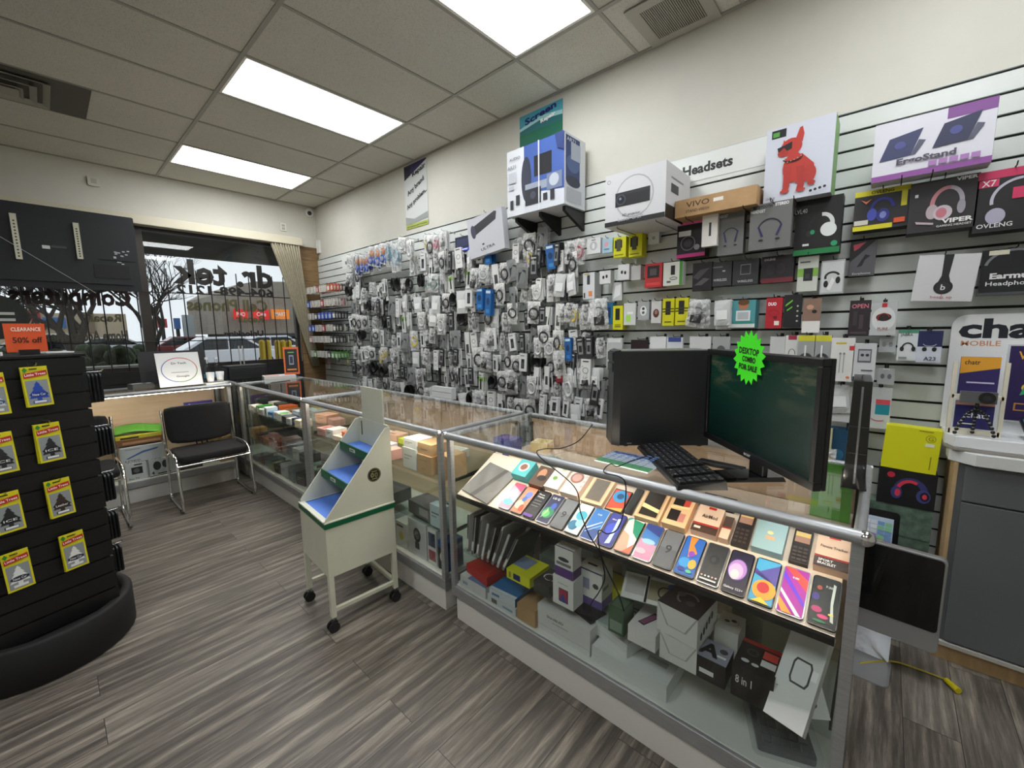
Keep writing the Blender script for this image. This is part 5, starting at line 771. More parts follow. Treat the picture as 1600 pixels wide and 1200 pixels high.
# clearance sign on top
P = onplane(43, 546, SO+SYv*.06, SYv); r = empty('clearance_sign', frame((P.x, P.y, 1.3815), SX), 'orange sign reading CLEARANCE 50% off on top of the black stand', 'sign')
b = MB(); b.box(-.03, -.022, 0, .03, .022, .022, BLK); b.build('sign_holder', r)
OR = M('#d9562a', .45); n = 10; V = []
for j in range(2):
    for i in range(n+1): u = i/n*2-1; V.append((.059*u, -.018+.012*u*u-(0), .012 if j == 0 else .13))
b = MB(); m1 = [(x, y, z) for x, y, z in V]; b.add(m1+[(x, y+.004, z) for x, y, z in V], [(i, i+1, n+2+i, n+1+i) for i in range(n)]+[(2*n+2+i, 3*n+3+i, 3*n+4+i, 2*n+3+i) for i in range(n)]+[(n+1+i, n+2+i, 3*n+4+i, 3*n+3+i) for i in range(n)], OR)
art(b, [('t', 'CLEARANCE', .5, .8, .13, '#f2ead8', .76), ('t', '50% off', .5, .42, .2, '#26180f', .76)], (-.056, -.0185, .012), (.112, 0, 0), (0, 0, .118), (0, -1, 0), 2); b.build('sign_face', r)
m = MB(); m.box(-.14, -.02, 0, -.075, .1, .015, '#dcdcda'); m.box(.07, .06, 0, .16, .16, .006, '#e6e6e6'); tag(m.build('paper_stack', mw=frame((P.x, P.y, 1.3815), SX)), 'white papers lying on top of the black stand', 'papers')
# ================================================================ electronics on the near case
TZ = CT-.0015
TF = Vector((1.54, .79, TZ)); TX = (Vector((1.76, .52, TZ))-TF).normalized()
r = empty('computer_tower', frame(TF, TX), 'black desktop computer tower standing on the near case', 'computer')   # x along the big side panel, front bezel at x<0
GT = M('#15171a', .5); m = MB(); m.box(0, .0, .006, .36, .155, .395, GT); m.build('case_body', r, .002); MB().box(.004, .004, .395, .356, .151, .3975, M('#8d8f8f', .3, .6)).build('lit_top', r)  # light falling on the tower's black top is put into the sheet's grey colour
m = MB(); m.prism([(0, 0, .004), (0, .155, .004), (0, .155, .4), (0, 0, .4)], [(-.03, .018, .006), (-.03, .137, .006), (-.022, .137, .395), (-.022, .018, .395)], M('#1b1d20', .35)); o = m.build('front_bezel', r)
for z in (.355, .31): MB().box(-.029, .03, z, -.0235, .13, z+.035, M('#2a2d31', .4)).build('drive_bay_cover', o)
MB().box(-.031, .12, .03, -.027, .128, .24, M('#3a3f44', .2)).build('front_strip', o)
m = MB(); art(m, [('t', 'acer', .5, .5, .8, '#b8bcc0', .9)], (.03, 0, .012), (.022, 0, 0), (0, 0, .008), (0, -1, 0)); m.build('badge', r)
for x in (.03, .33):
    for y in (.02, .135): MB().cyl((x, y, 0), (x, y, .006), .01, BLK, 10).build('foot', r)
# monitor
ML, MR = Vector((1.675, .503, 0)), Vector((1.275, .111, 0)); MXv = (MR-ML).normalized(); MWd = .56; MZ = 1.032; MH = .342
r = empty('computer_monitor', frame((ML.x, ML.y, TZ), MXv), 'black widescreen monitor with a dark green screen on the near case', 'monitor')
z0 = MZ-TZ; m = MB(); m.box(0, .0, z0, MWd, .022, z0+.022, M('#111214', .3)).box(0, .0, z0+MH-.02, MWd, .022, z0+MH, M('#111214', .3)).box(0, 0, z0+.022, .018, .022, z0+MH-.02, M('#111214', .3)).box(MWd-.018, 0, z0+.022, MWd, .022, z0+MH-.02, M('#111214', .3)).box(.0, .022, z0+.0, MWd, .035, z0+MH, M('#0d0d0e', .45)).box(.06, .035, z0+.05, MWd-.06, .055, z0+MH-.05, M('#0d0d0e', .45)); m.build('housing', r, .002)
s = NT('dark_green_desktop_picture'); v = s.coords(); v2 = s.coords((2.2, 1, 9), (0, .25, 0)); nn = s.noise(v2, 1.4, 6, .65); sx = s.n('ShaderNodeSeparateXYZ'); s.l(v, sx.inputs[0])
gg = s.ramp(sx.outputs[2], [(.05, '#031410'), (.2, '#04211b'), (.33, '#062a21'), (.41, '#08281f')]); c2 = s.ramp(nn, [(.5, '#000000'), (.66, '#4c4230')]); wv = s.n('ShaderNodeMapRange'); s.l(sx.outputs[2], wv.inputs[0]); wv.inputs[1].default_value = .24; wv.inputs[2].default_value = .33
cc = s.mix(wv.outputs[0], gg, s.mix(1.0, gg, c2, 'ADD')); s.l(cc, s.b.inputs['Base Color']); s.l(cc, s.b.inputs['Emission Color']); s.b.inputs['Emission Strength'].default_value = .25; s.b.inputs['Roughness'].default_value = .25
MB().box(.018, .008, z0+.022, MWd-.018, .010, z0+MH-.02, s.m).build('screen', r)
m = MB(); art(m, [('t', 'acer', .5, .5, .8, '#c8ccd0', .9)], (MWd/2-.02, 0, z0+.006), (.04, 0, 0), (0, 0, .013), (0, -1, 0)); m.build('badge', r)
m = MB(); m.box(MWd/2-.035, .03, .012, MWd/2+.035, .05, z0+.1, BLK); m.build('stand_neck', r, .004)
m = MB(); m.prism([(MWd/2-.05, -.1, 0), (MWd/2+.035, -.13, 0), (MWd/2+.05, .1, 0), (MWd/2-.05, .1, 0)], [(MWd/2-.045, -.095, .012), (MWd/2+.03, -.125, .012), (MWd/2+.045, .095, .014), (MWd/2-.045, .095, .014)], BLKG); m.build('stand_foot', r)
q0, q1 = at(1092, 722, 'z', CT), at(1163, 737, 'z', CT); m = MB(); L = (q1-q0).length; m.box(0, -.02, 0, L, .02, .014, BLK); tag(m.build('sound_bar', mw=frame((q0.x, q0.y, TZ), q1-q0), bevel=.003), 'slim black bar lying on the glass behind the keyboard', 'speaker bar')
# green star price card on the monitor
m = MB(); V = []; n = 18
for i in range(2*n): a = PI*i/n+.1; rr = (.066 if i % 2 else .083); V.append((rr*math.cos(a), rr*math.sin(a)*1.05))
m.prism([(x, 0, z) for x, z in V], [(x, .001, z) for x, z in V], M('#3fe01a', .5, 0, .05)); art(m, [('t', '*DESKTOP', .5, .68, .17, '#0c1a08', .82, -4), ('t', '*COMBO', .52, .45, .15, '#0c1a08', .55, -4), ('t', '*FOR SALE', .5, .22, .15, '#0c1a08', .75, -4)], (-.063, 0, -.056), (.126, 0, 0), (0, 0, .112), (0, -1, 0))
q = onplane(1171, 559, (ML.x, ML.y, 0), (-MXv.y, MXv.x, 0)); tag(m.build('price_star', mw=frame(q+Vector((MXv.y, -MXv.x, 0))*.003, MXv)), 'bright green star card reading DESKTOP COMBO FOR SALE on the monitor', 'sign')
# keyboard
K0, K1 = Vector((1.626, .676, 0)), Vector((1.264, .37, 0)); KX = (K1-K0).normalized(); KL = .45
r = empty('keyboard', frame(((K0.x+K1.x)/2, (K0.y+K1.y)/2, TZ), KX), 'black keyboard lying across the front edge of the near case', 'keyboard')
m = MB(); m.prism([(-KL/2, -.075, 0), (KL/2, -.075, 0), (KL/2, .075, 0), (-KL/2, .075, 0)], [(-KL/2+.004, -.072, .012), (KL/2-.004, -.072, .012), (KL/2-.004, .072, .026), (-KL/2+.004, .072, .026)], BLK); m.build('keyboard_base', r)
m = MB(); KC = M('#17181a', .5)
for j in range(6):
    for i in range(21):
        if i in (14, 18) : continue
        x = -KL/2+.012+i*.0203; y = -.062+j*.0222; z = .0135+(y+.072)*.097; m.box(x, y, z, x+.0178, y+.019, z+.007, KC)
        if (i+j) % 2: m.box(x+.005, y+.009, z+.007, x+.008, y+.013, z+.0073, '#b8bcc2')
tag(m.build('keycaps', r), kind='stuff')
# price list sheet
q = [at(*p, 'z', CT) for p in ((929, 719), (1012, 739), (1029, 731), (962, 705))]; 
Xl = q[1]-q[0]; Yl = q[3]-q[0]; m = MB(); wl, ll = Xl.length, max(.09, abs(Yl.length)); m.box(0, 0, 0, wl, ll, .003, '#b9c3cc')
A = [('r', 0, .85, 1, 1, '#23335c'), ('r', 0, 0, 1, .3, '#4f8f5c')]+[('r', 0, .12*i, 1, .12*i+.015, '#2c3c66') for i in range(1, 8)]+[('r', .14*i, 0, .14*i+.01, 1, '#2c3c66') for i in range(1, 7)]+[('r', .02+.14*i, .36+.12*j, .1+.14*i, .41+.12*j, '#5c7cb0') for i in range(7) for j in range(4)]
art(m, A, (0, 0, .003), (wl, 0, 0), (0, ll, 0), (0, 0, 1)); tag(m.build('price_list', mw=frame((q[0].x, q[0].y, TZ+.0), Xl)), 'laminated price table sheet lying on the glass left of the keyboard', 'price list')
# slim glossy console standing at the right end
r = MB(); 
V0 = [(-.026, -.13), (.026, -.13), (.026, .1), (.012, .115), (-.012, .115), (-.026, .1)]
r.prism([(x*1.0, y, .004) for x, y in V0], [(x*.82, y*.95, .325) for x, y in V0], BLKG); r.box(-.03, -.125, 0, .03, .1, .006, BLK); r.box(-.002, -.1325, .02, .003, -.1255, .31, M('#9da0a4', .2, .8)); r.box(-.022, -.1318, .11, .022, -.1295, .112, M('#3a3c40', .3)); r.box(-.022, -.1303, .19, .022, -.1275, .192, M('#3a3c40', .3))
tag(r.build('game_console', mw=frame((1.69, .045, TZ), (.04, -1, 0))), 'tall glossy black console standing upright at the right end of the near case', 'game console')
# cables
def cable(lb, P, rr=.0022, c=BLK): 
    Q = []; P = [Vector(p) for p in P]; P = [P[0]]+P+[P[-1]]
    for i in range(1, len(P)-2):
        for k in range(8):
            t = k/8; a, b, c_, d_ = P[i-1], P[i], P[i+1], P[i+2]; Q.append(.5*((2*b)+(-a+c_)*t+(2*a-5*b+4*c_-d_)*t*t+(-a+3*b-3*c_+d_)*t*t*t))
    Q.append(P[-1]); return tag(MB().tube(Q, rr, c, 6).build('cable'), lb, 'cable')
xo = FX-.022
g = lambda px, py: tuple(at(px, py, 'x', xo))
cable('thin black cable looping from the tower over the front rail and down the glass', [(1.56, .93, 1.04), (1.45, .93, .99), (1.35, .95, .977), (1.262, .97, .99), (FX-.02, .965, .975), g(897, 760), g(907, 800), g(920, 835), g(936, 862), g(945, 900), g(936, 925), g(923, 945), g(925, 965)])
cable('second thin black cable from the price list down across the phones', [(1.5, .63, CT+.006), (1.4, .66, CT+.004), (1.3, .67, CT+.004), (1.262, .68, .99), (FX-.022, .68, .972), g(975, 750), g(976, 790), g(966, 825), g(950, 834), g(935, 830), g(940, 870), g(965, 925), g(975, 955)])
# ================================================================ tops of the far cases
r = empty('payment_sign', frame((.83, 4.93, CT), (1, .05, 0)), 'white square sign with a rainbow ring standing on the window case', 'sign')
m = MB(); m.T = Matrix.Rotation(math.radians(-14), 4, 'X'); m.box(-.165, -.004, .005, .165, .002, .325, '#dfe2e4'); art(m, [('o', .5, .48, .42, .36, .02, '#c05a4a', 0, 130), ('o', .5, .48, .42, .36, .02, '#4a6ab0', 130, 260), ('o', .5, .48, .42, .36, .02, '#6a8a50', 260, 360), ('t', 'Dr Tech', .5, .68, .06, '#26262c', .34), ('r', .3, .4, .7, .415, '#8a8d90'), ('t', 'Google', .55, .28, .05, '#44464a', .3)], (-.165, -.004, .005), (.33, 0, 0), (0, 0, .32), (0, -1, 0)); m.build('sign_board', r)
m = MB(); m.box(-.06, .0, 0, .06, .13, .006, BLK).tube([(0, .12, .005), (0, .08, .15)], .004, BLK); m.build('easel', r)
r = empty('laptop', frame((.87, 5.22, CT), (1, 0, 0)), 'open black laptop behind the white ring sign on the window case', 'laptop'); m = MB(); m.box(-.24, -.1, 0, .2, .05, .02, BLK); m.build('laptop_base', r, .003); m = MB(); m.T = Matrix.Translation((0, .06, .02)) @ Matrix.Rotation(math.radians(-10), 4, 'X'); m.box(-.29, 0, 0, .24, .012, .31, M('#101113', .5)); m.box(-.29, -.001, .12, .24, 0, .123, M('#2b2d30')); m.build('lid', r)
tag(carton(.16, .05, .12, M('#26282a', .4), top=[('r', .1, .5, .6, .9, '#b9bcc0'), ('r', .65, .1, .9, .4, '#dadcdd')]).build('card_terminal', mw=RZ((.55, 5.04, CT-.001), 12)), 'grey card terminal left of the white ring sign', 'card terminal')
for i, (x, y) in enumerate(((1.06, 4.95), (1.145, 4.97))):
    m = MB(); m.lathe([(0, 0), (.026, 0), (.036, .1), (.033, .1), (.024, .004), (0, .004)], M('#e2e3e3', .5), 20); tag(m.build('paper_cup', loc=(x, y, CT+.012)), 'white paper cup, %s of the pair on the window case corner' % ('left', 'right')[i], 'cup', 'white paper cups')
    m = MB(); m.lathe([(0, 0), (.033, 0), (.034, .15), (.018, .205), (.012, .22), (.014, .245), (0, .245)], CLEAR, 20); m.lathe([(.0345, .05), (.0347, .09)], '#5f9ac4', 20); m.cyl((0, 0, .235), (0, 0, .255), .015, '#e8e8ea'); tag(m.build('water_bottle', loc=(x+.0, y+.09, CT+.001)), 'clear water bottle with a blue label behind the %s paper cup' % ('left', 'right')[i], 'bottle')
m = MB(); m.box(-.1, -.06, 0, .09, .05, .012, '#dfe0de'); tag(m.build('paper_tray', mw=RZ((1.105, 4.96, CT-.002), 4)), 'white tray under the paper cups', 'tray')
r = empty('receipt_printer', frame((1.42, 5.2, CT), (1, .05, 0)), 'low black printer box on the corner of the cases before the window', 'printer')
m = MB(); m.box(-.17, -.1, 0, .2, .1, .15, M('#141517', .5)); m.build('printer_body', r, .006); m = MB(); m.box(-.14, -.105, .05, .17, -.1, .1, M('#202226', .3)); m.box(-.15, -.102, .12, .18, -.1, .13, '#33363a'); m.build('front_cover', r); tag(MB().box(-.2, -.06, .0, -.17, .06, .12, M('#1b1c1e')).build('side_bracket', r), None)
tag(carton(.3, .035, .22, '#dddcd8', top=[('r', .05, .2, .5, .7, '#d88a6c'), ('r', .55, .1, .9, .5, '#c9ccd0')]).build('leaflet_box', mw=RZ((1.66, 4.88, CT-.001), -12)), 'flat white leaflet box on the far corner of the cases', 'box')

r = empty('framed_phone_display', frame((1.78, 4.83, CT+.036), (.9, -.35, 0)), 'orange framed phone display standing on the leaflet box', 'display'); m = MB(); m.T = Matrix.Rotation(math.radians(-8), 4, 'X')
m.box(-.075, 0, 0, .075, .012, .3, M('#e0692c', .45)); art(m, [('r', .1, .07, .9, .92, '#15161c'), ('r', .35, .35, .65, .7, '#8f96a8'), ('r', .4, .4, .6, .65, '#2a2f44'), ('r', .2, .15, .8, .2, '#d8883c'), ('r', .3, .78, .7, .82, '#6fae5a')], (-.075, 0, 0), (.15, 0, 0), (0, 0, .3), (0, -1, 0)); m.build('frame_board', r); MB().box(-.03, .012, 0, .03, .08, .004, '#cccccc').build('foot', r)
tag(MB().tube([(1.45, 4.5, CT), (1.65, 4.55, CT+.002)], .003, BLK).build('pen'), 'black pen lying on the far glass case', 'pen')
for i, dx in enumerate((0, .035)): tag(MB().cyl((1.50+dx, 5.46, 0), (1.44+dx, 5.38, 1.32), .006, M('#d8d8d4'), 6).build('white_rod'), 'thin white rod leaning before the curtain, %s one' % ('left', 'right')[i], 'rod')
# ================================================================ right side: cabinet, counter display, leaning goods, all-in-one computer
CBX, CBY = 2.455, -.262; GP = mat_soft('grey_painted_cabinet', '#5d6062', '#666a6c', 2, .45)
r = empty('grey_cabinet', (CBX, CBY, 0), 'grey painted cabinet with a white top in front of the slatwall at the right', 'cabinet')
bw = .9; m = MB(); m.box(.014, -bw, .09, WX-CBX-.025, -.0, .885, GP); m.build('carcass', r); MB().box(.005, -.0, .09, WX-CBX-.025, .012, .885, mat_soft('raw_plywood_edge', '#a98d66', '#bfa37a', 6, .7)).build('side_panel', r)
MB().box(.02, -bw, 0, WX-CBX-.03, .01, .09, mat_soft('pine_plinth', '#a3855c', '#bc9f74', 5, .7, 4, 0, (1, 6, 1))).build('plinth', r); MB().box(-.004, -bw, .075, .02, .012, .092, M('#b9b8b0')).build('floor_trim', r)
MB().box(0, -bw, .73, .0135, -.02, .88, GP).build('drawer_front', r, .002); MB().box(0, -bw, .1, .0135, -.02, .722, GP).build('door', r, .002)
m = MB(); pts = [(-.03, -bw), (WX-CBX-.025, -bw), (WX-CBX-.025, .03), (.03, .03), (-.03, -.04)]; m.prism([(x, y, .887) for x, y in pts], [(x, y, .937) for x, y in pts], M('#cfd1cf', .35)); m.build('worktop', r, .003)
# counter card display
r = empty('counter_card_display', (CBX+.03, CBY, .9375), 'white counter display headed chatr mobile with purple cards', 'display')
m = MB(); pts = [(-.035, -.6), (.2, -.6), (.2, .045), (.03, .045), (-.035, .02)]; m.prism([(x, y, .0) for x, y in pts], [(x, y, .014) for x, y in pts], '#8f8a84'); m.prism([(x, y, .014) for x, y in pts], [(x*.98+.002, y, .06) for x, y in pts], M('#dfe2e4', .35)); m.build('tray', r, .003)
HX = .165; ZH = .555; n = 8; P = [(-.6, .06), (.052, .06)]+[(.052-.05+.05*math.cos(PI/2*i/n), ZH-.05+.05*math.sin(PI/2*i/n)) for i in range(n+1)]+[(-.6, ZH)]
m = MB(); m.prism([(HX, y, z) for y, z in P], [(HX+.015, y, z) for y, z in P], M('#e2e4e5', .35)); o = m.build('header_board', r)
m = MB(); art(m, [('t', '*chatr', .5, .5, .85, '#141a26', 1.0)], (HX, .03, ZH-.105), (0, -.33, 0), (0, 0, .09), (-1, 0, 0)); art(m, [('t', 'MOBILE', .5, .5, .6, '#c98a62', .95)], (HX, .022, ZH-.14), (0, -.12, 0), (0, 0, .035), (-1, 0, 0)); m.build('lettering', o)
m = MB(); m.box(HX-.01, -.35, .11, HX, -.115, ZH-.125, '#c9cccf'); art(m, [('r', .03, .02, .97, .98, '#2a1c52'), ('t', 'WIN', .3, .86, .1, '#e8a83a', .34), ('e', .35, .45, .14, .1, '#e8c23a'), ('p', [(.2, .35), (.55, .45), (.5, .6), (.25, .5)], '#3fae7a'), ('r', .15, .15, .8, .25, '#b8863c'), ('r', .17, .165, .78, .235, '#2a1c52')], (HX-.01, -.115, .11), (0, -.235, 0), (0, 0, ZH-.235), (-1, 0, 0)); m.build('poster_panel', r)
m = MB(); PLW = M('#dcd6c2', .4)
for y in (.038, -.105): m.box(.03, y-.006, .0605, .05, y+.006, .36, PLW)
m.box(.03, -.105, .21, .05, .038, .225, PLW); m.box(.03, -.105, .0605, .05, .038, .08, PLW); m.build('card_rack', r)
for z, A, nm in ((.2255, [('r', 0, 0, 1, 1, '#2f2460'), ('p', [(0, .55), (1, .72), (1, 1), (0, 1)], '#e0a030'), ('t', 'chatr', .3, .86, .12, '#1c2030', .4), ('r', .2, .3, .9, .34, '#c8c0e0')], 'card_pack'), (.082, [('r', 0, 0, 1, 1, '#2b2a6e'), ('r', 0, .85, 1, 1, '#e0a8a0'), ('t', 'chatr', .6, .5, .2, '#ffffff', .6), ('r', .1, .15, .5, .19, '#ffffff')], 'card_pack')):
    m = MB(); hh = .155 if z > .2 else .115; m.box(.054, -.088, z, .066, .022, z+hh, '#2f2460'); art(m, A, (.054, .022, z), (0, -.11, 0), (0, 0, hh), (-1, 0, 0)); m.build(nm, r)
# little tripod camera and tablet on the display tray
q = (CBX+.01, CBY-.03, .9375+.061); r = empty('tripod_webcam', frame(q, (0, -1, 0)), 'small grey webcam on a bendy tripod standing on the counter display', 'webcam')
def legpts(dx, dy): return [(0, 0, .115), (dx*.45, dy*.3, .095), (dx*.8, dy*.7, .05), (dx, dy, .006)]
for dx, dy in ((-.055, -.01), (.055, -.01), (0, .035)):
    m = MB(); Pp = legpts(dx, dy)
    for a, b_ in zip(Pp, Pp[1:]):
        for k in range(3): c = Vector(a).lerp(Vector(b_), (k+.5)/3); m.ball(c, .007, BLK, n=8); 
        m.cyl(a, b_, .0035, M('#b9bcbf', .3, .6), 6)
    m.build('leg', r)
m = MB(); m.ball((0, 0, .125), .009, BLK).box(-.05, -.012, .14, .05, .012, .185, M('#6d6f72', .35, .5)).cyl((.022, -.02, .163), (.022, -.012, .163), .023, BLKG, 20).cyl((.022, -.021, .163), (.022, -.0195, .163), .012, M('#2a2c30', .1), 16).cyl((0, 0, .13), (0, 0, .14), .006, BLK); m.build('webcam_head', r)
m = MB(); m.T = Matrix.Rotation(math.radians(-60), 4, 'X'); m.rbox(-.1, -.008, 0, .1, 0, .13, .008, M('#101113', .3), axis='y'); art(m, [('r', .04, .05, .96, .95, '#2a74c8'), ('p', [(.04, .05), (.96, .05), (.96, .35), (.5, .25), (.04, .4)], '#e8622a'), ('p', [(.04, .4), (.5, .25), (.96, .35), (.96, .5), (.4, .45), (.04, .55)], '#f0c43a')], (-.1, -.008, 0), (.2, 0, 0), (0, 0, .13), (0, -1, 0))
tag(m.build('tablet', mw=frame((CBX+.02, CBY-.27, .9375+.066), (0, -1, 0)) @ Matrix.Rotation(math.radians(6), 4, 'Z')), 'tablet with a blue and orange wave screen lying on the counter display', 'tablet')
# leaning stack between the case and the cabinet
def stackbox(name, lb, q, z, h, d, c, xf, cat='box', tilt=0, **k):
    a, b_ = at(*q[0], 'x', xf), at(*q[1], 'x', xf); w = abs(a.y-b_.y); return tag(carton(w, h, d, c, **k).build(name, mw=facing((xf+d/2+.001, (a.y+b_.y)/2, z)) @ Matrix.Rotation(math.radians(tilt), 4, 'Y')), lb, cat)
MAR = mat_soft('green_marble_print', '#3f5248', '#728a7a', 26, .4, 6)
r = tag(carton(.34, .325, .14, M('#2b2d2e', .6)).build('dark_carton', mw=facing((2.66, -.06, 0))), 'dark carton on the floor behind the silver computer', 'box')
stackbox('marble_box', 'lower green marbled flat box beside the grey cabinet', ((1350, 880), (1447, 890)), .326, .145, .1, MAR, 2.58)
stackbox('marble_box', 'upper green marbled flat box beside the grey cabinet', ((1350, 820), (1455, 830)), .472, .145, .1, MAR, 2.578)
stackbox('headset_box', 'black box picturing a red and blue gaming headset', ((1370, 770), (1460, 795)), .618, .17, .09, '#141417', 2.575, front=[('o', .58, .42, .3, .34, .12, '#34386e', 5, 175), ('o', .57, .42, .25, .29, .07, '#d83a50', 60, 172), ('e', .34, .36, .1, .15, '#3a3f78'), ('e', .36, .36, .05, .09, '#d83a50'), ('e', .8, .36, .12, .16, '#3f457f'), ('e', .82, .36, .08, .11, '#1a1a30'), ('e', .82, .36, .04, .06, '#d83a50'), ('e', .22, .84, .07, .07, '#b8283c')])
stackbox('yellow_box', 'bright yellow carton with a small square symbol, on the black headset box', ((1377, 715), (1463, 735)), .789, .2, .08, M('#d8d81c', .4), 2.575, tilt=2, front=[('o', .82, .8, .09, .09, .012, '#8a8a14'), ('t', 'G', .82, .8, .09, '#8a8a14'), ('r', .74, .62, .9, .69, '#e4e4d4'), ('r', .86, .1, .88, .4, '#8a8a14'), ('r', .6, .95, .85, .97, '#8a8a14')])
m = MB(); m.T = Matrix.Rotation(math.radians(-6), 4, 'X'); m.rbox(-.1, -.008, 0, .1, 0, .27, .015, M('#121315', .3), axis='y'); A = [('r', .1, .1, .9, .88, '#c4d4e8')]
rr = random.Random(2)
for i in range(6):
    for j in range(9): A.append(('r', .12+.128*i, .12+.08*j, .235+.128*i, .185+.08*j, rr.choice(['#e8eef4', '#7fa8dc', '#b08ad0', '#e8e08a', '#8fd0a0', '#dfe6ee', '#f4f6f8'])))
art(m, A, (-.1, -.008, 0), (.2, 0, 0), (0, 0, .27), (0, -1, 0)); q = at(1368, 870, 'x', 2.5); tag(m.build('tablet', mw=facing((2.5, q.y+.03, .327))), 'black tablet showing a colourful timetable, leaning on the marbled boxes', 'tablet')
tag(carton(.3, .326, .09, M('#3a3c3e', .6)).build('dark_carton', mw=facing((2.52, .03, 0))), 'dark carton under the leaning timetable tablet', 'box')
# all-in-one computer
q = at(1482, 955, 'x', 2.2); r = empty('desktop_computer', frame((2.24, -.03, 0), (-.06, -1, 0)), 'silver all-in-one computer with a black screen standing on the floor', 'computer'); SILV = M('#b9bbbd', .35, .7)
zb = .15; m = MB(); m.rbox(-.27, 0, zb, .215, .03, zb+.40, .02, SILV, axis='y'); m.build('housing', r, .003)
m = MB(); m.rbox(-.262, -.0025, zb+.09, .207, -.0001, zb+.392, .014, BLKG, axis='y'); m.build('screen', r)
m = MB(); m.prism([(-.08, .02, .2), (.08, .02, .2), (.08, .03, .2), (-.08, .03, .2)], [(-.08, .05, .004), (.08, .05, .004), (.08, .06, .004), (-.08, .06, .004)], SILV); m.build('stand_neck', r); m = MB(); m.rbox(-.09, -.13, 0, .09, .07, .006, .03, M('#c4c6c8', .3, .8)); m.build('stand_foot', r)
cable('yellow flat cable with a bright yellow plug on the floor beside the silver computer', [(2.2, -.02, .006), (2.3, -.12, .006), (2.315, -.19, .008), at(1478, 1062, 'z', .008)], .004, M('#a8982c'))
a, b_ = at(1478, 1062, 'z', .014), at(1498, 1080, 'z', .014); m = MB(); m.cyl(a, b_, .009, M('#d8c818', .4), 12, .012); tag(m.build('cable_plug'), 'bright yellow plug lying on the floor by the grey cabinet', 'plug')
# ================================================================ goods on the slatwall
HK = M('#8c8e90', .3, .8)
def hook(y, z, ln, lb, dark=False, group=None):
    HOOKS.append((y, z, ln, lb, dark)); return
def real_hook(y, z, ln, lb, dark, mb=None):
    m = mb or MB(); mt = BLK if dark else HK; x = WX-.0185; m.box(x-.003, y-.008, z-.012, x, y+.008, z+.012, mt); m.tube([(x-.002, y, z), (x-ln+.012, y, z), (x-ln, y, z+.012)], .0022, mt, 5)
    if not mb: tag(m.build('display_hook'), lb, 'hook')
HOOKS = []
NHK = [0]
def wp(name, lb, cat, xl, ytl, ybl, xr, out, d, base, front=(), tilt=0, hk=True, **k):
    X = WX-.019-out; a = at(xl, ytl, 'x', X); b = at(xl, ybl, 'x', X); c = at(xr, (ytl+ybl)/2, 'x', X); w = abs(a.y-c.y); h = a.z-b.z
    o = carton(w, h, d, base, front=front, **k).build(name, mw=facing((X+d/2, (a.y+c.y)/2, b.z)) @ Matrix.Rotation(math.radians(tilt), 4, 'Y')); tag(o, lb, cat)
    if hk and d < out+.019: NHK[0] += 1; hook((a.y+c.y)/2, a.z+.004, out+.03, 'hook of the '+lb, True)
    return o
LT = lambda s, u, v, sz, c='#e8e8e8', w=None, r=0: ('t', s, u, v, sz, c, w, r)
def headset(cu, cv, r, c, c2, inner=None):
    return [('o', cu, cv, r, r*1.05, r*.22, c, 5, 175), ('e', cu-r*.95, cv-r*.3, r*.33, r*.45, c2), ('e', cu+r*.95, cv-r*.3, r*.33, r*.45, c2), ('e', cu-r*.95, cv-r*.3, r*.16, r*.24, inner or c), ('e', cu+r*.95, cv-r*.3, r*.16, r*.24, inner or c)]
# big speaker carton on brackets
X = 2.44; Y1, Y0_ = 1.69, 2.205; zt2, zb2 = 2.745, 2.285
wS = Y0_-Y1; m = carton(wS, zt2-zb2, 2.70-X, '#d2d6dc', front=[('r', .32, .0, 1, 1, '#3d5aa0'), ('p', [(.32, 0), (1, 0), (1, .22), (.32, .3)], '#c9ced6'), ('e', .36, .5, .09, .3, '#262c3e'), ('r', .5, .5, .8, .8, '#14161c'), ('r', .34, .3, .8, .42, '#8f98a8'), ('r', .34, .1, .62, .34, '#1c1e26'), ('e', .48, .24, .05, .05, '#3c4050'), ('r', .72, .25, .97, .48, '#6f7c98'), ('e', .84, .38, .08, .08, '#b0b8c4'),
  ('r', .06, .1, .12, .24, '#1c1d22'), ('r', .17, .15, .24, .3, '#1c1d22'), ('r', .66, .12, .73, .22, '#2a2c34'), ('r', .78, .1, .85, .24, '#2a2c34'), ('r', .58, .0, .6, 1, '#d8dce0'), ('t', 'AUDIO', .16, .86, .04, '#4a4d58', .2), ('t', 'AR71', .1, .74, .05, '#7a7d88', .16), ('r', .04, .5, .18, .66, '#b5b9c2'), ('r', .04, .4, .14, .46, '#b5b9c2'), ('p', [(.9, .8), (1, .75), (1, 1), (.86, 1)], '#23376e')],
  right=[('r', .06, .35, .72, .97, '#2c4272'), ('e', .4, .6, .3, .22, '#4c6290'), ('r', .3, .66, .75, .9, '#a9b3c4'), ('e', .4, .35, .34, .14, '#2c3448'), ('r', .1, .05, .8, .25, '#b0b4bb'), ('t', 'AR71', .3, .92, .05, '#c8ccd4', .4)])
tag(m.build('speaker_carton', mw=facing(((X+2.70)/2, (Y0_+Y1)/2, zb2+.012))), 'large blue and white speaker system carton on brackets under the teal poster', 'box')
for i, y in enumerate((Y0_-.05, (Y0_+Y1)/2-.02, Y1+.03)):
    m = MB(); m.prism([(2.727, y-.012, zb2-.12), (2.727, y-.012, zb2+.01), (2.48, y-.012, zb2+.01), (2.48, y-.012, zb2-.02)], [(2.727, y+.012, zb2-.12), (2.727, y+.012, zb2+.01), (2.48, y+.012, zb2+.01), (2.48, y+.012, zb2-.02)], BLK); tag(m.build('shelf_bracket'), 'black bracket under the large speaker carton, %s' % ('left one', 'middle one', 'right one')[i], 'bracket')
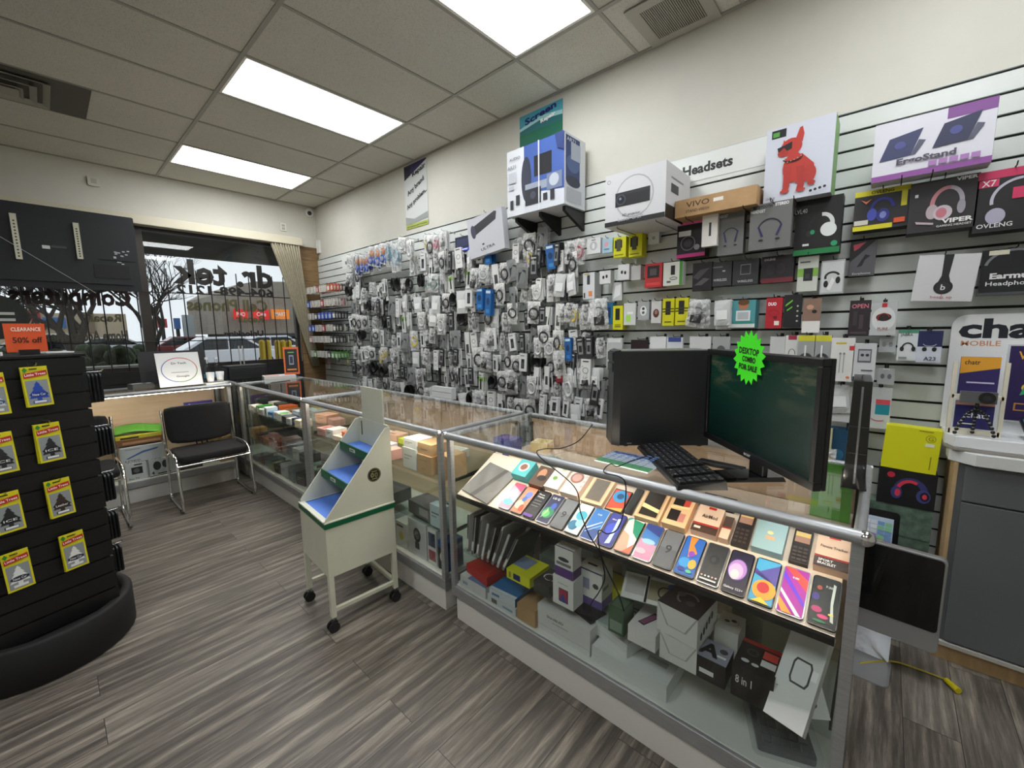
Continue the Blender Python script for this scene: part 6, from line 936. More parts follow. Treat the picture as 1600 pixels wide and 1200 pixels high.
# projector carton
X = 2.345; Y0_, Y1 = 1.325, .957; zt2, zb2 = 2.355, 2.06
wS = Y0_-Y1; PJF = [('o', .5, .5, .32, .32, .02, '#a9aaae'), ('r', .18, .35, .76, .6, '#17181c'), ('r', .18, .56, .76, .62, '#26282e'), ('e', .28, .48, .085, .085, '#3a3d46'), ('e', .28, .48, .06, .06, '#0c0d14'), ('e', .27, .5, .02, .02, '#7a86a8'), ('t', 'HD projector', .46, .17, .05, '#3c3d42', .3), ('r', .0, 0, 1, .09, '#1b1a1c'), ('t', 'Laser DLP', .45, .1, .06, '#a9a9ad', .42), ('o', .07, .86, .03, .03, .006, '#5a5a5e')]
m = carton(wS, zt2-zb2, 2.71-X, '#cfd0d3', front=PJF, right=[('r', 0, 0, 1, .25, '#1b1a1c'), ('r', .2, .5, .5, .66, '#3a3b40'), ('r', .2, .75, .7, .78, '#8a8b90')]); tag(m.build('projector_carton', mw=facing(((X+2.71)/2, (Y0_+Y1)/2, zb2))), 'white projector carton with a black base band, left of the Headsets strip', 'box')
for y in (1.26, 1.02): hook(y, zb2-.008, .36, 'black hook under the white projector carton, %s one' % ('left' if y > 1.1 else 'right'), True)
# vivo carton
X = 2.47; a, b = at(1055, 315, 'x', X), at(1183, 292, 'x', X); zb2 = at(1053, 342, 'x', X).z
m = carton(a.y-b.y, a.z-zb2, .22, CARD, front=[('t', 'VIVO', .3, .66, .3, '#4a3a22', .3), ('t', 'STAND-V001H', .3, .28, .16, '#3a2c18', .3), ('r', .5, .55, .62, .75, '#e8e4da')]); tag(m.build('kraft_carton', mw=facing((X+.11, (a.y+b.y)/2, zb2))), 'long kraft carton lettered VIVO under the Headsets strip', 'box')
for y in (a.y-.06, b.y+.06): hook(y, zb2-.008, .26, 'hook under the VIVO kraft carton, %s one' % ('left' if y > .7 else 'right'), True)
# dog-shaped speaker carton
DOG = '#b8382e'
dog = [('r', .08, .86, .3, .97, '#14161a'), ('r', .1, .88, .2, .94, '#4f9a3c'), ('p', [(.44, .78), (.5, .93), (.54, .94), (.57, .84), (.55, .74)], DOG), ('p', [(.27, .82), (.26, .74), (.33, .74)], DOG), ('e', .39, .70, .16, .15, DOG), ('e', .27, .64, .08, .065, '#a83028'), ('p', [(.18, .72), (.3, .745), (.4, .77), (.4, .68), (.33, .66), (.28, .71), (.2, .66)], '#17120f'), ('e', .44, .42, .16, .25, DOG), ('p', [(.3, .56), (.56, .58), (.74, .42), (.76, .22), (.6, .2), (.5, .2), (.4, .3)], DOG), ('e', .68, .3, .1, .14, '#b0342b'),
       ('p', [(.3, .45), (.42, .45), (.4, .18), (.38, .1), (.26, .1), (.3, .16)], '#b0342b'), ('p', [(.48, .42), (.6, .42), (.62, .16), (.6, .1), (.5, .1), (.52, .18)], '#a83028'), ('e', .33, .115, .07, .03, DOG), ('e', .57, .105, .07, .03, DOG), ('e', .72, .17, .06, .04, '#a83028'), ('o', .42, .55, .15, .07, .025, '#241512', 190, 370)]+[('e', .3+.05*i, .5+.002*i*i, .008, .008, '#c9b8a8') for i in range(6)]+[('e', .72+.065*i, .06+.008*i, .022, .022, '#17171b') for i in range(4)]+[LT('CH-M10', .12, .045, .03, '#2a2a30', .14)]
X = 2.53; a, b = at(1199, 205, 'x', X), at(1308, 172, 'x', X); zb2 = at(1199, 318, 'x', X).z
tag(carton(a.y-b.y, a.z-zb2, .17, '#c9cdd9', front=dog, right=[('r', 0, 0, 1, 1, '#7fae6a')]).build('dog_speaker_carton', mw=facing((X+.085, (a.y+b.y)/2, zb2))), 'pale carton picturing a red bulldog shaped speaker in sunglasses', 'box')
for y in (a.y-.05, (a.y+b.y)/2+.0): hook(y, zb2-.008, .24, 'hook under the red bulldog carton, %s one' % ('left' if y == a.y-.05 else 'right'), True)
# laptop stand carton
X = 2.50; a, b = at(1369, 197, 'x', X), at(1562, 150, 'x', X); zb2 = at(1356, 288, 'x', X).z
lap = lambda dx, dy, c: [('p', [(.06+dx, .34+dy), (.14+dx, .7+dy), (.43+dx, .78+dy), (.34+dx, .36+dy)], c), ('p', [(.34+dx, .36+dy), (.4+dx, .6+dy), (.46+dx, .57+dy), (.38+dx, .36+dy)], '#55586c'), ('e', .24+dx, .56+dy, .05, .045, '#4a4f8a')]
tag(carton(a.y-b.y, a.z-zb2, .09, '#d3d3dc', front=[('r', .62, .82, 1, 1, '#7d4a8c'), ('r', 0, 0, 1, .1, '#8a4f96')]+lap(0, 0, '#3a3f63')+lap(.46, .06, '#2f3350')+[('t', '*ErgoStand', .47, .265, .095, '#4c4658', .5)]+[('r', .5+.085*i, .12, .57+.085*i, .2, '#a77ab4') for i in range(5)], right=[('r', 0, 0, 1, 1, '#5a3a68')]).build('laptop_stand_carton', mw=facing((X+.045, (a.y+b.y)/2, zb2+.0))), 'wide white and purple carton lettered ErgoStand', 'box')
for y in (a.y-.1, b.y+.16): hook(y, zb2-.008, .26, 'hook under the ErgoStand carton, %s one' % ('left' if y == a.y-.1 else 'right'), True)
# ultra speaker bag, keyboard pack
wp('speaker_bag', 'white bag picturing a black cylinder speaker lettered ULTRA', 'bag', 733, 340, 402, 789, .17, .06, M('#c9cbd2', .25), tilt=-6, front=[('p', [(.14, .52), (.82, .76), (.86, .94), (.8, .97), (.16, .78)], '#24242c'), ('e', .17, .65, .07, .14, '#3a3850', 10), LT('ULTRA', .55, .16, .07, '#2a2a30', .4, 4), ('r', .4, .25, .46, .29, '#2a2a30')])
wp('keyboard_carton', 'dark blue carton with a gaming keyboard picture left of the ULTRA bag', 'box', 711, 372, 396, 736, .12, .03, '#151a3a', front=[('r', .1, .35, .9, .85, '#2a3358'), ('r', .05, .06, .95, .25, '#2f4fd8'), ('r', .2, .12, .8, .2, '#e8e8f0')])
wp('pouch_pack', 'black pouch pack hanging under the keyboard carton', 'pack', 714, 400, 412, 737, .1, .03, '#1b1b26')
# headphone boxes and packs, measured one by one: left x, top y, bottom y of the left edge, right x
G1 = '#6c6d6b'
NB = lambda t: [('t', '*BLUETOOTH', .3, .93, .06, '#1c1c1c', .46), ('t', '*STEREO', .76, .94, .06, '#e8e8e8', .32), ('t', t, .2, .84, .06, '#e8e8e8', .34), ('o', .5, .42, .3, .3, .035, '#1e1b33', 15, 165), ('p', [(.2, .5), (.25, .5), (.36, .28), (.3, .27)], '#2a1f55'), ('p', [(.8, .5), (.75, .5), (.64, .28), (.7, .27)], '#2a1f55'), ('e', .3, .2, .06, .03, '#14141c'), ('e', .7, .2, .06, .03, '#14141c')]
items = [
 ('headset_box', 'pink topped black box of earphones beside the slim white box', 'box', 1059, 347, 404, 1102, .12, .08, '#191519', [('r', 0, .88, 1, 1, '#e070a8'), ('r', 0, 0, 1, .1, '#c83a86'), ('r', .06, .58, .5, .72, '#d8d8d8'), ('o', .4, .38, .26, .26, .03, '#77747a'), ('e', .4, .38, .14, .14, '#3c3a40'), ('e', .72, .25, .1, .1, '#9a979c')]),
 ('cable_box', 'slim white box hanging before the pink topped box', 'box', 1098, 334, 386, 1121, .2, .035, '#dedcd6', [('r', .45, .3, .6, .7, '#3a3a3a')]),
 ('neckband_box', 'left grey bluetooth stereo headset box with a black side', 'box', 1124, 328, 400, 1162, .17, .05, G1, NB('HEADSET')),
 ('neckband_box', 'right grey bluetooth stereo headset box', 'box', 1173, 322, 392, 1236, .2, .05, G1, NB('HEADGET')),
 ('headset_box', 'black LVL40 headset box with a green foot', 'box', 1245, 315, 400, 1314, .12, .08, '#121413', [('o', .58, .52, .26, .3, .05, '#1c1e1d', 60, 190), ('o', .6, .52, .26, .3, .09, '#d8dcda', -10, 95), ('e', .32, .38, .06, .08, '#2a2c2b'), ('e', .4, .4, .05, .06, '#2f9a6c'), ('e', .74, .42, .17, .18, '#dfe3e1', 30), LT('LVL40', .12, .8, .08, '#c9cdcb', .28), ('r', 0, 0, 1, .1, '#1f7a44'), ('e', .88, .16, .07, .07, '#2f9a6c'), ('r', .2, .16, .34, .2, '#e0e0e0')]),
 ('headset_box', 'yellow and black box with a blue headset', 'box', 1337, 302, 362, 1421, .14, .09, '#26262a', [('r', 0, .87, 1, 1, '#d8cf2a'), ('r', 0, 0, .72, .12, '#d8cf2a'), ('r', .84, .5, .94, .9, '#d8cf2a'), ('o', .52, .52, .22, .24, .06, '#2a2f8a', 0, 190), ('e', .34, .38, .09, .14, '#4a54b8'), ('e', .54, .34, .12, .15, '#2f3684'), ('e', .54, .34, .06, .08, '#7f86c8'), LT('OVLENG', .5, .93, .08, '#26262a', .4), ('r', .02, .14, .28, .26, '#d8d4c8'), ('r', .74, .1, .93, .22, '#d8582a'), ('p', [(.12, .78), (.22, .66), (.32, .78), (.22, .72)], '#e8835a')]),
 ('headset_box', 'black box with a pink and grey gaming headset lettered VIPER', 'box', 1424, 288, 365, 1526, .16, .1, '#2a2729', [LT('*VIPER', .82, .95, .06, '#d8d8d8', .3), ('o', .57, .52, .25, .34, .07, '#c8868f', 70, 200), ('o', .57, .52, .25, .34, .07, '#a9a3ae', -20, 80), ('e', .36, .38, .09, .15, '#b7a8ae'), ('e', .52, .34, .14, .15, '#c9bcc4'), ('e', .5, .34, .08, .1, '#c0747f'), ('e', .78, .42, .06, .14, '#9a95a0'), ('p', [(.12, .22), (.4, .16), (.4, .12), (.14, .17)], '#b8a8b0'), LT('*VIPER', .74, .17, .08, '#e4e4e4', .45), LT('GAMING HEADSET', .7, .08, .04, '#d0d0d0', .5), ('r', .08, .7, .13, .76, '#d8d8d8')]),
 ('headset_box', 'black and pink X7 headset box cut by the right edge', 'box', 1530, 271, 364, 1640, .16, .1, '#1c1a1d', [('r', 0, .87, 1, 1, '#c8325f'), ('r', .02, .74, .3, .86, '#c8325f'), LT('X7', .16, .8, .1, '#f0e0e4', .2), ('o', .62, .5, .42, .42, .05, '#b8b4c4', 90, 190), ('e', .3, .25, .14, .16, '#a8a4b8'), LT('OVLENG', .3, .1, .07, '#d8d8d8', .5), ('r', .5, .5, 1, .68, '#c8325f')]),
 ('sport_earphone_pack', 'slim grey black pack with a red bird under the yellow headset box', 'pack', 1330, 378, 432, 1368, .08, .02, '#55555a', [('p', [(0, 1), (1, 1), (0, .4)], '#1a1819'), ('p', [(.1, .9), (.6, .95), (.3, .78), (.5, .84), (.15, .72)], '#b84a58'), ('p', [(.3, .25), (.6, .6), (.8, .55), (.6, .45), (.5, .28)], '#1a1a1c'), LT('Earphone', .5, .06, .05, '#c0c0c0', .7)]),
 ('earphone_pack', 'dark pack with angular lines below the slim white box', 'pack', 1083, 412, 455, 1112, .11, .04, '#1d1b1d', [('p', [(0, .5), (.4, .75), (.9, .8), (.3, .4)], '#4a464a'), ('p', [(.1, .2), (.6, .45), (.9, .4), (.5, .2)], '#5c585c')]),
 ('headset_box', 'dark grey square pack left of the second dark grey pack', 'box', 1109, 411, 448, 1143, .1, .05, '#3a3b3e', [LT('WIRELESS', .5, .25, .1, '#c8c8cc', .6), ('r', .1, .75, .6, .82, '#77787c'), ('r', .6, .58, .72, .64, '#c8c8cc')]),
 ('headset_box', 'dark grey square pack with a white outlined square', 'box', 1146, 407, 446, 1185, .1, .05, '#333437', [('r', .3, .4, .7, .8, '#8a8b8f'), ('r', .33, .43, .67, .77, '#333437'), LT('WIRELESS', .5, .14, .09, '#c8c8cc', .6)]),
 ('headset_box', 'black pack with a maroon base under the right grey headset box', 'box', 1191, 402, 443, 1240, .1, .05, '#201d20', [('r', 0, 0, 1, .18, '#6f2630'), LT('OVLENG', .25, .88, .08, '#d0d0d0', .35), ('e', .3, .5, .14, .2, '#2e2a2e'), ('e', .6, .5, .14, .2, '#2e2a2e')]),
 ('adapter_card', 'white and green card with a black wireless adapter', 'card', 1248, 402, 456, 1278, .1, .012, '#c8ccc4', [('r', 0, .42, 1, .66, '#7fb04a'), ('r', .3, .3, .75, .66, '#202224'), ('r', .38, .36, .6, .5, '#3a3d40'), ('r', .1, .82, .6, .86, '#55605a')]),
 ('earphone_bag', 'clear bag with black bone conduction earphones', 'bag', 1284, 408, 460, 1319, .1, .02, M('#aeb2b2', .2), [('r', .05, .05, .95, .95, '#c9cdcd'), ('o', .5, .5, .34, .3, .1, '#141516', 20, 200), ('e', .25, .3, .1, .18, '#141516'), ('e', .75, .4, .1, .18, '#141516'), ('p', [(.3, .15), (.5, .5), (.62, .4), (.45, .1)], '#e8e8e8')]),
 ('earphone_box', 'lime yellow hanging box, left of the pair below the projector carton', 'box', 959, 372, 403, 978, .1, .07, '#cfcf14', [('r', .1, .45, .7, .85, '#23241a'), ('r', .25, .3, .6, .9, '#4a4b32'), ('r', .1, .1, .8, .14, '#6a6a10')]),
 ('earphone_box', 'lime yellow hanging box, right of the pair below the projector carton', 'box', 983, 367, 402, 1003, .1, .07, '#cfcf14', [('r', .1, .45, .7, .85, '#23241a'), ('r', .25, .3, .6, .9, '#4a4b32'), ('r', .1, .1, .8, .14, '#6a6a10')]),
 ('earbud_box', 'white square earbud box left of the lime yellow boxes', 'box', 917, 374, 398, 938, .1, .04, '#d8dadb', [('e', .5, .5, .28, .28, '#b5b8bb'), ('e', .5, .5, .1, .18, '#dfe2e4'), ('r', .35, .85, .65, .9, '#555555')]),
 ('sticker_pack', 'pale blue pack with tiny coloured marks beside the lime boxes', 'pack', 941, 374, 396, 957, .08, .02, '#a9c6d6', [('e', .4, .6, .2, .2, '#e0a0b0'), ('r', .2, .2, .7, .3, '#5a86a8')]),
 ('socket_plate', 'small white plate pack right of the lime boxes', 'pack', 1013, 364, 382, 1030, .05, .03, '#d0d2d0', [('e', .5, .5, .14, .14, '#9a9c9a')]),
 ('watch_box', 'red boxed smart watch left of the white and green box', 'box', 1008, 413, 450, 1034, .13, .08, '#c23a3c', [('r', .15, .4, .85, .9, '#2a2426'), ('r', .3, .5, .7, .78, '#5a5456'), ('r', .1, .08, .9, .2, '#e04a4a')]),
 ('watch_box', 'white and green box picturing a smart watch and cable', 'box', 1037, 411, 447, 1066, .13, .06, '#dde0d8', [('r', .85, 0, 1, 1, '#4a8f3a'), ('r', .4, .45, .62, .85, '#1d1f20'), ('o', .55, .3, .2, .08, .03, '#2a2c2c'), ('r', .2, .12, .4, .2, '#6a6c6a')]),
 ('usb_box', 'tall white box with a black plug and an orange square', 'box', 911, 427, 468, 929, .12, .09, '#d2d5d8', [('r', .35, .55, .6, .9, '#3a3c3e'), ('r', .5, .1, .8, .3, '#d88a50'), ('r', .1, .05, .2, .25, '#202224'), ('r', .1, .93, .5, .96, '#c0b030')]),
 ('earbud_box', 'small white box picturing two black earbuds, left one', 'box', 937, 424, 444, 954, .11, .05, '#d7d9da', [('e', .35, .5, .1, .14, '#1c1c1e'), ('e', .65, .55, .1, .14, '#1c1c1e')]),
 ('earbud_box', 'small white box picturing two black earbuds, right one', 'box', 966, 414, 438, 983, .11, .05, '#d7d9da', [('e', .35, .5, .1, .14, '#1c1c1e'), ('e', .65, .45, .1, .14, '#1c1c1e')]),
 ('earbud_box', 'plain white earbud box left of the red watch box', 'box', 986, 416, 438, 1001, .09, .05, '#d0d2d3', []),
 ('sling_bag', 'grey bag with a white card below the white earbud boxes', 'bag', 957, 442, 470, 972, .07, .015, M('#c3c6c8', .25), [('p', [(.1, .1), (.8, .3), (.9, .9), (.3, .8)], '#e4e6e8')]),
 ('phone_glass_pack', 'blue pack in the middle row left of the first tall yellow pack', 'pack', 945, 474, 507, 957, .1, .05, '#1c6a98', [('r', .2, .3, .8, .8, '#0f3a66')]),
 ('car_charger_box', 'tall yellow box, first from the left in the middle row', 'box', 958, 478, 515, 973, .1, .07, '#d2cf16', [('r', .25, .4, .7, .88, '#1d1d18'), ('r', .2, .1, .8, .14, '#5a5a10'), ('r', .2, .18, .8, .21, '#5a5a10')]),
 ('gadget_pack', 'clear pack with light green blocks right of the first tall yellow box', 'pack', 975, 474, 508, 993, .1, .02, M('#ced2d0', .2), [('r', .2, .15, .6, .45, '#9fd65a'), ('r', .3, .5, .8, .6, '#e8ece8')]),
 ('doorbell_pack', 'grey pack with an oval white device', 'pack', 997, 472, 500, 1014, .1, .05, '#a5a8aa', [('e', .5, .5, .3, .42, '#e0e3e5'), ('e', .5, .62, .12, .12, '#2a2c2e'), ('e', .5, .4, .12, .12, '#55585a')]),
 ('doorbell_pack', 'white pack with an oval dark red device', 'pack', 1018, 471, 505, 1033, .1, .05, '#cfcfcd', [('e', .5, .45, .3, .42, '#5c2a2a'), ('e', .5, .5, .15, .22, '#a07a70')]),
 ('car_charger_box', 'left one of the paired tall yellow boxes in the middle row', 'box', 1036, 467, 509, 1053, .11, .07, '#d2cf16', [('r', .25, .4, .7, .9, '#1d1d18'), ('r', .0, .5, 1, .54, '#3a3a10'), ('r', .0, .6, 1, .64, '#3a3a10'), ('r', .2, .12, .8, .16, '#5a5a10')]),
 ('car_charger_box', 'right one of the paired tall yellow boxes in the middle row', 'box', 1056, 466, 508, 1075, .11, .07, '#d2cf16', [('r', .25, .4, .7, .9, '#1d1d18'), ('r', .0, .5, 1, .54, '#3a3a10'), ('r', .0, .6, 1, .64, '#3a3a10'), ('r', .2, .12, .8, .16, '#5a5a10')]),
 ('photo_gadget_box', 'teal box with a woman holding a white square device', 'box', 1144, 470, 512, 1180, .11, .09, '#4f9aa0', [('r', 0, 0, 1, .14, '#d8e0de'), ('e', .5, .8, .22, .2, '#b07a5a'), ('e', .5, .92, .24, .14, '#6a4428'), ('r', .2, .25, .8, .62, '#e4e8ea'), ('r', .27, .3, .73, .57, '#b9c2c4'), ('r', .1, .16, .9, .22, '#2f8f80')]),
 ('earphone_pack', 'red pack lettered DUO in the middle row', 'pack', 1198, 466, 513, 1222, .1, .03, '#b3202e', [LT('*DUO', .38, .8, .1, '#ffffff', .5), ('e', .6, .35, .12, .12, '#7a141e'), ('r', .55, .1, .85, .24, '#e8e0d8'), ('o', .5, .5, .3, .25, .03, '#8a1622')]),
 ('cable_pack', 'black pack with green slashes right of the red DUO pack', 'pack', 1226, 461, 512, 1251, .1, .03, '#17191a', [('p', [(.1, .7), (.5, .85), (.5, .8), (.1, .64)], '#6fc03a'), ('p', [(.2, .55), (.5, .65), (.5, .61), (.2, .5)], '#6fc03a')]+[('e', .82, .2+.15*i, .06, .06, '#b8bcb8') for i in range(4)]),
 ('photo_card', 'pale photo card with black microphone, right in the middle row', 'card', 1256, 467, 520, 1282, .1, .015, '#cfc8c0', [('r', 0, .35, 1, 1, '#8a6f60'), ('e', .4, .75, .2, .16, '#c99a80'), ('e', .65, .62, .14, .12, '#141414'), ('o', .5, .2, .3, .14, .03, '#1c1c1c'), ('r', 0, 0, 1, .33, '#e0ddd8')]),
 ('earphone_pack', 'dark maroon pack lettered OPEN', 'pack', 1329, 470, 525, 1359, .1, .04, '#2a2126', [LT('OPEN', .5, .84, .12, '#d87a8a', .8), ('r', .2, .3, .4, .7, '#3c3238'), ('r', .5, .2, .7, .6, '#44383e'), ('r', .1, .06, .9, .12, '#4a3c42')]),
 ('earphone_blister', 'round clear blister with red and black earphones', 'pack', 1363, 473, 524, 1401, .1, .03, M('#b9bcbc', .2), [('e', .5, .5, .46, .62, '#cfd2d2'), ('e', .5, .55, .3, .2, '#2a1c1e'), ('r', .4, .85, .6, .97, '#c42a34'), ('o', .5, .5, .25, .3, .04, '#b02a34', 20, 200), LT('PURE', .5, .2, .08, '#8a2a34', .4)]),
 ('headset_card', 'white and green card with black headphones beside the A23 card', 'card', 1405, 515, 563, 1435, .1, .02, '#cfd4d4', [('r', 0, .88, 1, 1, '#4f8a70'), LT('JABRA', .4, .82, .08, '#3a3f40', .6), ('o', .5, .42, .3, .34, .08, '#141516', 0, 180), ('e', .22, .38, .1, .16, '#141516'), ('e', .78, .38, .1, .16, '#141516'), ('r', .1, .06, .5, .12, '#8a9090')]),
 ('earphone_card', 'white and navy card lettered A23 with black earphones', 'card', 1436, 517, 566, 1472, .12, .02, '#c6cbd6', [('r', 0, .5, 1, 1, '#1f2650'), ('e', .3, .42, .1, .12, '#101218'), ('e', .7, .42, .1, .12, '#101218'), ('o', .5, .62, .3, .2, .03, '#c9ced8', 200, 340), LT('A23', .55, .12, .12, '#20242e', .5)]),
 ('small_blister', 'clear blister with two plugs right of the boxed white earphones', 'pack', 1375, 526, 550, 1400, .07, .02, M('#b4b8ba', .2), [('e', .3, .5, .12, .2, '#8a8e90'), ('e', .7, .5, .12, .2, '#8a8e90')]),
 ('small_blister', 'clear blister with two plugs below the boxed white earphones', 'pack', 1372, 575, 600, 1398, .07, .02, M('#b4b8ba', .2), [('e', .3, .5, .12, .2, '#6a6e70'), ('e', .7, .5, .12, .2, '#6a6e70'), ('r', .3, .9, .7, 1, '#dddddd')]),
 ('cable_box', 'white rounded card with two upright white cables', 'card', 1300, 528, 595, 1334, .16, .02, '#dcdcd9', [('r', .2, .86, .65, .9, '#d8c03a'), ('r', .78, .72, 1, .82, '#c8383a'), ('r', .4, .2, .44, .6, '#9a9a96'), ('r', .56, .2, .6, .6, '#9a9a96'), ('e', .42, .64, .05, .07, '#8a8a86'), ('e', .58, .64, .05, .07, '#8a8a86'), ('e', .8, .1, .08, .06, '#d8803a')]),
 ('earphone_box', 'white box with a window showing black earphones', 'box', 1335, 537, 595, 1368, .16, .07, '#c9cbce', [('r', .2, .5, .8, .86, '#5c6066'), ('r', .25, .55, .75, .82, '#a9adb2'), ('e', .4, .7, .08, .08, '#2a2c30'), ('e', .62, .7, .08, .08, '#2a2c30'), ('r', .05, 0, .4, .12, '#3a3a40'), ('r', .4, .28, .9, .31, '#44464a')]),
 ('console_case_pack', 'clear bag with a teal and red case under the boxed earphones', 'bag', 1358, 605, 668, 1392, .1, .02, M('#c6caca', .2), [('r', .35, .35, .95, .62, '#1f8a9a'), ('r', .35, .6, .95, .72, '#d8505a'), ('o', .5, .25, .3, .16, .04, '#c8505a', 180, 330)]),
 ('cable_bag', 'clear bag with a white coiled cable left of the glossy console', 'bag', 1297, 602, 657, 1330, .12, .02, M('#c9cccc', .2), [('o', .4, .4, .2, .25, .03, '#8a8e90'), ('o', .5, .35, .22, .28, .03, '#6a6e70'), ('r', .1, .85, .9, .97, '#dfe2e2')]),
]
for it in items: wp(*it)
# hanging headphone card (tilted) and earmuff bag
wp('headphone_card', 'large white card showing one black hanging headphone', 'card', 1430, 402, 472, 1522, .14, .035, '#c6c6c8', tilt=4, front=[('p', [(.42, 1), (.58, 1), (.56, .55), (.62, .35), (.38, .35), (.44, .55)], '#1c1c1e'), ('e', .5, .3, .16, .16, '#17171a'), ('e', .5, .3, .12, .12, '#242428'), LT('b', .5, .3, .12, '#d8d8da'), ('r', .495, .05, .505, .16, '#b84a4a'), LT('beats ep', .5, .08, .05, '#a86a6a', .36)])
wp('earmuff_pack', 'black see-through pack lettered Earmuff Headphones at the right edge', 'pack', 1536, 392, 462, 1640, .12, .06, M('#26272a', .2), front=[('o', .5, .6, .46, .4, .05, '#77787c', 30, 170), LT('*Earmuff', .5, .42, .12, '#d8d8da', .7), LT('Headphones', .5, .24, .09, '#d8d8da', .8), ('r', .1, .88, .4, .98, '#d8d4c0'), ('r', .0, .0, 1, .06, '#44464a')])
m = MB(); m.box(WX-.16, -.44, 2.02, WX-.02, -.36, 2.04, '#4a3524').box(WX-.165, -.445, 2.04, WX-.155, -.355, 2.14, M('#8aa09a', .2, alpha=.5)); tag(m.build('literature_holder'), 'dark wooden shelf holder cut by the right edge near the pink box', 'holder')
# blue game controller pack and clear container low on the slatwall
wp('controller_case', 'dark blue rounded case low on the slatwall behind the glossy console', 'case', 1296, 668, 735, 1350, .1, .06, '#1d4a68', [('e', .3, .4, .16, .2, '#2f6a8c'), ('e', .7, .4, .16, .2, '#2f6a8c')]) 
wp('yellow_net_pack', 'clear pack of yellow wrapped plugs right of the monitor', 'pack', 1281, 668, 702, 1300, .12, .03, M('#c9c6a0', .3), [('e', .4, .5, .2, .3, '#d0b83a'), ('e', .65, .4, .2, .25, '#e0d06a'), ('e', .5, .7, .2, .15, '#c8a82a')])
# top strips of goods seen above the tower and monitor
def row(specs):
    for s in specs: wp(*s)
row([('adapter_bag', 'clear white bag, %s from the left directly above the two screens' % ordn(i), 'bag', x, yt, yb, x2, .12, .02, M(c, .25), a) for i, (x, yt, yb, x2, c, a) in enumerate((
 (948, 528, 575, 972, '#b8bbbb', [('o', .5, .5, .3, .3, .06, '#77797a'), ('r', .1, .85, .9, .97, '#d8dada')]), (986, 531, 560, 1012, '#2a2224', [('r', 0, .1, 1, .3, '#a83038')]), (1016, 526, 572, 1040, '#dcdedf', [('r', .1, .1, .5, .6, '#c4c7c8')]), (1042, 527, 574, 1066, '#cdd2d8', [('r', .1, .85, .9, 1, '#3a4a8a'), ('o', .5, .4, .2, .2, .05, '#2a2a2c')]),
 (1078, 526, 568, 1110, '#cfd1d1', [('r', .1, .5, .9, .55, '#a8abab')]), (1114, 526, 568, 1140, '#a5a8a8', [('e', .5, .5, .25, .3, '#55585a')]), (1204, 526, 570, 1226, '#cacccc', []), (1228, 524, 580, 1248, '#d6d6d4', [('o', .5, .5, .25, .4, .05, '#4a4c4e', -10, 190), ('r', .2, .88, .8, 1, '#a83a50')])))])
for i, (xl, xr, lb) in enumerate(((1248, 1272, 'left yellow headed cable bag beside the white cable card'), (1274, 1297, 'right yellow headed cable bag beside the white cable card'))):
    wp('cable_bag', lb, 'bag', xl, 524, 600, xr, .14, .03, M('#a3a6a6', .25), front=[('r', 0, .88, 1, 1, '#d0cc3a')]+[('o', .5, .5, .42-.06*k, .5-.05*k, .04, '#1c1e20') for k in range(4)]+[('r', .4, .2, .5, .8, '#dfe1e1')])
# ---- crowded part of the slatwall: rows of hooks with small bagged goods
BW = M('#c3c6c7', .25); DARK = '#1b1c1e'
def bagmesh(w, h, t, mat, seed=1, hdr=None):
    rnd = random.Random(seed); nx, nz = 4, 6; V = []; F = []; m = MB()
    for s in (-1, 1):
        for j in range(nz+1):
            for i in range(nx+1):
                u, v = i/nx*2-1, j/nz*2-1; b = (1-u*u)*(1-v*v*v*v)*(.55+.45*(1-v)/2); V.append((u*w/2*(1+.04*rnd.uniform(-1, 1)*(abs(v) < 1)), s*(t/2*b+.0008)+rnd.uniform(-1, 1)*t*.08*(b > .05), -h/2+v*h/2))
    N = (nx+1)*(nz+1)
    for j in range(nz):
        for i in range(nx): a = j*(nx+1)+i; F += [(a, a+1, a+nx+2, a+nx+1), (N+a, N+a+nx+1, N+a+nx+2, N+a+1)]
    m.add(V, F, mat, False)
    if hdr: m.box(-w/2, -.0012-t*.05, -.03, w/2, .0012+t*.05, 0, hdr)
    return m
def loops(mb, w, h, c, r, n=3, cz=-.09, seed=0):
    rnd = random.Random(seed)
    for k in range(n):
        a, b = w*(.36-.03*k), h*(.26-.02*k); ph = rnd.uniform(0, 3)
        mb.tube([(a*math.cos(s), .002*math.sin(3*s+ph)+(k-1)*r*1.3, cz+b*math.sin(s)) for s in [2*PI*i/16 for i in range(16)]], r, c, 5, True)
    return mb
PR = {}
def proto(key, desc, cat, name, root, childs, w, h):
    """root: MB of the bag or card, hanging from its top at the origin"""
    o = root.build(name); cs = []
    for nm, mb in childs: cs.append(mb.build(nm, o))
    PR[key] = (o, desc, cat, w, h)
M1 = bagmesh(.085, .155, .02, BAG, 1, WHT); proto('blackcoil', 'clear bag of coiled black cable', 'bag', 'cable_bag', M1, [('coiled_cable', loops(MB(), .085, .15, DARK, .0052, 5, -.085))], .085, .155)
proto('whitecoil', 'clear bag of coiled white cable', 'bag', 'cable_bag', bagmesh(.085, .15, .02, BAG, 2, WHT), [('coiled_cable', loops(MB(), .085, .15, '#cfd1d2', .0045, 4, -.085, 2))], .085, .15)
proto('plug', 'clear bag with black plug', 'bag', 'plug_bag', bagmesh(.08, .145, .018, BAG, 3), [('plug', MB().box(-.018, -.006, -.11, .018, .006, -.075, DARK).cyl((0, 0, -.075), (0, 0, -.05), .005, DARK, 6).box(-.01, -.004, -.122, .01, .004, -.11, STEEL))], .08, .145)
proto('adapter', 'clear bag with black adapter', 'bag', 'adapter_bag', bagmesh(.105, .165, .03, BAG, 4), [('adapter', loops(MB().box(-.03, -.012, -.14, .03, .012, -.095, DARK), .08, .09, DARK, .003, 2, -.07))], .105, .165)
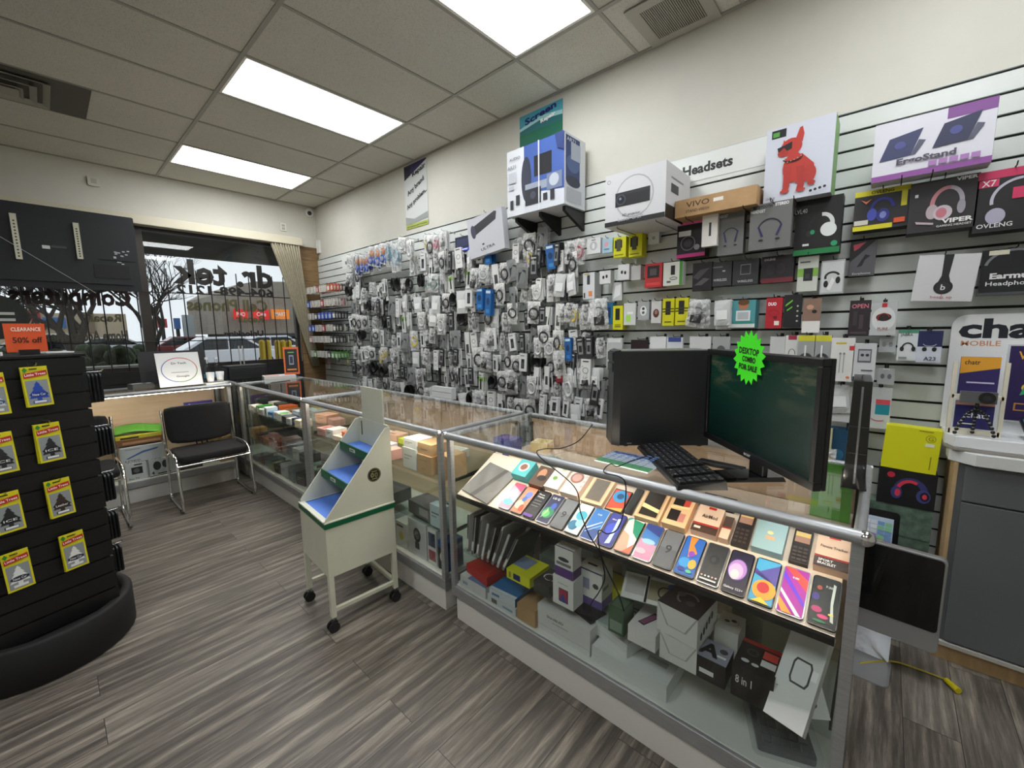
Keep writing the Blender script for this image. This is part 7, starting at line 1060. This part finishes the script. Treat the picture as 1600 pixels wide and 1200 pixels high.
proto('whiteplug', 'crinkled white gadget bag', 'bag', 'gadget_bag', bagmesh(.085, .15, .022, M('#cfd2d3', .25), 5), [('insert_card', MB().box(-.03, -.0125, -.115, .03, -.011, -.06, '#e8eaea'))], .085, .15)
cm = MB(); cm.box(-.032, -.006, -.14, .032, .006, 0, '#d8dadb'); art(cm, [('r', .28, .15, .72, .68, '#202225'), ('r', .34, .22, .66, .5, '#45484c'), ('r', .15, .84, .7, .89, '#7a7d80')], (-.032, -.006, -.14), (.064, 0, 0), (0, 0, .14), (0, -1, 0)); proto('whitecard', 'white box picturing a device', 'box', 'accessory_box', cm, [], .064, .14)
cm = MB(); cm.box(-.03, -.005, -.15, .03, .005, 0, '#dfe0df'); art(cm, [('o', .5, .55, .3, .3, .05, '#2a2c2e'), ('o', .5, .3, .22, .2, .04, '#2a2c2e', 180, 360), ('r', .2, .88, .8, .93, '#3a3c3e')], (-.03, -.005, -.15), (.06, 0, 0), (0, 0, .15), (0, -1, 0)); proto('coilcard', 'white card picturing a cable', 'card', 'accessory_card', cm, [], .06, .15)
cm = MB(); cm.box(-.028, -.006, -.15, .028, .006, 0, '#2b2c2e'); art(cm, [('r', .2, .2, .8, .75, '#8a8c8e'), ('r', .3, .3, .7, .6, '#1a1b1d'), ('r', .2, .85, .8, .9, '#c8cacc')], (-.028, -.006, -.15), (.056, 0, 0), (0, 0, .15), (0, -1, 0)); proto('blackcard', 'black card with grey window', 'pack', 'accessory_pack', cm, [], .056, .15)
cm = MB(); cm.box(-.033, -.007, -.165, .033, .007, 0, '#1f5fa0'); art(cm, [('e', .5, .55, .28, .35, '#12355e'), ('r', .1, .85, .9, .95, '#c9dcec'), ('r', .2, .1, .8, .25, '#3f86c8')], (-.033, -.007, -.165), (.066, 0, 0), (0, 0, .165), (0, -1, 0)); proto('bluecard', 'blue card with dark oval', 'pack', 'accessory_pack', cm, [], .066, .165)
cm = MB(); cm.box(-.032, -.006, -.16, .032, .006, 0, '#d3d6d2'); art(cm, [('r', 0, .6, 1, .8, '#7faf45'), ('r', .3, .2, .7, .72, '#2a2c2c'), ('r', .1, .86, .6, .91, '#5a5e5c')], (-.032, -.006, -.16), (.064, 0, 0), (0, 0, .16), (0, -1, 0)); proto('greencard', 'white and green device card', 'card', 'accessory_card', cm, [], .064, .16)
proto('tealcoil', 'clear bag of teal cable', 'bag', 'cable_bag', bagmesh(.12, .17, .03, BAG, 7), [('coiled_cable', loops(MB(), .12, .18, '#3f6e62', .0042, 5, -.095, 4))], .12, .17)
proto('looseblack', 'loose loop of thick black cable', 'cable', 'cable_loop', loops(MB(), .1, .2, M(DARK, .35), .0055, 4, -.056, 5), [], .1, .12)
proto('yellowbag', 'clear bag of yellow wire', 'bag', 'cable_bag', bagmesh(.08, .15, .02, BAG, 8), [('coiled_cable', loops(MB().box(-.012, -.006, -.12, .012, .006, -.1, '#d8c62a'), .08, .14, '#c9b52a', .0032, 3, -.08, 6))], .08, .15)
proto('earphones', 'clear blister with black earphones', 'pack', 'earphone_pack', bagmesh(.07, .14, .02, BAG, 9, M('#24262a')), [('earphones', loops(MB().ball((-.015, 0, -.05), .007, DARK, n=8).ball((.015, 0, -.05), .007, DARK, n=8), .05, .12, DARK, .0022, 2, -.085, 8))], .07, .14)
proto('greybag', 'grey bag with dark case', 'bag', 'case_bag', bagmesh(.09, .16, .025, M('#8f9293', .2, alpha=.75), 10), [('case', MB().rbox(-.028, -.008, -.135, .028, .008, -.045, .01, '#2a2b2d', axis='y'))], .09, .16)
proto('longwhite', 'long white paper card', 'card', 'accessory_card', MB().box(-.024, -.002, -.19, .024, .002, 0, '#dcdddc').box(-.012, -.004, -.15, .012, -.002, -.08, '#3a3c3e'), [], .048, .19)
proto('redcard', 'small dark red card pack', 'pack', 'accessory_pack', MB().box(-.026, -.005, -.12, .026, .005, 0, '#8f2430').box(-.016, -.0056, -.09, .016, -.005, -.03, '#d8c8c8'), [], .052, .12)
proto('orangebag', 'clear bag of orange plugs', 'bag', 'cable_bag', bagmesh(.075, .2, .03, BAG, 11), [('orange_plugs', MB().ball((0, 0, -.075), .026, '#b8681c', .012, .035, 10)), ('blue_cable', loops(MB(), .07, .13, '#2a4fb0', .006, 3, -.145, 9))], .075, .2)
proto('pinkbag', 'clear bag with a pink cable', 'bag', 'cable_bag', bagmesh(.07, .17, .02, BAG, 12), [('coiled_cable', loops(MB(), .07, .15, '#c8808c', .0042, 4, -.085, 3))], .07, .17)
proto('bluecoil', 'clear bag of pale blue cable', 'bag', 'cable_bag', bagmesh(.12, .24, .035, BAG, 13), [('coiled_cable', loops(MB(), .12, .27, '#7fa3b4', .0048, 6, -.12, 3))], .12, .24)
USED = {}
def facingm(P, yaw=0, roll=0): return facing(P) @ Matrix.Rotation(math.radians(yaw), 4, 'Z') @ Matrix.Rotation(math.radians(roll), 4, 'Y')
def hangset(key, n, y, z, where, out, rnd, step=.017, mix=None, sc=1.0):
    hook(y, z, out, 'display hook, '+where)
    for k in range(n):
        kk = key if (k == 0 or not mix) else rnd.choice(mix); o, desc, cat, w, h = PR[kk]; front = k == 0
        x = WX-.019-out+.018+k*step; mw = facingm((x, y+rnd.uniform(-.004, .004), z-.0035), rnd.uniform(-22, 22) if front else rnd.uniform(-8, 8), rnd.uniform(-9, 9) if front else rnd.uniform(-4, 4)) @ Matrix.Diagonal((sc, 1, sc*rnd.uniform(.9, 1.12), 1))
        lb = desc+(', foremost, ' if front else ', behind foremost, ')+where; grp = None if front else 'packs behind the front one, '+where
        if kk not in USED: USED[kk] = 1; o.matrix_world = mw; o['label'] = lb; o['category'] = cat; c = o; 
        else: c = clone(o, mw, lb); c['category'] = cat
        if grp: c['group'] = grp
        elif 'group' in c: del c['group']
rnd = random.Random(11); step = .118
ROWZ = [2.375, 2.20, 2.015, 1.83, 1.645, 1.46, 1.275, 1.09, .905]
NAME = ['top row', 'second row', 'third row', 'fourth row', 'fifth row', 'sixth row', 'seventh row', 'eighth row', 'lowest row']
GEN = ['blackcoil']*7+['plug']*4+['whiteplug']*3+['blackcard']+['greybag']+['whitecoil']*2+['adapter']*3+['looseblack']+['whitecard']*3+['coilcard']*3+['blackcard']*2+['greencard']+['earphones']*3+['greybag']*2+['longwhite']*2+['yellowbag']
MIXS = ['plug', 'whiteplug', 'whitecard', 'coilcard', 'blackcoil', 'greybag', 'longwhite', 'blackcard']
special = {(0, 3): 'pinkbag', (0, 4): 'blackcard', (0, 5): 'yellowbag', (0, 6): 'yellowbag'}
for ri, z in enumerate(ROWZ):
    y = 5.02; i = 0
    while y > (1.98 if ri < 2 else 1.50 if ri in (4, 6, 7, 8) else 1.62):
        w = '%s hook from window, %s' % (ordn(i), NAME[ri]); px_top = None; key = rnd.choice(GEN); n = rnd.choice((2, 3, 3, 4)); skip = False; out = rnd.uniform(.10, .17)
        if ri == 0:
            if y > 4.75: key = 'orangebag' if y < 4.9 else 'whitecoil'
            elif y > 4.05: key = 'orangebag'; n = 4; out = .2
            elif y > 3.55: key = 'bluecoil' if y > 3.8 else 'whitecoil'; n = 3; out = .22
            elif y > 3.1: key = rnd.choice(('pinkbag', 'blackcoil', 'yellowbag', 'plug'))
            else: skip = True
        elif ri == 1:
            if 4.05 < y < 4.75 or 3.5 < y <= 4.05: skip = ri == 1 and y > 3.75
            elif 2.55 < y < 3.0: key = 'bluecard' if y < 2.7 else key
            elif y <= 2.55: skip = y > 2.3
        elif ri == 2 and 3.3 < y < 3.6: key = 'tealcoil'
        elif ri == 2 and 3.9 < y < 4.1: key = 'looseblack'
        elif ri == 2 and 4.9 < y: key = 'looseblack'
        elif ri == 3 and 2.5 < y < 2.75: key = 'bluecard'
        elif ri == 4 and 2.9 < y < 3.1: key = 'looseblack'
        elif ri == 4 and 4.2 < y < 4.35: key = 'looseblack'
        elif ri == 6 and 4.2 < y < 4.45: key = 'yellowbag'
        elif ri == 7 and 4.3 < y < 4.7: key = 'looseblack'
        if ri in (3, 5) and y < 1.9 and rnd.random() < .3: skip = True
        if not skip: hangset(key, n, y, z+rnd.uniform(-.035, .035), w, out, rnd, mix=MIXS if key in MIXS else None, sc=rnd.uniform(1.0, 1.3))
        y -= step*rnd.uniform(.88, 1.1) if key not in ('tealcoil', 'bluecoil') else .135; i += 1
# row right of the dense field (photo x 840-945) and lower right field
rr2 = random.Random(21)
def pxrow(nm, specs, x=2.6):
    for i, (px, py, key, n) in enumerate(specs):
        p = at(px, py, 'x', x); hangset(key, n, p.y, p.z, '%s hook, %s' % (ordn(i), nm), WX-.019-x+.018, rr2)
pxrow('row under the speaker carton', [(806, 380, 'coilcard', 2), (826, 386, 'yellowbag', 2), (843, 385, 'blackcard', 3), (858, 382, 'bluecard', 3), (872, 378, 'blackcard', 3), (893, 375, 'adapter', 3), (905, 372, 'pinkbag', 2)])
pxrow('row beside the white plug box', [(860, 428, 'plug', 3), (877, 427, 'whiteplug', 3), (892, 426, 'whiteplug', 3), (842, 434, 'coilcard', 4)])
pxrow('middle row beside the blue pack', [(832, 476, 'whitecard', 3), (848, 478, 'blackcard', 3), (880, 474, 'plug', 3), (897, 474, 'yellowbag', 2), (913, 473, 'earphones', 3), (930, 473, 'whiteplug', 3)])
pxrow('middle row after the yellow pair', [(1092, 467, 'adapter', 4), (1129, 468, 'whiteplug', 4)])
pxrow('row beside the computer tower', [(840, 527, 'whitecoil', 3), (857, 527, 'whitecoil', 3), (873, 527, 'yellowbag', 2), (888, 527, 'bluecard', 2), (905, 526, 'blackcard', 2), (921, 525, 'blackcard', 2), (936, 525, 'earphones', 2)])
pxrow('second row beside the computer tower', [(838, 573, 'longwhite', 4), (854, 572, 'longwhite', 3), (873, 574, 'redcard', 2), (893, 574, 'whiteplug', 4), (912, 574, 'adapter', 3), (930, 574, 'whiteplug', 3)])
pxrow('lowest row left of the computer tower', [(848, 616, 'coilcard', 2), (868, 620, 'whitecard', 2), (886, 622, 'whitecard', 2), (905, 620, 'whitecard', 2), (922, 622, 'adapter', 2), (938, 622, 'whitecard', 1)])
pxrow('row behind the glossy console', [(1310, 600, 'whiteplug', 2)])
pxrow('row of yellow plugs by the monitor', [(1292, 700, 'yellowbag', 2)])
# little cases on long hooks at the window end
SM = {}
for c, d in (('#dcd9d0', 'white'), ('#a8202c', 'red'), ('#2450b8', 'blue'), ('#c8582a', 'orange'), ('#4fa03a', 'green'), ('#2a2c30', 'black'), ('#d8a0a8', 'pink')):
    m = MB(); m.box(-.035, -.0045, -.085, .035, .0045, 0, c); art(m, [('r', .15, .1, .85, .7, {'white': '#b9b6ae', 'red': '#e8d0d0', 'blue': '#c8d4f0'}.get(d, '#e0e0da')), ('r', .1, .8, .9, .9, '#8a8780')], (-.035, -.0045, -.085), (.07, 0, 0), (0, 0, .085), (0, -1, 0)); SM[d] = m.build('small_case_pack')
sused = set(); r3 = random.Random(3)
ROWC = [['white', 'white', 'white', 'red', 'white', 'white', 'orange', 'orange'], ['blue', 'white', 'white', 'white', 'red', 'white', 'white', 'white'], ['white', 'white', 'black', 'blue', 'blue', 'blue', 'blue', 'black'], ['blue', 'blue', 'white', 'white', 'red', 'white', 'white', 'black'], ['pink', 'white', 'white', 'white', 'white', 'white', 'black', 'black'], ['white', 'green', 'white', 'white', 'white', 'black', 'green', 'green']]
for ri, z in enumerate((2.07, 1.885, 1.72, 1.56, 1.41, 1.21)):
    for hi in range(8):
        y = 5.98-hi*.105; out = .24; w = '%s long hook, %s at window end' % (ordn(hi), ['top row', 'second row', 'third row', 'fourth row', 'fifth row', 'lowest row'][ri]); hook(y, z, out+.02, 'display hook, '+w, True)
        for k in range(5):
            col = ROWC[ri][hi] if k < 3 or r3.random() < .6 else r3.choice(('white', 'black', 'pink')); o = SM[col]; mw = facingm((WX-.019-out+k*.04, y, z-.004), r3.uniform(-8, 8), r3.uniform(-4, 4))
            lb = 'small %s accessory pack, %s' % (col, w); gp = 'small packs, '+w
            if col not in sused: sused.add(col); o.matrix_world = mw; o['label'] = lb; o['category'] = 'pack'; o['group'] = gp
            else: clone(o, mw, lb, gp)
for i, (px, py, key) in enumerate(((508, 555, 'pinkbag'), (525, 553, 'earphones'), (538, 556, 'yellowbag'))):
    p = at(px+4, py, 'x', 2.62); hangset(key, 1, p.y, p.z, '%s lone hook low at window end' % ordn(i), .12, rr2)
# stacked drawer-like white box low on the slatwall
wp('white_case_box', 'wide white framed case box standing just above the far glass case', 'box', 674, 603, 620, 706, .2, .05, '#d5d8d8', [('r', .04, .1, .96, .9, '#e2e5e5'), ('r', .04, .55, .96, .58, '#2a2c2e')], hk=False)
for k, v in list(PR.items()):
    if k not in USED:
        for ch in list(v[0].children): bpy.data.objects.remove(ch)
        bpy.data.objects.remove(v[0])
for k, o in SM.items():
    if k not in sused: bpy.data.objects.remove(o)

# hooks: the 290 nearest one by one, the far rest as one object
HOOKS.sort(key=lambda h: (Vector((WX-h[2], h[0], h[1]))-EYE).length)
for h in HOOKS[:290]: real_hook(*h)
far = MB()
for h in HOOKS[290:]: real_hook(*h, mb=far)
tag(far.build('display_hooks'), 'many small metal hooks at the window end of the slatwall', 'hooks', None, 'stuff')
for o in S.objects:
    if o.parent is None and 'label' in o:
        n = len(o['label'].split())
        if n > 16 or n < 4: print('LABEL', n, o.name, o['label'])
